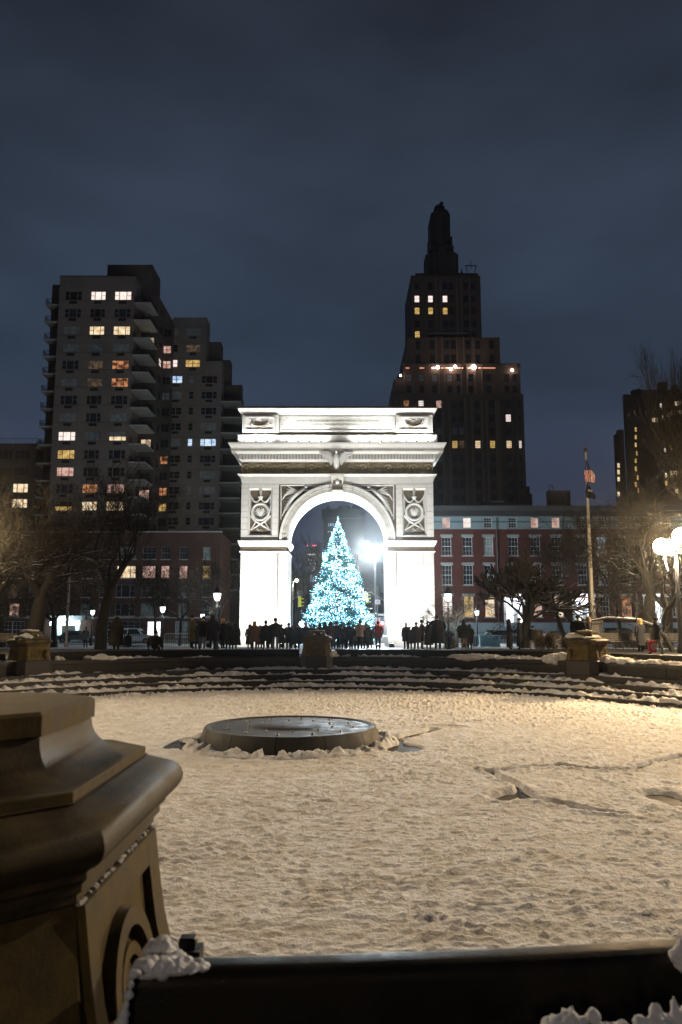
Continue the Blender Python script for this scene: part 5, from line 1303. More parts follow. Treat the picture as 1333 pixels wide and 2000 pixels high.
for x, z, w_, i, j in w5: window(x, z, w_, 1.84, 'grid', LT.get((i, j)) or pick(rT, [(M_GLASS, .7), (M_VOID, .3)]), tw, Y=YO, frame=M_MULL)
simple('tower_body', tw, M_TOWER, T5[0], T5[1], YO+0.31, YO+24, G, T5[3]-0.01)
M_RIB = mat('pale_tower_pier', (0.19, 0.155, 0.12), 0.85)
for px in (866.5, 879.5, 911, 923.6, 943, 953, 971, 976): 
    x = WX(px, 880, YO); simple('vertical_pier', tw, M_RIB, x-0.16, x+0.16, YO-0.4, YO-0.002, G, WZ(785 if px not in (911, 923.6) else 778, YO))
for px in (767, 779, 985, 1005): x = WX(px, 880, YO); simple('buttress', tw, M_TOWERD, x-0.3, x+0.6, YO-0.25, YO-0.002, G, WZ(775, YO))
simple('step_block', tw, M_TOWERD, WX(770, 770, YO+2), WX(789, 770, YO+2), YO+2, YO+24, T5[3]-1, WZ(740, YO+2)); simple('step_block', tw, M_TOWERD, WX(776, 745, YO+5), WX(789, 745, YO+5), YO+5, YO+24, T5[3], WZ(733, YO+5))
def tier_win(px0, px1, ytop, ybot, yref, dy, rows, cols, wlit, mt=M_TOWER, depth=24, ws=1.25, hs=1.8):
    Yt = YO+dy; x0, x1 = WX(px0, yref, Yt), WX(px1, yref, Yt); z0, z1 = WZ(ybot, Yt), WZ(ytop, Yt)
    hl_ = []; ww = []
    for i, y in enumerate(rows):
        for j, px in enumerate(cols):
            x = WX(px, yref, Yt); z = WZ(y, Yt); hl_.append((x-ws/2, x+ws/2, z-hs/2, z+hs/2)); ww.append((x, z, i, j))
    facade(hl_, x0, x1, z0, z1, 'wall', mt, tw, fy(Yt))
    for x, z, i, j in ww: window(x, z, ws, hs, 'one', wlit.get((i, j)) or pick(rT, [(M_GLASS, .7), (M_VOID, .3)]), tw, Y=Yt, frame=M_MULL)
    simple('tier_body', tw, mt, x0, x1, Yt+0.31, Yt+depth, z0, z1-0.01); return x0, x1, z0, z1, Yt
x0, x1, z0, z1, Yt = tier_win(789, 1017, 714, 770.5, 740, 1.5, [738, 760], [799, 824, 849.5, 879, 897, 920, 955, 990, 1006], {(0, 0): M_BLIND, (0, 1): M_BLIND, (0, 2): M_BLIND, (0, 3): M_BLIND})
simple('parapet', tw, M_TOWERD, x0-0.1, x1+0.1, Yt-0.1, Yt+0.3, z1+0.001, z1+0.5)
for px in (858, 868, 901, 913, 929, 942): x = WX(px, 740, Yt); simple('vertical_pier', tw, M_RIB, x-0.14, x+0.14, Yt-0.3, Yt-0.002, z0, z1)
tier_win(796, 977, 659, 714.5, 690, 4, [673, 701], [817, 845, 873, 886, 915, 934, 961], {}, hs=2.3)
for px in (852, 863, 893, 906, 925): x = WX(px, 690, YO+4); simple('vertical_pier', tw, M_RIB, x-0.14, x+0.14, YO+3.7, YO+3.998, WZ(714, YO+4), WZ(659, YO+4))
simple('step_block', tw, M_TOWERD, WX(798, 670, YO+6), WX(810, 670, YO+6), YO+6, YO+24, WZ(670, YO+6)-3, WZ(655, YO+6))
tier_win(804, 940, 538, 659.5, 600, 7, [559, 583.6, 607, 632, 653], [815, 841.5, 870, 882, 911, 925], {(1, 0): L_WHITE, (1, 1): L_WHITE, (1, 2): L_WHITE, (2, 0): L_YEL, (2, 1): L_YEL, (2, 2): L_YEL, (4, 0): L_YEL}, depth=20)
for px in (852, 861, 893, 902, 918): x = WX(px, 600, YO+7); simple('vertical_pier', tw, M_RIB, x-0.14, x+0.14, YO+6.7, YO+6.998, WZ(650, YO+7), WZ(545, YO+7))
simple('terrace_canopy', tw, M_CONC, WX(840, 649, YO+5), WX(915, 649, YO+5), YO+5.2, YO+6.9, WZ(650.5, YO+5), WZ(649, YO+5))
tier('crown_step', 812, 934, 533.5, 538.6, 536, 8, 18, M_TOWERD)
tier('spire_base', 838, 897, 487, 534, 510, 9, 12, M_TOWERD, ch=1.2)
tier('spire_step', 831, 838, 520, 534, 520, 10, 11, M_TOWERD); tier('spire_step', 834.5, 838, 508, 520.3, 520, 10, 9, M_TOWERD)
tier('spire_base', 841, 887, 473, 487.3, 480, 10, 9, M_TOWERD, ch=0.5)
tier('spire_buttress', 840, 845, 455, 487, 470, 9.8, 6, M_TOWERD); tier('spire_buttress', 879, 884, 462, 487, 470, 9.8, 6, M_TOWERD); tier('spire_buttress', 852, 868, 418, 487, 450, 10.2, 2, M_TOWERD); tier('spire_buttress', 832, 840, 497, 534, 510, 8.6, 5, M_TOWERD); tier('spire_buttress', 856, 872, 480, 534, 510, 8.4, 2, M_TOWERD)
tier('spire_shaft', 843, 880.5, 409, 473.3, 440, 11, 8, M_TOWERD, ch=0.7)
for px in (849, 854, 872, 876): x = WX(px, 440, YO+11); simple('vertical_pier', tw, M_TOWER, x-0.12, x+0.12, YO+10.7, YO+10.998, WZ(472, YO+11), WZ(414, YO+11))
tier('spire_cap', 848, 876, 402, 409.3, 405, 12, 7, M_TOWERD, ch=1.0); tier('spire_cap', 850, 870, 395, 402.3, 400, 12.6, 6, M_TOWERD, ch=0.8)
x, z = W(863, 394, YO+13); simple('spire_vent', tw, M_TOWERD, x-0.3, x+0.5, YO+13.5, YO+14.3, z-0.5, z+0.3)
x, z = W(920, 533, YO+10)
b = MB(); b.box(x-1.4, x+1.6, YO+10, YO+10.2, z+1.9, z+2.1)
for dx in (-1.2, 1.4): b.tube([(x+dx*0.6, YO+10.1, z-0.6), (x+dx, YO+10.1, z+1.9)], 0.09, 4)
b.tube([(x+0.1, YO+10.1, z+1.0), (x+0.1, YO+10.1, z+3.4)], 0.08, 4); b.build('roof_rack', M_BLACK, tw)
x, z = W(902, 533, YO+10); MB().lathe([(0.5, 0), (0.3, 0.6), (0.05, 1.6)], 6, (x, YO+10, z-0.5)).build('finial', M_TOWERD, tw)
simple('annex', tw, M_TOWER, WX(1026.5, 975, YO+2), WX(1040, 975, YO+2), YO+2, YO+14, G, WZ(964, YO+2)); simple('annex_chimney', tw, M_TOWERD, WX(1028, 960, YO+3), WX(1035, 960, YO+3), YO+3, YO+5, WZ(964, YO+2)+0.001, WZ(950, YO+3))
# terrace lights
M_TL = mat('terrace_lamp', (1, 1, 1), 0.5, emit=(1.0, 0.72, 0.62), estr=22)
for px, py, r, pw in ((855.5, 717, 0.38, 110), (881, 720.5, 0.34, 90), (889.5, 715.5, 0.34, 90), (925.5, 716.5, 0.58, 200), (1001, 722.5, 0.32, 40), (783, 733, 0.24, 40), (847, 718.5, 0.18, 20)):
    x, z = W(px, py, YO+0.8); MB().ell((x, YO+0.9, z), (r, r, r), 10, 6).build('terrace_lamp', M_TL, tw, 60); lamp_light(x, YO+0.1, z+0.5, pw*0.5, (1.0, 0.70, 0.52), 0.1, tw)
x0, z = W(842, 718, YO+1); x1 = WX(972, 718, YO+1); 
for a, c in ((843, 852), (862, 884), (892, 905), (912, 932), (935, 968), (793, 800), (820, 829)):
    MB().box(WX(a, 717, YO+1.2), WX(c, 717, YO+1.2), YO+1.2, YO+1.35, z-0.12, z+0.10).build('light_strip', mat('terrace_light_strip', (1, 1, 1), 0.5, emit=(0.95, 0.36, 0.18), estr=0.9), tw)
# ---- G: tower at the far right
YG = 205.0
rt = thing('far_right_tower', 'dark stepped apartment tower with tiny lit windows at the right edge', 'tower', (WX(1290, 1216, YG), YG, G))
def gb(nm, a, c, yt, yref, dy, dep=1.5): return simple(nm, rt, M_TOWERD, WX(a, yref, YG+dy), WX(c, yref, YG+dy), YG+dy, YG+dy+dep, G, WZ(yt, YG+dy))
gb('main_block', 1224, 1460, 770, 850, 0); gb('upper_block', 1238, 1460, 761, 800, 1.6); gb('side_block', 1207, 1223.9, 848, 950, 1.2); gb('side_block', 1213, 1223.9, 839, 950, 3)
for a, c, yt in ((1278, 1292, 746), (1305, 1311, 752), (1235, 1240, 759)): simple('chimney', rt, M_TOWERD, WX(a, 760, YG+5), WX(c, 760, YG+5), YG+1, YG+3, WZ(775, YG), WZ(yt, YG+1))
for px, py, w_, mt_ in [(1242, y, 0.8, L_YEL) for y in (839, 854, 869, 900, 915.5, 946)]+[(1208.5, y, 1.0, L_WARM) for y in (909, 922, 936, 965)]+[(1291, 792, .8, L_WHITE), (1324, 788, 2.2, L_WARM), (1279.5, 820.5, 2.2, L_WARM), (1295, 816, .9, L_WHITE), (1307, 810, 1.4, L_WARM), (1315.5, 807, 2.2, L_YEL), (1330, 805, 1.6, L_WARM), (1297, 864, .7, L_WARM), (1299, 879, .9, L_WHITE), (1311, 875, 1.0, L_YEL), (1301, 928, .8, L_WARM), (1316, 924, 2.4, L_WARM), (1301.5, 944, .8, L_YEL), (1322, 959, 1.2, L_WARM), (1244, 885.5, .6, L_YEL), (1246, 933, .6, L_YEL), (1247, 958, .5, L_YEL), (1228, 811, .6, L_DIM), (1240, 806, .6, L_DIM), (1262, 808, .6, L_DIM)]:
    Yq = YG if px > 1223 else YG+1.2; x, z = W(px, py, Yq); window(x, z, w_*0.75, 1.25, 'one', mt_, rt, Y=Yq, depth=-0.07, frame=M_MULL)
# ---- H: avenue towers seen through the arch
def tower(px0, px1, ytop, Y, label, wins_, col=M_FARB, extra=None):
    t = thing('distant_tower', label, 'tower', (WX((px0+px1)/2, 1200, Y), Y, G), 'towers seen through the arch')
    x0, x1 = WX(px0, 1100, Y), WX(px1, 1100, Y); simple('tower_body', t, col, x0, x1, Y, Y+Y*0.12, G, WZ(ytop, Y))
    for (px, py, w_, h_, mt_) in wins_:
        x, z = W(px, py, Y); k = Y/F
        MB().box(x-w_*k/2, x+w_*k/2, Y-0.2, Y-0.01, z-h_*k/2, z+h_*k/2).build('lit_window', mt_, t)
    return t, x0, x1
t, x0, x1 = tower(632, 712, 1006, 300, 'dark broad tower rising behind the lit fir tree', [(642.5, 1025, 1.6, 5, L_BLUE), (646.5, 1025, 2.2, 5, L_BLUE), (651, 1025, 1.6, 5, L_BLUE), (642, 1038.5, 2.5, 1.5, L_BLUE), (646.5, 1038.5, 2.5, 1.5, L_BLUE)])
simple('overhanging_top', t, M_FARB, WX(629, 1000, 299), WX(706, 1000, 299), 299, 330, WZ(1012, 299), WZ(994, 299))
for px in (641, 662, 667, 681, 691): x, z = W(px, 994, 302); MB().lathe([(0.7, 0), (0.8, 1.0), (0.1, 2.2)], 8, (x, 304, z-0.3)).build('roof_tank', M_FARB, t)
t, x0, x1 = tower(600, 618.5, 1067, 620, 'slender far tower with red roof lights left of the fir tree', [(601+i*2.4, 1083, 1.9, 2.4, L_WHITE) for i in range(7)]+[(601+rng.random()*16, 1092+rng.random()*110, 1.2, 1.8, pick(rng, [(L_WHITE, .6), (L_BLUE, .4)])) for _ in range(34)]+[(610, 1132, 6, 10, L_BLUE)])
for px in (601, 612, 615, 618): x, z = W(px, 1065.5, 618); MB().ell((x, 618, z), (0.5, 0.5, 0.4), 6, 4).build('warning_light', mat('red_warning_light', (1, 0.1, 0.1), 0.5, emit=(1.0, 0.12, 0.2), estr=5), t)
tower(618.7, 632, 1080, 480, 'dark low tower wedged between the slender tower and the broad one', [(627, 1116, 4, 3, L_PINK), (628, 1121, 3, 3, L_PINK), (612+10, 1150, 2, 2, L_BLUE)])
tower(560, 599.5, 1125, 400, 'low dark block at the left end of the avenue', [(564+rng.random()*30, 1130+rng.random()*70, 1.4, 2.0, pick(rng, [(L_BLUE, .5), (L_WHITE, .5)])) for _ in range(16)])
tower(700, 800, 1075, 260, 'dark block behind the dazzling street lamp', [(705+rng.random()*45, 1090+rng.random()*110, 1.6, 1.6, L_DIM) for _ in range(8)])
tower(480, 572, 1115, 240, 'dark building mostly hidden behind the left pier', [(571+rng.random(), 1100+rng.random()*60, 2.0, 1.6, L_BLUE) for _ in range(5)])
t = thing('scaffold_shed', 'lit sidewalk shed beyond the arch at the right of the fir tree', 'sidewalk shed', (WX(745, 1216, 104), 104, G))
xs0, xs1 = WX(718, 1216, 104), WX(800, 1216, 104)
simple('shed_roof', t, M_CONC, xs0, xs1, 104, 107, G+3.2, G+3.5)
for k in range(6): x = xs0+0.2+(xs1-xs0-0.4)*k/5; simple('shed_post', t, M_CONC, x-0.07, x+0.07, 104.1, 104.25, G, G+3.19)
for k in range(3): simple('shed_rail', t, M_CONC, xs0, xs1, 104.0, 104.08, G+1.0+k*0.9, G+1.08+k*0.9)
simple('shop_front', t, mat('blue_lit_wall', (0.3, 0.35, 0.42), 0.7, emit=(0.10, 0.16, 0.24), estr=1.0), xs0, xs1, 107.01, 107.2, G, G+3.1)
# ================================================================== bare winter trees
def grow(seed, h, trunk_r, lean=(0, 0), fork=0.25, spread=0.6, levels=6, up=0.25, nb=(2, 4), limbs=4, twig=1.0, minr=0.008):
    """tapered limbs dividing into ever finer twigs; returns (thick mesh, twig mesh)"""
    rr = random.Random(seed); thick = MB(); fine = MB()
    def branch(p, d, L, r, lev):
        n = 4 if lev < 3 else 3; pts = [p]; rad = [r]; dd = d.copy(); q = p.copy(); r1 = r*(0.62 if lev else 0.72)
        g_ = 0.05 if lev == 0 else 0.20
        for i in range(n):
            dd = (dd+Vector((rr.gauss(0, g_), rr.gauss(0, g_), rr.gauss(0, g_*.7)+up*0.12))).normalized()
            q = q+dd*(L/n); pts.append(q.copy()); rad.append(r+(r1-r)*(i+1)/n)
        if lev <= 3: thick.tube(pts, rad, 7 if lev < 2 else 5, cap=False)
        else: fine.tube(pts, [max(minr, x) for x in rad], 3, cap=False)
        if lev >= levels: return
        k = limbs if lev == 0 else rr.randint(*nb)
        if lev >= levels-2: k += 1
        for j in range(k):
            i = n if (j == 0 or lev == 0) else rr.randint(1 if lev > 1 else 2, n)
            a = rr.uniform(0, 2*PI) if lev else 2*PI*j/k+rr.uniform(-.4, .4)
            ax = dd.orthogonal().normalized(); ax = Quaternion(dd, a)@ax
            ang = rr.uniform(0.35, 1.0)*spread*(1.25 if j else 0.8)
            nd = Quaternion(ax, ang)@dd; nd = (nd+Vector((0, 0, up*0.35))).normalized()
            branch(pts[i], nd, L*rr.uniform(0.60, 0.86)*(1.0 if j else 1.05), max(minr, rad[i]*(rr.uniform(0.42, 0.62) if j else 0.78)), lev+1)
    # geometric series of lengths adds up to about the height
    L0 = h*fork
    branch(Vector((0, 0, -0.1)), Vector((lean[0], lean[1], 1)).normalized(), L0, trunk_r, 0)
    return thick, fine
def put_tree(name, px, D, ytop, label, seed, r, fork=0.22, spread=0.6, levels=6, wide=1.0, lean=(0, 0), limbs=4, up=0.25, bark=None, twig=None, group='bare winter trees in the park', minr=0.008, pbase=1240):
    x = WX(px, pbase, D); z = gzf(x, D); h = WZ(ytop, D)-z
    th_, fi = grow(seed, h, r, lean, fork, spread, levels, up, limbs=limbs, minr=minr)
    zs = max(p_[2] for p_ in th_.v+fi.v); k = h/zs
    t = thing(name, label, 'tree', (x, D, z), group)
    for m, nm, mt_ in ((th_, 'trunk', bark or M_BARK), (fi, 'twigs', twig or M_TWIG)):
        m.v = [(p_[0]*k*wide, p_[1]*k*wide, p_[2]*k) for p_ in m.v]
        o_ = link(nm, m.mesh(nm, mt_, 80), t); 
        if nm == 'twigs': o_['kind'] = 'stuff'
    return t
TR = [(198, 50, 868, 'big dark bare tree with a forked trunk left of the lantern', 3, 0.36, dict(fork=0.26, spread=0.60, limbs=4, levels=6, wide=1.0, up=0.45)),
      (62, 47, 925, 'snow-dusted tree with a leaning forked trunk at the far left', 21, 0.38, dict(fork=0.20, spread=0.85, limbs=4, levels=6, up=0.2, lean=(0.12, 0))),
      (-45, 45, 890, 'dense bare tree glowing yellow from a lamp beyond the left edge', 9, 0.30, dict(fork=0.2, spread=0.8, limbs=5, levels=7, up=0.3)),
      (108, 72, 1080, 'small bare tree with crooked limbs before the lit entrance', 12, 0.22, dict(fork=0.2, spread=0.9, limbs=4)),
      (303, 72, 1050, 'slim reddish bare tree behind the lit lantern', 14, 0.16, dict(fork=0.25, spread=0.85, limbs=4)),
      (434, 84, 1062, 'bare tree with pale lit twigs tucked beside the left pier', 17, 0.17, dict(fork=0.25, spread=0.7, limbs=4)),
      (352, 82, 1075, 'bare tree in front of the brick house left of the men', 18, 0.18, dict(fork=0.25, spread=0.8, limbs=4)),
      (8, 75, 1100, 'low bare tree in front of the far left brick wall', 19, 0.2, dict(fork=0.22, spread=0.9, limbs=4)),
      (1024, 54, 1075, 'vase-shaped bare tree with many snowy stems right of the couple', 31, 0.060, dict(fork=0.06, spread=0.66, limbs=9, levels=4, up=0.28, wide=1.15, minr=0.010)),
      (893, 72, 1130, 'small bare tree with snowy low branches near the brick houses', 33, 0.12, dict(fork=0.2, spread=0.95, limbs=4)),
      (1102, 62, 1035, 'medium bare tree just left of the flagpole', 35, 0.16, dict(fork=0.2, spread=0.8, limbs=4, levels=6)),
      (1212, 66, 960, 'bare tree with a thin trunk right of the flagpole', 37, 0.20, dict(fork=0.25, spread=0.8, limbs=5, levels=6)),
      (1268, 50, 905, 'stout dark tree behind the walking man with the red bag', 39, 0.36, dict(fork=0.22, spread=0.9, limbs=5, levels=6, up=0.2)),
      (1385, 46, 640, 'very tall bare tree rising along the right edge above the lamp', 41, 0.36, dict(fork=0.22, spread=0.62, limbs=5, levels=7, up=0.6, wide=0.48)),
      (1300, 58, 1000, 'dense tangle of a bare tree behind the glaring lamp', 43, 0.25, dict(fork=0.15, spread=0.95, limbs=6, levels=7)),
      (580, 112, 1045, 'dark bare tree standing on the avenue at the left of the opening', 47, 0.22, dict(fork=0.2, spread=0.7, limbs=4, minr=0.014)),
      (770, 108, 1060, 'dark bare tree behind the dazzling lamp', 49, 0.22, dict(fork=0.2, spread=0.8, limbs=4, minr=0.014))]
for px, D, yt, lab, sd, r, kw in TR: put_tree('bare_tree', px, D, yt, lab, sd, r, **kw)
# arched, snow-lined limb at the right
pts = [(1322, 1288), (1312, 1268), (1298, 1242), (1275, 1222), (1245, 1211), (1212, 1208), (1185, 1207), (1150, 1213), (1115, 1222)]
D = 43.0; P3 = [Vector((WX(a, c, D), D, WZ(c, D))) for a, c in pts]
t = thing('leaning_tree', 'crooked tree limb arching low over the couple with the red bag', 'tree', (P3[0].x, D, 0))
MB().tube(P3, [0.17, 0.14, 0.13, 0.105, 0.10, 0.08, 0.07, 0.045, 0.02], 8).build('trunk', M_BARK, t, 80)
m = MB(); r2 = random.Random(77)
for i in range(2, 8):
    for q in range(6):
        p = P3[i]+Vector((r2.uniform(-.4, .4), 0, 0)); d = Vector((r2.uniform(-1, .4), r2.uniform(-.6, .6), r2.uniform(-.2, 1.0))).normalized()
        L_ = r2.uniform(0.5, 1.9); a = p+d*L_*0.5+Vector((0, 0, r2.uniform(-.1, .15))); c = p+d*L_+Vector((r2.uniform(-.2, .2), 0, r2.uniform(-.2, .3)))
        m.tube([p, a, c], [0.03, 0.02, 0.008], 4)
        for w_ in range(3): e_ = a+(c-a)*r2.random(); m.tube([e_, e_+Vector((r2.uniform(-.5, .3), r2.uniform(-.3, .3), r2.uniform(-.1, .5)))], [0.012, 0.005], 3)
m.build('twigs', M_TWIG, t)['kind'] = 'stuff'
# ================================================================== people
SKIN = mat('skin', (0.40, 0.22, 0.15), 0.6)
def cloth(n, c): return mat(n, c, 0.9)
C_BLK = cloth('black_cloth', (0.010, 0.010, 0.012)); C_NAVY = cloth('navy_cloth', (0.012, 0.016, 0.030)); C_DBR = cloth('dark_brown_cloth', (0.022, 0.014, 0.009)); C_BRN = cloth('brown_cloth', (0.13, 0.075, 0.040))
C_TAN = cloth('tan_cloth', (0.30, 0.20, 0.12)); C_GRY = cloth('grey_cloth', (0.12, 0.12, 0.125)); C_JEAN = cloth('denim', (0.07, 0.09, 0.15)); C_RED = cloth('dark_red_cloth', (0.22, 0.020, 0.022)); C_OLV = cloth('olive_cloth', (0.075, 0.060, 0.030))
C_ORG = cloth('orange_knit', (0.62, 0.24, 0.03)); C_WHT = cloth('cream_knit', (0.65, 0.62, 0.52)); C_PNK = cloth('dusty_pink_cloth', (0.32, 0.16, 0.17)); C_GRN = cloth('grey_green_cloth', (0.24, 0.25, 0.19)); H_BLD = cloth('blond_hair', (0.30, 0.19, 0.08)); H_DRK = cloth('dark_hair', (0.014, 0.009, 0.006)); H_BRN = cloth('brown_hair', (0.06, 0.032, 0.018))
DG = bpy.context.evaluated_depsgraph_get
def skin_body(name, V, E, R, mats, paint, root=0, sub=1):
    me = bpy.data.meshes.new(name); me.from_pydata(V, E, []); o_ = bpy.data.objects.new(name, me); COL.objects.link(o_)
    o_.modifiers.new('skin', 'SKIN'); s2 = o_.modifiers.new('sub', 'SUBSURF'); s2.levels = sub; s2.render_levels = sub
    for i, sv in enumerate(me.skin_vertices[0].data): r = R[i]; sv.radius = (r, r) if not hasattr(r, '__len__') else r; sv.use_root = (i == root)
    dg = DG(); ev = o_.evaluated_get(dg); m2 = bpy.data.meshes.new_from_object(ev); bpy.data.objects.remove(o_); m2.name = name
    m2.materials.clear()
    for m_ in mats: m2.materials.append(m_)
    for p in m2.polygons: p.use_smooth = True; p.material_index = paint(p.center)
    return m2
def person(px, ytop, H, label, coat=C_BLK, trousers=C_BLK, head='beanie', headc=C_BLK, face=0.0, hem=0.50, wide=1.0, arms=('down', 'down'), D=None, yfeet=1267, group='people watching the lit tree', extra=None, legs='stand', puff=1.0, sit=False, z0=None, hair=None):
    """face: heading in radians, 0 = back to the viewer (looking at the arch), pi = facing the viewer"""
    hp = (yfeet-ytop); a, bt = ray(px, ytop); a2, bf = ray(px, yfeet)
    if D is None: D = H/(bt-bf)
    x = a2*D; zb = (EYE+bf*D) if z0 is None else z0
    if z0 is None: zb = max(zb, gzf(x, D)-0.0) if D < 47 else gzf(x, D)
    t = thing('person', label, 'person', (x, D, zb), group, rz=face)
    s = H/1.75
    # local frame: +Y is the way the body faces
    hipz, shz, nkz, hdz = 0.93, 1.42, 1.52, 1.66
    wide *= 1.22; hem = hem-0.08 if hem > 0.3 else hem; sw = 0.185*wide
    V = [(0, 0, hipz), (0, 0.0, 1.15), (0, -0.01, 1.36), (0, 0.0, nkz), (0, 0.02, 1.60), (0, 0.02, 1.70)]
    E = [(0, 1), (1, 2), (2, 3), (3, 4), (4, 5)]; R = [(0.15*wide, 0.12), (0.145*wide, 0.115), (0.16*wide, 0.115), 0.06, 0.088, 0.078]
    R = [r if not hasattr(r, '__len__') else r for r in R]
    for k, q in enumerate((-1, 1)):
        st = {'stand': (0.0, 0.0), 'walk': (0.26*q, -0.05*q), 'apart': (0.02*q, 0)}[legs] if not sit else (0, 0)
        i = len(V)
        if sit: V += [(q*0.10, 0.02, hipz-0.03), (q*0.13, 0.42, hipz-0.04), (q*0.13, 0.44, hipz-0.48), (q*0.13, 0.56, hipz-0.50)]
        else: V += [(q*0.095, 0.0, hipz-0.06), (q*0.105, st[0]*0.55+0.03, 0.50), (q*0.11, st[0], 0.08), (q*0.12, st[0]+0.13, 0.035)]
        E += [(0, i), (i, i+1), (i+1, i+2), (i+2, i+3)]; R += [0.105, 0.082, 0.062, 0.05]
        mode = arms[k]; i = len(V); S_ = (q*sw, 0, shz)
        if mode == 'down': A = [(q*(sw+0.07), -0.01, 1.13), (q*(sw+0.06), 0.07, 0.90), (q*(sw+0.05), 0.10, 0.82)]
        elif mode == 'pocket': A = [(q*(sw+0.10), -0.05, 1.15), (q*(sw+0.02), 0.10, 0.98), (q*(sw-0.02), 0.13, 0.95)]
        elif mode == 'phone': A = [(q*(sw+0.06), 0.10, 1.18), (q*(sw-0.05), 0.32, 1.34), (q*(sw-0.09), 0.36, 1.42)]
        elif mode == 'up': A = [(q*(sw+0.08), 0.16, 1.42), (q*(sw-0.02), 0.34, 1.60), (q*(sw-0.05), 0.36, 1.68)]
        elif mode == 'out': A = [(q*(sw+0.16), 0.0, 1.20), (q*(sw+0.30), 0.04, 1.00), (q*(sw+0.34), 0.05, 0.93)]
        else: A = [(q*(sw+0.05), 0.06, 1.16), (q*0.10, 0.22, 1.12), (q*0.02, 0.25, 1.13)]
        V += [S_]+A; E += [(2, i), (i, i+1), (i+1, i+2), (i+2, i+3)]; R += [0.085*puff, 0.062*puff, 0.045*puff, 0.034]
    V = [(x_*s, y_*s, z_*s) for x_, y_, z_ in V]; R = [(r*s if not hasattr(r, '__len__') else (r[0]*s, r[1]*s)) for r in R]
    def paint(c):
        z = c.z/s; hand = abs(c.x)/s > sw-0.02 or True
        if z > 1.50 and abs(c.x)/s < 0.13: return 2
        if sit: return 0 if z > hipz+0.06 else 1
        if z < 0.075: return 3
        if z < 0.88 and abs(c.x)/s < sw+0.01: return 1
        return 0
    me = skin_body('body', V, E, R, [coat, trousers, SKIN, C_BLK], paint); link('body', me, t)
    # gloves / hands: small bent mitten with thumb at the end of each forearm
    for k, q in enumerate((-1, 1)):
        i = 6+4+8*k+3; hx, hy, hz = V[i]; px_, py_, pz_ = V[i-1]
        d = (Vector(V[i])-Vector(V[i-1])).normalized(); m = MB()
        for f_ in range(4):
            o2 = d.orthogonal().normalized()*(f_-1.5)*0.018*s; p0 = Vector(V[i])+o2; m.tube([p0, p0+d*0.05*s, p0+d*0.075*s+Vector((0, 0, -0.01))], [0.011*s, 0.010*s, 0.007*s], 4)
        p0 = Vector(V[i])+d.orthogonal().normalized()*0.035*s; m.tube([p0, p0+d*0.03*s+d.orthogonal()*0.02*s], [0.011*s, 0.008*s], 4)
        link('hand', m.mesh('hand', SKIN if arms[k] in ('phone', 'up') else C_BLK, 60), t)
    # coat shell
    rows = []; n = 14
    prof = [(hem, 0.215, 0.165), ((hem+1.0)/2, 0.20, 0.15), (1.0, 0.185, 0.14), (1.22, 0.20, 0.15), (1.38, 0.205, 0.14), (1.46, 0.14, 0.11), (1.53, 0.075, 0.08)]
    if hem < 0.6: prof[0] = (hem, 0.25, 0.19); prof[1] = ((hem+1.0)/2, 0.225, 0.17)
    rr_ = random.Random(int(px*7))
    for z, a_, b_ in prof:
        rows.append([(a_*wide*puff*(1+0.05*rr_.uniform(-1, 1))*math.cos(2*PI*k/n)*s, (b_*puff*math.sin(2*PI*k/n)*(1+0.05*rr_.uniform(-1, 1)))*s, z*s) for k in range(n)])
    if not sit: link('coat', MB().loft(rows).mesh('coat', coat, 70), t)
    else: link('coat', MB().loft([[(p_[0], p_[1], p_[2]) for p_ in r_] for r_ in rows[2:]]).mesh('coat', coat, 70), t)
    if puff > 1.08:
        m = MB()
        for k in range(7): z = hem+0.12+k*(1.36-hem)/7; m.lathe([(0.16, -0.05), (0.222, 0), (0.16, 0.05)], 14, (0, 0, z*s), 0, wide*puff*s*1.0, 0.76*puff*s)
        m.v = [(p_[0], p_[1], p_[2]) for p_ in m.v]; link('quilting', m.mesh('quilting', coat, 70), t)
    hz = 1.665*s; hm = MB()
    hm2 = None
    if head == 'beanie': hm.ell((0, 0.0, hz+0.045*s), (0.112*s, 0.122*s, 0.115*s), 12, 8); nm = 'knit_hat'
    elif head == 'pompom': hm.ell((0, 0.0, hz+0.045*s), (0.112*s, 0.122*s, 0.115*s), 12, 8); hm.ell((0, -0.01, hz+0.185*s), (0.05*s,)*3, 8, 6); nm = 'pompom_hat'
    elif head == 'hood': hm.ell((0, -0.02*s, hz-0.01*s), (0.145*s, 0.145*s, 0.165*s), 12, 8); hm.ell((0, -0.05*s, hz-0.15*s), (0.17*s, 0.13*s, 0.08*s), 10, 6); nm = 'hood'
    elif head == 'long': hm.ell((0, -0.02*s, hz+0.02*s), (0.118*s, 0.125*s, 0.125*s), 12, 8); hm.loft([[(a_*math.cos(2*PI*k/10)*s, (-0.06+b_*math.sin(2*PI*k/10))*s, z*s) for k in range(10)] for z, a_, b_ in ((1.28, .10, .035), (1.42, .135, .06), (1.58, .125, .07), (1.70, .10, .06))]); nm = 'long_hair'
    elif head == 'cap': hm.ell((0, 0, hz+0.05*s), (0.108*s, 0.118*s, 0.09*s), 12, 8); hm.box(-0.08*s, 0.08*s, 0.08*s, 0.20*s, hz+0.03*s, hz+0.048*s); nm = 'cap'
    else: hm.ell((0, -0.015*s, hz+0.035*s), (0.106*s, 0.116*s, 0.11*s), 12, 8); nm = 'hair'
    link(nm, hm.mesh(nm, headc, 70), t)
    # face: nose, eyes and ears (seen on those who turn towards us)
    m = MB(); m.ell((0, 0.118*s, 1.625*s), (0.014*s, 0.024*s, 0.026*s), 6, 5); link('nose', m.mesh('nose', SKIN, 70), t)
    m = MB()
    for q in (-1, 1): m.ell((q*0.034*s, 0.098*s, 1.66*s), (0.014*s, 0.008*s, 0.008*s), 6, 4)
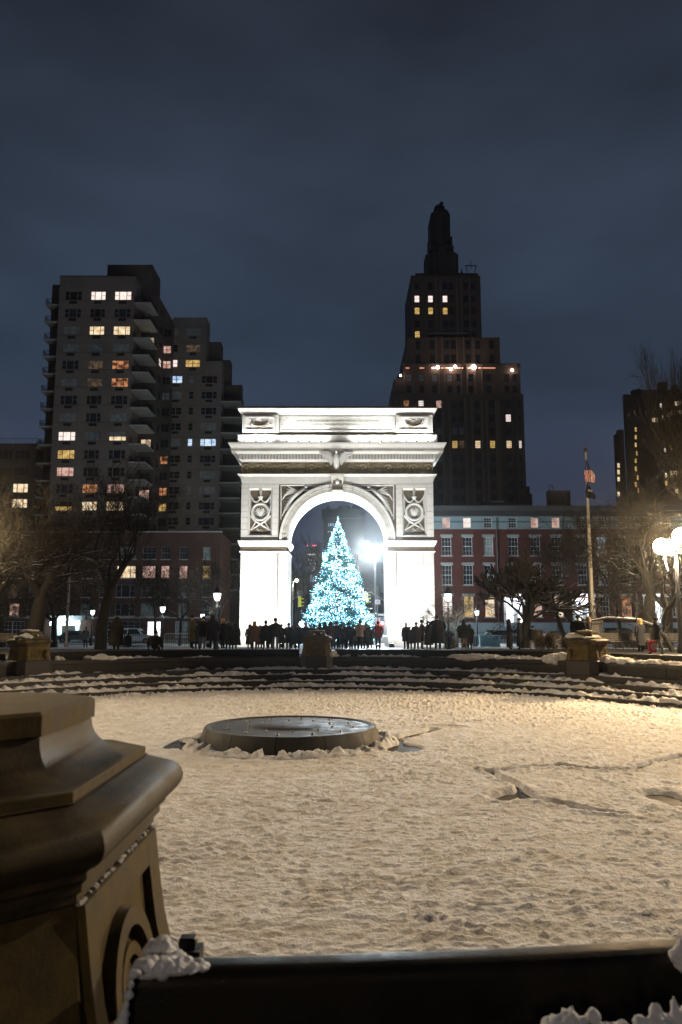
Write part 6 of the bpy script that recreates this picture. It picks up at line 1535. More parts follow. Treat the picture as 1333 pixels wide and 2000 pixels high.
    link('eyes', m.mesh('eyes', C_BLK, 70), t)
    m = MB(); m.box(-0.026*s, 0.026*s, 0.10*s, 0.108*s, 1.578*s, 1.586*s); link('mouth', m.mesh('mouth', C_RED, 70), t)
    if hair: m = MB(); m.loft([[(a_*math.cos(2*PI*k/10)*s, (-0.06+b_*math.sin(2*PI*k/10))*s, z*s) for k in range(10)] for z, a_, b_ in ((1.30, .09, .03), (1.42, .12, .05), (1.60, .11, .06))]); link('hair', m.mesh('hair', hair, 70), t)
    for e_ in (extra or []): e_(t, s)
    return t
def bag(mt_, x, y, z, w_=0.13, h_=0.16, nm='shoulder_bag'):
    def f(t, s):
        m = MB(); m.bbox((x-w_)*s, (x+w_)*s, (y-0.06)*s, (y+0.06)*s, (z-h_)*s, (z+h_)*s, 0.03*s)
        m.tube([((x-w_*0.7)*s, y*s, (z+h_)*s), (0, (y if abs(y) > 0.05 else 0.12)*s*1.1, 1.42*s), ((x+w_*0.7)*s, y*s, (z+h_)*s)], 0.010*s, 4); link(nm, m.mesh(nm, mt_, 40), t)
    return f
def backpack(mt_):
    def f(t, s): m = MB(); m.bbox(-0.15*s, 0.15*s, -0.31*s, -0.14*s, 1.0*s, 1.42*s, 0.05*s); link('backpack', m.mesh('backpack', mt_, 40), t)
    return f
def phone(strength=3.0):
    def f(t, s):
        m = MB(); m.box(0.06*s, 0.14*s, 0.40*s, 0.41*s, 1.42*s, 1.57*s); link('phone', m.mesh('phone', mat('phone_screen', (0.1, 0.1, 0.1), 0.3, emit=(0.8, 0.85, 1.0), estr=strength)), t)
    return f
def scarf(mt_):
    def f(t, s): m = MB(); m.tube([(0.11*s*math.cos(a), 0.11*s*math.sin(a), 1.49*s+0.01*math.sin(3*a)) for a in [2*PI*i/12 for i in range(13)]], 0.05*s, 6, cap=False); link('scarf', m.mesh('scarf', mt_, 70), t)
    return f
B = PI/2
PEOPLE = [
 (375, 1202, 1.86, 'man in a long olive coat in profile, leftmost of the standing row', dict(coat=C_OLV, head='hair', headc=H_DRK, face=-B, hem=0.45, arms=('pocket', 'pocket'))),
 (396, 1205, 1.80, 'man facing the viewer in a dark jacket and grey jeans', dict(coat=C_BLK, trousers=C_GRY, head='hair', headc=H_DRK, face=PI-0.2, hem=0.75, arms=('pocket', 'pocket'), wide=1.05)),
 (415, 1203, 1.84, 'large figure in a black hooded coat beside the orange beanie', dict(head='hood', hem=0.5, wide=1.15, arms=('pocket', 'pocket'))),
 (435, 1210, 1.68, 'person in an orange knit beanie and dark puffer jacket', dict(head='beanie', headc=C_ORG, face=-0.8, hem=0.65, puff=1.12, arms=('pocket', 'phone'))),
 (458, 1217, 1.60, 'hooded figure in a wide black coat against the left pier edge', dict(head='hood', hem=0.35, wide=1.35, puff=1.1)),
 (497, 1213, 1.66, 'woman with long blond hair in a brown coat reaching out an arm', dict(coat=C_BRN, head='long', headc=H_BLD, hem=0.55, wide=1.15, arms=('out', 'pocket'))),
 (519, 1213, 1.66, 'person in a dark beanie raising a hand before the left pier', dict(head='pompom', face=0.5, hem=0.6, arms=('phone', 'pocket'))),
 (538, 1208, 1.82, 'tall man in a beanie, dark jacket and blue jeans', dict(trousers=C_JEAN, head='beanie', hem=0.78, wide=1.1, arms=('pocket', 'pocket'), legs='apart')),
 (550, 1219, 1.52, 'slight dark figure standing close to the tall man in jeans', dict(head='hair', headc=H_BRN, hem=0.5)),
 (564, 1217, 1.60, 'figure in a dark green coat lifting a bright phone', dict(coat=cloth('dark_green_cloth', (0.012, 0.03, 0.022)), head='hair', headc=H_DRK, face=0.3, hem=0.5, arms=('pocket', 'phone'), extra=[phone()])),
 (581, 1218, 1.60, 'person in a navy coat in front of the bluish work light', dict(coat=C_NAVY, head='hair', headc=H_BRN, hem=0.45, wide=1.1)),
 (597, 1217, 1.62, 'person in a pale hood left of the central stone pedestal', dict(coat=C_NAVY, head='hood', headc=C_PNK, hem=0.5, wide=1.1)),
 (614.6, 1221, 1.58, 'person mostly hidden behind the central stone pedestal', dict(coat=C_NAVY, head='hair', headc=H_BRN, hem=0.5)),
 (635, 1216, 1.62, 'hooded figure just right of the pedestal, leaning on a friend', dict(coat=C_BLK, head='hood', hem=0.5, wide=1.1)),
 (646, 1215, 1.62, 'figure in a dark plum coat between two others by the pedestal', dict(coat=cloth('plum_cloth', (0.035, 0.012, 0.02)), head='hood', headc=C_DBR, hem=0.5)),
 (657, 1214, 1.76, 'broad man in a dark jacket and black trousers before the fir tree', dict(coat=C_NAVY, head='hair', headc=H_DRK, hem=0.76, wide=1.15, arms=('pocket', 'pocket'), legs='apart')),
 (672, 1223, 1.48, 'short figure half hidden beside the patterned jacket', dict(head='hair', headc=H_BRN, hem=0.5)),
 (681, 1216, 1.70, 'woman in a dark patterned jacket standing with feet apart', dict(coat=cloth('patterned_cloth', (0.02, 0.024, 0.03)), head='beanie', hem=0.7, wide=1.15, puff=1.1, legs='apart', arms=('pocket', 'down'))),
 (691, 1221, 1.54, 'small person with a backpack between patterned jacket and tan wrap', dict(coat=C_GRY, head='hair', headc=H_BRN, hem=0.7, extra=[backpack(C_DBR)])),
 (703.5, 1212, 1.72, 'woman in a pompom hat with a tan wrap over her shoulders', dict(coat=C_TAN, head='pompom', headc=C_NAVY, face=-0.4, hem=0.86, arms=('fold', 'phone'), extra=[scarf(C_TAN)])),
 (715, 1217, 1.64, 'long-haired woman in a black coat folding her arms', dict(head='long', headc=C_GRY, hem=0.45, wide=1.15, arms=('fold', 'fold'), face=0.3)),
 (739, 1214, 1.74, 'lone man in a dark red jacket right of the fir tree', dict(coat=C_RED, head='hair', headc=H_DRK, hem=0.80, wide=1.0, arms=('pocket', 'pocket'), extra=[bag(C_BLK, 0.22, 0.02, 0.92, 0.06, 0.09)])),
 (794, 1217, 1.56, 'person in a cream pompom hat by the right pier', dict(head='pompom', headc=C_WHT, face=0.3, hem=0.62, extra=[bag(C_BLK, -0.24, 0.0, 0.95, 0.07, 0.08)])),
 (801, 1224, 1.40, 'child standing tight behind the cream pompom hat', dict(head='hair', headc=H_BRN, hem=0.5)),
 (814, 1215, 1.60, 'figure hidden behind the man reading his phone', dict(coat=C_DBR, head='hair', headc=H_DRK, hem=0.5, wide=1.1)),
 (825, 1211, 1.74, 'man in a beanie and brown coat bending over his phone', dict(coat=C_DBR, trousers=C_GRY, head='beanie', headc=C_BLK, face=-B+0.2, hem=0.6, wide=1.15, arms=('fold', 'phone'), extra=[phone(0.3)])),
 (856, 1202, 1.86, 'very large figure in a wide black coat next to the right pier', dict(head='hair', headc=H_BRN, hem=0.30, wide=1.35, puff=1.05, arms=('out', 'pocket'), yfeet=1268, extra=[bag(C_DBR, 0.05, -0.24, 1.05, 0.2, 0.16, 'handbag')])),
 (877, 1228, 1.36, 'dark child-sized figure beside the very large black coat', dict(head='hood', hem=0.35, wide=1.1)),
 (907, 1212, 1.74, 'person in a bulky dark jacket and tan trousers under the lantern', dict(trousers=C_BRN, head='hood', hem=0.78, wide=1.35, puff=1.12, legs='apart', arms=('pocket', 'pocket'))),
 (996, 1210, 1.78, 'slender figure in an ankle-length black coat, left of the talking pair', dict(head='hood', hem=0.12, wide=0.95, face=-B, arms=('fold', 'fold'))),
 (1016, 1207, 1.82, 'man in a cap and long black coat turned to his companion', dict(head='cap', headc=C_BLK, face=B-0.2, hem=0.15, wide=1.05, arms=('fold', 'pocket'))),
 (1042, 1222, 1.44, 'young person in a short dark jacket and pale trousers under the bare tree', dict(trousers=C_TAN, head='hair', headc=H_DRK, hem=0.75, legs='walk', face=-0.6)),
 (1131, 1203, 1.72, 'person in black behind the right pedestal, left of the glowing phone', dict(coat=C_BLK, head='hair', headc=H_DRK, wide=1.3, hem=0.5, yfeet=1270, face=-0.5)),
 (1151, 1206, 1.66, 'fur-hooded person holding a glowing phone behind the right pedestal', dict(coat=C_DBR, head='hood', headc=C_TAN, yfeet=1270, face=1.2, arms=('phone', 'phone'), extra=[phone(4.0)])),
 (1253, 1216, 1.72, 'walker in a black coat with a yellowish hood near the arching limb', dict(head='hood', headc=cloth('mustard_cloth', (0.28, 0.20, 0.06)), hem=0.45, yfeet=1280, face=0.4)),
 (1285, 1212, 1.78, 'walking man in a dark jacket and grey-green trousers with a red bag', dict(coat=C_BLK, trousers=C_GRN, head='hair', headc=H_DRK, hem=0.80, legs='walk', face=B, yfeet=1283, wide=1.1)),
 (227, 1207, 1.84, 'bulky figure in a dark brown quilted coat beside the big tree trunk', dict(coat=C_DBR, head='hood', headc=C_DBR, hem=0.25, wide=1.15, puff=1.22, yfeet=1270)),
 (250, 1240, 1.10, 'crouching dark child next to the quilted brown coat', dict(head='hood', hem=0.3, wide=1.5, yfeet=1269)),
 (167, 1228, 1.72, 'small distant man standing before the lit entrance', dict(coat=C_GRY, head='hair', headc=H_DRK, hem=0.75, D=68)),
 (303, 1234, 1.72, 'person sitting on the far rim with their back to the fountain', dict(coat=C_BLK, head='beanie', hem=0.5, wide=1.4, sit=True, D=42.5, z0=-0.62)),

 (488, 1218, 1.60, 'dark figure just behind the blond woman, to her left', dict(head='hood', hem=0.4, D=55)),
 (508, 1219, 1.58, 'dark figure between the blond woman and the raised hand', dict(coat=C_DBR, head='hair', headc=H_DRK, hem=0.4, D=56)),
 (528, 1218, 1.62, 'figure in the second row behind the tall man in jeans', dict(head='hood', hem=0.4, D=57)),
 (573, 1220, 1.58, 'short figure in the second row behind the bright phone', dict(head='hair', headc=H_BRN, hem=0.4, D=56)),
 (606, 1219, 1.60, 'second-row figure in a woollen hat left of the central pedestal', dict(coat=C_NAVY, head='beanie', headc=C_GRY, hem=0.4, D=55)),
 (625, 1217, 1.66, 'second-row figure directly above the central pedestal', dict(head='hood', hem=0.4, D=55)),
 (667, 1218, 1.64, 'second-row figure in the gap right of the broad man', dict(head='hair', headc=H_DRK, hem=0.4, D=57)),
 (697, 1219, 1.60, 'second-row figure behind the tan wrap', dict(coat=C_NAVY, head='hood', hem=0.4, D=57)),
 (723, 1222, 1.52, 'small figure half behind the long-haired woman', dict(head='hair', headc=H_DRK, hem=0.4, D=57)),
 (838, 1216, 1.66, 'dark figure between the phone reader and the very large black coat', dict(coat=C_DBR, head='hood', hem=0.35, D=50)),
 (386, 1208, 1.76, 'dark figure behind the olive coat and the man in grey jeans', dict(head='hair', headc=H_DRK, hem=0.4, D=52)),
 (446, 1214, 1.66, 'dark figure behind the orange beanie, to its right', dict(head='hood', hem=0.4, D=51)),
 (918, 1222, 1.54, 'smaller dark figure at the right shoulder of the bulky jacket', dict(head='hood', hem=0.5, D=52)),
]
for px, yt, H_, lab, kw in PEOPLE: person(px, yt, H_, lab, **kw)
# red shopping bag with white rings, carried by the walking man
xb_, zb_ = W(1275, 1262, 37.2)
t = thing('shopping_bag', 'red shopping bag with white rings carried by the walking man', 'bag', (xb_, 37.2, zb_-0.3))
MB().loft([[(xb_-0.16, 37.12, zb_-0.28), (xb_+0.14, 37.12, zb_-0.28), (xb_+0.14, 37.28, zb_-0.28), (xb_-0.16, 37.28, zb_-0.28)], [(xb_-0.20, 37.1, zb_+0.22), (xb_+0.17, 37.1, zb_+0.26), (xb_+0.17, 37.3, zb_+0.26), (xb_-0.20, 37.3, zb_+0.22)]]).build('sack', mat('red_plastic', (0.70, 0.03, 0.04), 0.45, emit=(0.7, 0.03, 0.04), estr=0.0), t)
for r0 in (0.05, 0.10, 0.15): MB().tube([(xb_+0.01+r0*math.cos(a), 37.085, zb_-0.02+r0*math.sin(a)) for a in [2*PI*i/16 for i in range(17)]], 0.013, 4, cap=False).build('ring_print', C_WHT, t)
MB().tube([(xb_-0.1, 37.2, zb_+0.22), (xb_-0.02, 37.2, zb_+0.42), (xb_+0.1, 37.2, zb_+0.24)], 0.012, 5).build('bag_handle', C_RED, t)
# ================================================================== cars along the street
def car(px, Y, L_, label, paint, suv=False, rz=0.0, lights=False):
    x = WX(px, 1240, Y); t = thing('parked_car', label, 'car', (x, Y, ZS), 'cars along the street north of the park', rz=rz)
    hL = L_/2; Hh = 1.75 if suv else 1.42; W2 = 0.90; bl = 1.0 if suv else 0.85
    def prof(ws, top):
        if suv: return [(-hL, .35), (-hL, bl*0.9), (-hL+0.15, bl+0.05), (hL-1.15, bl), (hL-0.1, bl-0.15), (hL, 0.6), (hL-0.02, .35)]
        return [(-hL, .35), (-hL, 0.75), (-hL+0.2, bl), (hL-1.2, bl), (hL-0.15, bl-0.18), (hL, 0.55), (hL-0.02, .35)]
    p_ = prof(W2, 0); m = MB(); m.loft([[(a, y, z) for a, z in [(q[0], q[1]-(0 if abs(y) < W2 else 0.0)) for q in p_]] for y in (-W2, -W2+0.08, W2-0.08, W2)])
    link('body', m.mesh('body', paint, 40), t)
    if suv: cab = [(-hL+0.12, bl), (-hL+0.35, Hh-0.05), (-hL+0.6, Hh), (hL-2.1, Hh), (hL-1.75, Hh-0.07), (hL-1.15, bl)]
    else: cab = [(-hL+0.55, bl), (-hL+1.15, Hh-0.06), (-hL+1.5, Hh), (hL-2.2, Hh), (hL-1.95, Hh-0.04), (hL-1.25, bl)]
    cx_ = sum(a for a, z in cab)/6
    m = MB(); m.loft([[(a+(cx_-a)*0.0, y*(1 if z < bl+0.05 else 0.86), z) for a, z in cab] for y in (-W2+0.04, W2-0.04)]); link('cabin', m.mesh('cabin', paint, 40), t)
    m = MB()
    for sgn in (-1, 1):
        yb, yt = sgn*(W2-0.035), sgn*((W2-0.04)*0.86+0.012)
        a0, a1 = cab[0][0]+0.25, cab[5][0]-0.25; b0, b1 = cab[1][0]+0.22, cab[4][0]-0.15; mid = (a0+a1)/2
        for (u0, u1, v0, v1) in ((a0, mid-0.05, b0, mid-0.05), (mid+0.05, a1, mid+0.05, b1)):
            m.quad((u0, yb, bl+0.05), (u1, yb, bl+0.05), (v1, yt, Hh-0.12), (v0, yt, Hh-0.12))
    for (a, z0, c, z1) in ((cab[5][0]+0.01, bl+0.03, cab[4][0]+0.01, Hh-0.1), (cab[0][0]-0.01, bl+0.05, cab[1][0]-0.01, Hh-0.1)):
        m.quad((a, -W2+0.15, z0), (a, W2-0.15, z0), (c, W2-0.25, z1), (c, -W2+0.25, z1))
    link('windows', m.mesh('windows', mat('car_glass', (0.02, 0.04, 0.045), 0.08)), t)
    for sx in (-1, 1):
        for sy in (-1, 1):
            wx_ = sx*(hL-0.85); w2 = link('wheel', MESH.setdefault('wheel', (lambda mm: (mm.tube([(0, -0.11, 0), (0, 0.11, 0)], 0.34, 16), mm)[1])(MB()).mesh('wheel', mat('tyre', (0.02, 0.02, 0.02), 0.8), 40)), t); w2.location = (wx_, sy*(W2-0.08), 0.34)
            r_ = bpy.data.objects.new('rim', MESH.setdefault('rim', (lambda mm: (mm.tube([(0, -0.125, 0), (0, 0.125, 0)], 0.20, 10), mm)[1])(MB()).mesh('rim', M_GREYMET, 40))); COL.objects.link(r_); r_.parent = w2
    for sy in (-1, 1):
        m = MB(); m.box(hL-0.03, hL+0.02, sy*0.62-0.16, sy*0.62+0.16, 0.60, 0.74); link('headlight', m.mesh('headlight', mat('headlamp_on', (1, 1, 1), 0.3, emit=(1, 0.95, 0.85), estr=6) if lights else M_WFRAME), t)
        m = MB(); m.box(-hL-0.02, -hL+0.03, sy*0.66-0.12, sy*0.66+0.12, 0.66, 0.84); link('tail_light', m.mesh('tail_light', mat('tail_lamp', (0.35, 0.02, 0.02), 0.4)), t)
    return t
CP = {k: mat('car_paint_'+k, c, 0.25) for k, c in dict(black=(0.012, 0.012, 0.014), white=(0.62, 0.64, 0.66), grey=(0.12, 0.13, 0.14), blue=(0.04, 0.07, 0.10)).items()}
car(1215, 89, 4.9, 'black van-like car with teal-tinted windows right of the flagpole', CP['black'], True)
car(1092, 90, 4.6, 'dark saloon car with snow on its roof left of the flagpole', CP['black'])
car(893, 90, 4.6, 'grey car partly hidden beside the very large black coat', CP['grey'])
car(262, 90, 4.8, 'white sports utility car parked before the brick house', CP['white'], True)
car(150, 95, 4.4, 'snow-covered dark car before the lit entrance', CP['grey'])
car(450, 91, 4.4, 'pale blue lit car beside the left pier of the arch', CP['blue'])
car(1310, 90, 4.6, 'dark car near the right edge behind the benches', CP['blue'], True)
car(985, 97, 4.5, 'dark car in front of the bright doorway', CP['black'])
# ================================================================== fences, barriers, benches
def iron_fence(px0, px1, D, h, label, step=0.14, mt_=M_BLACK, parts=True):
    x0, x1 = WX(px0, 1250, D), WX(px1, 1250, D); z = gzf(0, D)
    t = thing('iron_fence', label, 'fence', ((x0+x1)/2, D, z), 'low iron fences around the lawns')
    n = int((x1-x0)/step); me = MB().lathe([(0.012, 0), (0.012, h), (0.02, h+0.02), (0.002, h+0.10)], 5).mesh('picket', mt_)
    for i in range(n+1): link('picket', me, t, (x0+(x1-x0)*i/n, D, z))
    for zz in (0.12, h-0.12): MB().box(x0, x1, D-0.015, D+0.015, z+zz, z+zz+0.03).build('rail', mt_, t)
    k = max(1, int((x1-x0)/2.4)); mp_ = MB().lathe([(0.035, 0), (0.035, h+0.1), (0.05, h+0.14), (0.01, h+0.22)], 6).mesh('fence_post', mt_)
    for i in range(k+1): link('fence_post', mp_, t, (x0+(x1-x0)*i/k, D, z))
iron_fence(243, 372, 60, 1.05, 'black iron picket fence left of the standing men')
iron_fence(1035, 1135, 53, 1.0, 'black iron picket fence left of the right pedestal')
iron_fence(1182, 1345, 50, 1.15, 'black iron picket fence behind the walking man with the bag')
iron_fence(0, 100, 60, 0.9, 'black iron picket fence at the far left')
iron_fence(872, 1000, 93.6, 1.3, 'iron railings in front of the pale basement wall', 0.3)
iron_fence(1000, 1330, 103.4, 1.1, 'iron area railings at the foot of the row houses', 0.3)
def bench(px, D, label, n=4, w_=2.0):
    x = WX(px, 1260, D); z = gzf(0, D); t = thing('park_bench', label, 'bench', (x, D, z), 'slatted park benches')
    M_SL = mat('bench_slat', (0.10, 0.085, 0.065), 0.7, snow=1.25)
    for i in range(3): MB().box(x-w_/2, x+w_/2, D-0.25+i*0.14, D-0.14+i*0.14, z+0.43, z+0.46).build('seat_slat', M_SL, t)
    for i in range(4): MB().box(x-w_/2, x+w_/2, D+0.19+i*0.02, D+0.22+i*0.02, z+0.52+i*0.11, z+0.60+i*0.11).build('back_slat', M_SL, t)
    for q in (-1, 0, 1): MB().tube([(x+q*w_*0.45, D-0.25, z), (x+q*w_*0.45, D-0.24, z+0.42), (x+q*w_*0.45, D+0.17, z+0.42), (x+q*w_*0.45, D+0.29, z+0.95)], 0.025, 5).build('leg', M_BLACK, t)
for px, lab in ((18, 'slatted bench left of the left pedestal'), (55, 'slatted bench just behind the left pedestal'), (1200, 'slatted bench right of the right pedestal'), (1250, 'slatted bench behind the walker with the yellowish hood'), (1312, 'slatted bench at the foot of the glaring lamp')):
    bench(px, 47, lab, w_=2.3 if px > 100 else 1.6)
def barrier(px, D, label, mt_, w_=2.2, rz=0):
    x = WX(px, 1250, D); z = gzf(0, D); t = thing('crowd_barrier', label, 'barrier', (x, D, z), 'steel crowd barriers', rz=rz)
    m = MB(); pts = [(-w_/2, 0, 0.12), (-w_/2, 0, 1.0), (-w_/2+0.1, 0, 1.08), (w_/2-0.1, 0, 1.08), (w_/2, 0, 1.0), (w_/2, 0, 0.12), (-w_/2, 0, 0.12)]
    m.tube(pts, 0.022, 5); link('frame', m.mesh('frame', mt_, 50), t)
    me = MB().tube([(0, 0, 0.14), (0, 0, 1.07)], 0.012, 4).mesh('bar', mt_)
    for i in range(14): o_ = link('bar', me, t); o_.location = (-w_/2+w_*(i+1)/15, 0, 0)
    for q in (-1, 1): m = MB(); m.box(q*w_*0.38-0.03, q*w_*0.38+0.03, -0.3, 0.3, 0, 0.04); m.box(q*w_*0.38-0.02, q*w_*0.38+0.02, -0.02, 0.02, 0.04, 0.14); link('foot', m.mesh('foot', mt_), t)
M_BAR = mat('blue_barrier_paint', (0.30, 0.58, 0.68), 0.5); M_STEEL = mat('galvanised_steel', (0.6, 0.62, 0.62), 0.4, metallic=0.3)  # blue light falling on the steel slats is put into their colour
t = thing('blue_barrier', 'pale blue slatted barrier block with snow on top right of the arch', 'barrier', (WX(957, 1245, 72), 72, gzf(0, 72)))
x = WX(957, 1245, 72); z = gzf(0, 72)
for i in range(15): MB().box(x-0.85+i*0.115, x-0.775+i*0.115, 71.9, 71.94, z+0.12, z+1.05).build('slat', M_BAR, t)
MB().box(x-0.88, x+0.88, 71.95, 72.5, z+0.08, z+0.98).build('box_body', M_BAR, t); MB().box(x-0.92, x+0.92, 71.86, 72.55, z+1.051, z+1.13).build('top_board', M_BAR, t)
MB().ell((x-0.1, 72.2, z+1.25), (0.32, 0.25, 0.16), 10, 6).build('snow_heap', M_SNOWC, t, 60)
for px, D, lab in ((752, 73.5, 'steel crowd barrier beside the man in the dark red jacket'), (770, 72.5, 'steel crowd barrier in front of the right pier'), (352, 58, 'steel crowd barrier left of the man in the olive coat'), (1002, 71, 'steel crowd barrier behind the talking pair'), (915, 73, 'steel crowd barrier behind the bulky dark jacket')):
    barrier(px, D, lab, M_STEEL)
x = WX(928, 1235, 75); z = gzf(0, 75)
t = thing('litter_bin', 'dark round bin topped with snow left of the pale blue barrier', 'bin', (x, 75, z)); MB().lathe([(0.28, 0), (0.33, 0.9), (0.36, 0.95), (0.36, 1.05)], 12, (x, 75, z)).build('drum', M_BLACK, t, 40); MB().ell((x, 75, z+1.12), (0.34, 0.34, 0.14), 10, 6).build('snow_cap', M_SNOWC, t, 60)
# evergreen shrubs and snowy bushes low behind the rim
def bush(px, D, w_, h_, label, mt_, n=900):
    x = WX(px, 1250, D); z = gzf(0, D); rr = random.Random(int(px)); m = MB()
    for k in range(n):
        a = rr.uniform(0, 2*PI); e_ = rr.uniform(0, 1); r0 = rr.uniform(0.3, 1)
        p0 = Vector((x+w_*0.3*math.cos(a)*r0*(1-e_*0.4), D+w_*0.3*math.sin(a)*r0, z+h_*e_*0.8)); d = Vector((math.cos(a)*rr.uniform(0.2, 1), math.sin(a)*0.6, rr.uniform(0, 1.2))).normalized()
        m.tube([p0, p0+d*rr.uniform(0.15, 0.45)*w_*0.6], [0.012, 0.004], 3, cap=False)
    o_ = m.build('bush', mt_); tag(o_, label, 'bush', 'twiggy bushes behind the rim')
M_BUSH = mat('bush_twigs', (0.075, 0.055, 0.030), 0.9, snow=1.2)
for px, D, w_, h_, lab in ((1068, 47, 2.2, 0.9, 'twiggy brown bush left of the right pedestal'), (1100, 48, 2.0, 0.8, 'twiggy bush right behind the right pedestal shoulder'), (880, 56, 1.2, 0.7, 'little bush behind the child-sized figure'), (40, 62, 3.0, 0.8, 'snowy bush in front of the far left wall'), (1225, 55, 3.0, 0.8, 'snowy low bush behind the iron fence at the right')):
    bush(px, D, w_, h_, lab, M_BUSH)
# ================================================================== near foreground details
def dpt(px, py, z): 
    a, c = ray(px, py); Y = (z-EYE)/c; return a*Y, Y
def heap(name, cs, label, seed, z=ZLED, mt_=None):
    pts = []
    rr = random.Random(seed+50)
    for px, py, r, h_ in cs:
        x, y = dpt(px, py, z); pts.append((x, y, z+h_*0.05, r, r*0.9, h_*0.8))
        for k in range(14):
            a = rr.uniform(0, 2*PI); d = rr.uniform(0.2, 1.05)*r; q = rr.uniform(0.16, 0.42)*r
            pts.append((x+d*math.cos(a), y+d*math.sin(a)*0.9, z+h_*(0.75*(1-(d/r)**2*0.8))*rr.uniform(0.5, 1.1), q, q, q*rr.uniform(0.6, 1.1)))
    return lump(name, pts, label, seed=seed, mt=mt_ or M_SNOWC)
heap('snow_heap', [(318, 1884, 0.075, 0.035), (345, 1888, 0.075, 0.028), (372, 1890, 0.06, 0.022), (290, 1892, 0.06, 0.04), (398, 1888, 0.03, 0.012), (322, 1862, 0.06, 0.065), (305, 1860, 0.045, 0.055)], 'lump of snow on the dark ledge against the big near pedestal', 1)
def heap_at(cs, Yp, label, seed):
    rr = random.Random(seed+70); pts = []
    for px, py, r, h_ in cs:
        x, z = W(px, py, Yp); pts.append((x, Yp, z-h_*0.5, r, r*0.8, h_*0.6))
        for k in range(12):
            a = rr.uniform(0, 2*PI); d = rr.uniform(0.1, 1.0)*r; q = rr.uniform(0.18, 0.42)*r
            pts.append((x+d*math.cos(a), Yp+d*math.sin(a)*0.6, z-h_*0.1-(d/r)**2*h_*0.5+rr.uniform(-.3, .3)*q, q, q, q*rr.uniform(0.7, 1.4)))
    return lump('snow_heap', pts, label, seed=seed, mt=M_SNOWC)
heap_at([(262, 1895, 0.022, 0.03), (256, 1915, 0.016, 0.03), (252, 1935, 0.020, 0.03), (247, 1955, 0.016, 0.03), (243, 1972, 0.020, 0.03), (238, 1990, 0.020, 0.03), (234, 2010, 0.022, 0.03)], 3.20, 'thin strip of snow stuck along the foot of the big near pedestal', 2)
heap_at([(1092, 1982, 0.040, 0.08), (1112, 1972, 0.045, 0.09), (1130, 1984, 0.03, 0.05), (1158, 1976, 0.022, 0.04), (1075, 1996, 0.04, 0.05)], 3.12, 'small clump of snow at the foot of the dark ledge', 3)
heap_at([(1250, 1985, 0.030, 0.05), (1280, 1958, 0.028, 0.10), (1290, 1985, 0.05, 0.08), (1318, 1955, 0.022, 0.10), (1320, 1985, 0.05, 0.08), (1345, 1975, 0.05, 0.08), (1215, 2000, 0.04, 0.04), (1180, 2004, 0.03, 0.03)], 3.10, 'spiky clump of snow at the foot of the ledge in the bottom right corner', 4)
heap_at([(1325, 1850, 0.034, 0.05), (1340, 1862, 0.04, 0.06), (1335, 1838, 0.022, 0.03)], 3.40, 'little lump of snow on the ledge at the right edge', 5)
x, y = dpt(366, 1850, 0.0)
o = MB().bbox(x-0.035, x+0.045, y-0.035, y+0.035, 0.0, 0.05, 0.006).build('junction_box', M_BLACK); tag(o, 'small black box standing by the big near pedestal', 'box')
o = MB().box(x-0.06, x+0.07, y-0.06, y+0.06, -0.6, -0.001).build('junction_box_block', M_WETSTONE); tag(o, 'dark stone block under the small black box', 'block')
# snow lying on the far pedestals (kept loose from them)
def ped_snow(deg, parts, label, seed, amb=1.0):
    a = math.radians(deg); R_ = Matrix.Rotation(PI-a, 3, 'Z'); c = Vector((XC+RP*math.sin(a), YC+RP*math.cos(a), 0)); pts = []
    for (lx, ly, lz, rx, ry, rz_) in parts: p = c+R_@Vector((lx, ly, 0)); pts.append((p.x, p.y, lz, rx, ry, rz_))
    lump('pedestal_snow', pts, label, seed=seed)
ped_snow(42, [(0, 0, 1.19, .38, .42, .05), (0.3, 0.45, 1.02, .3, .3, .09), (0.45, 0.55, 0.95, .26, .28, .08), (0.1, 0.62, 0.95, .3, .22, .08), (-0.35, 0.65, 0.90, .22, .18, .05), (0.55, 0.1, 0.95, .15, .4, .06)], 'snow sliding off the top of the right pedestal', 11)
ped_snow(-42.5, [(0, 0, 1.20, .36, .36, .06), (0.45, 0.45, 0.98, .22, .3, .09), (0.35, 0.62, 0.93, .2, .2, .07), (-0.1, 0.6, 1.0, .06, .06, .05), (-0.3, 0.55, 1.0, .06, .06, .05), (0.62, 0.1, 0.92, .1, .4, .05)], 'snow capping the left pedestal', 12)
ped_snow(0.5, [(0.05, 0.45, 1.04, .14, .1, .05), (0.1, 0.55, 0.98, .12, .1, .04), (-0.22, 0.5, 1.03, .06, .06, .04), (-0.75, 0.55, 0.0, .15, .2, .14), (-0.85, 0.4, 0.05, .15, .2, .12)], 'scraps of snow on the central pedestal', 13)
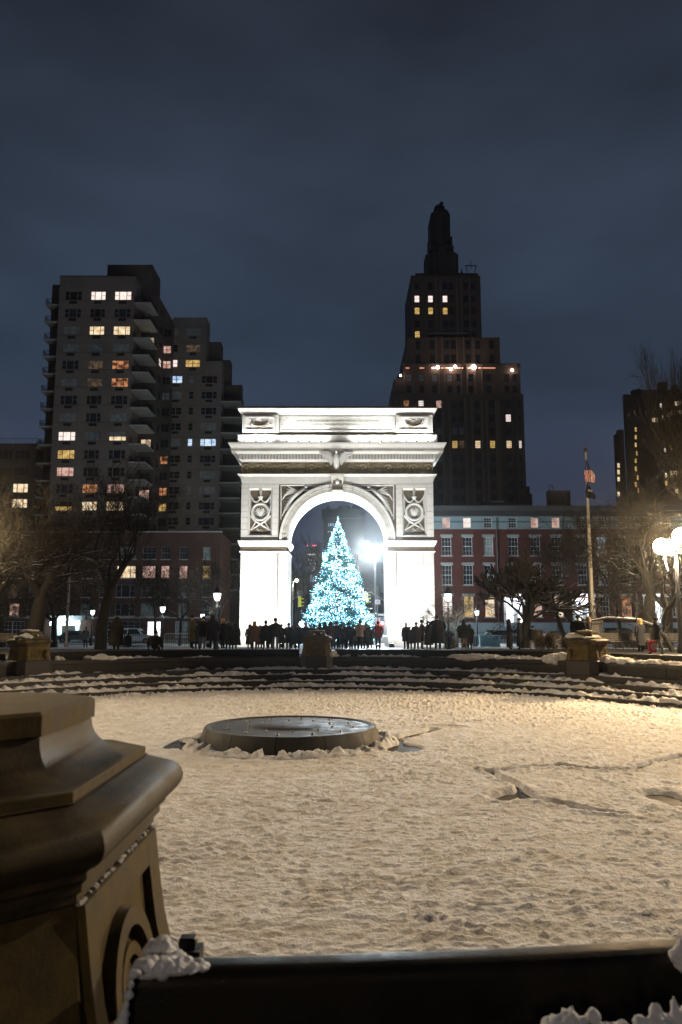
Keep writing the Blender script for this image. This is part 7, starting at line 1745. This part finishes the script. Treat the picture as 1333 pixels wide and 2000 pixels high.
# white drifts against the right pedestal and on the coping beside it
def ring_pt(px, R_): 
    s_ = (px-666.5)/F/1.0148; A_ = 1+s_*s_; Bq = -2*(s_*XC+YC); Cq = XC*XC+YC*YC-R_*R_; y = (-Bq+math.sqrt(Bq*Bq-4*A_*Cq))/(2*A_); return s_*y, y
for cs, lab, sd in (([(1082, .5, .2), (1095, .5, .26), (1104, .35, .26)], 'smooth snow drift on the coping left of the right pedestal', 21), ([(1186, .4, .24), (1200, .5, .16), (1225, .5, .14), (1250, .5, .12), (1275, .4, .12)], 'crumbly snow drift on the coping right of the right pedestal', 22),
                    ([(905, .7, .12), (930, .8, .17), (955, .7, .15), (985, .6, .08), (890, .4, .07)], 'broad snow heap on the coping below the bulky dark jacket', 23), ([(185, .5, .10), (195, .4, .16), (210, .5, .08), (240, .4, .08)], 'snow heap on the coping below the big tree', 24), ([(119, .2, .14), (113, .15, .2)], 'scrap of snow at the right foot of the left pedestal', 25), ([(655, .25, .12), (648, .2, .15)], 'scrap of snow at the right foot of the central pedestal', 26)):
    pts = []
    for px, r, h_ in cs: x, y = ring_pt(px, 18.25); pts.append((x, y, ZCOP+0.02, r, r*0.55, h_))
    lump('snow_drift', pts, lab, seed=sd)

# crumbs of snow caught under the cap of the near pedestal
cr_ = MB(); rr = random.Random(88)
for k in range(120):
    if k < 70: x = rr.uniform(-0.45, 0.45); y = -0.872
    else: x = 0.702; y = rr.uniform(-0.6, 0.6)
    q = rr.uniform(0.004, 0.013); cr_.ell((-1.705+x, 3.81+y, 0.484+rr.uniform(-0.004, 0.006)), (q*1.6, q*1.3, q*0.8), 6, 4)
tag(cr_.build('snow_crumbs', M_SNOW, None, 70), 'crumbs of snow caught under the cap of the big near pedestal', None, kind='stuff')
# ================================================================== thin air volume added to imitate lens glare
hz = MB().box(-420, 420, -60, 800, -2.9, 90).mesh('haze', (lambda m: m)(bpy.data.materials.new('haze_air')))
hm_ = bpy.data.materials['haze_air']; hm_.use_nodes = True; hm_.node_tree.nodes.clear()
pv = hm_.node_tree.nodes.new('ShaderNodeVolumePrincipled'); ov_ = hm_.node_tree.nodes.new('ShaderNodeOutputMaterial')
pv.inputs['Color'].default_value = (0.9, 0.92, 0.95, 1); pv.inputs['Density'].default_value = HAZE; pv.inputs['Anisotropy'].default_value = 0.94
hm_.node_tree.links.new(pv.outputs[0], ov_.inputs['Volume'])
ho = link('haze', hz); ho['kind'] = 'stuff'; ho['label'] = 'thin damp air glowing round the lamps'
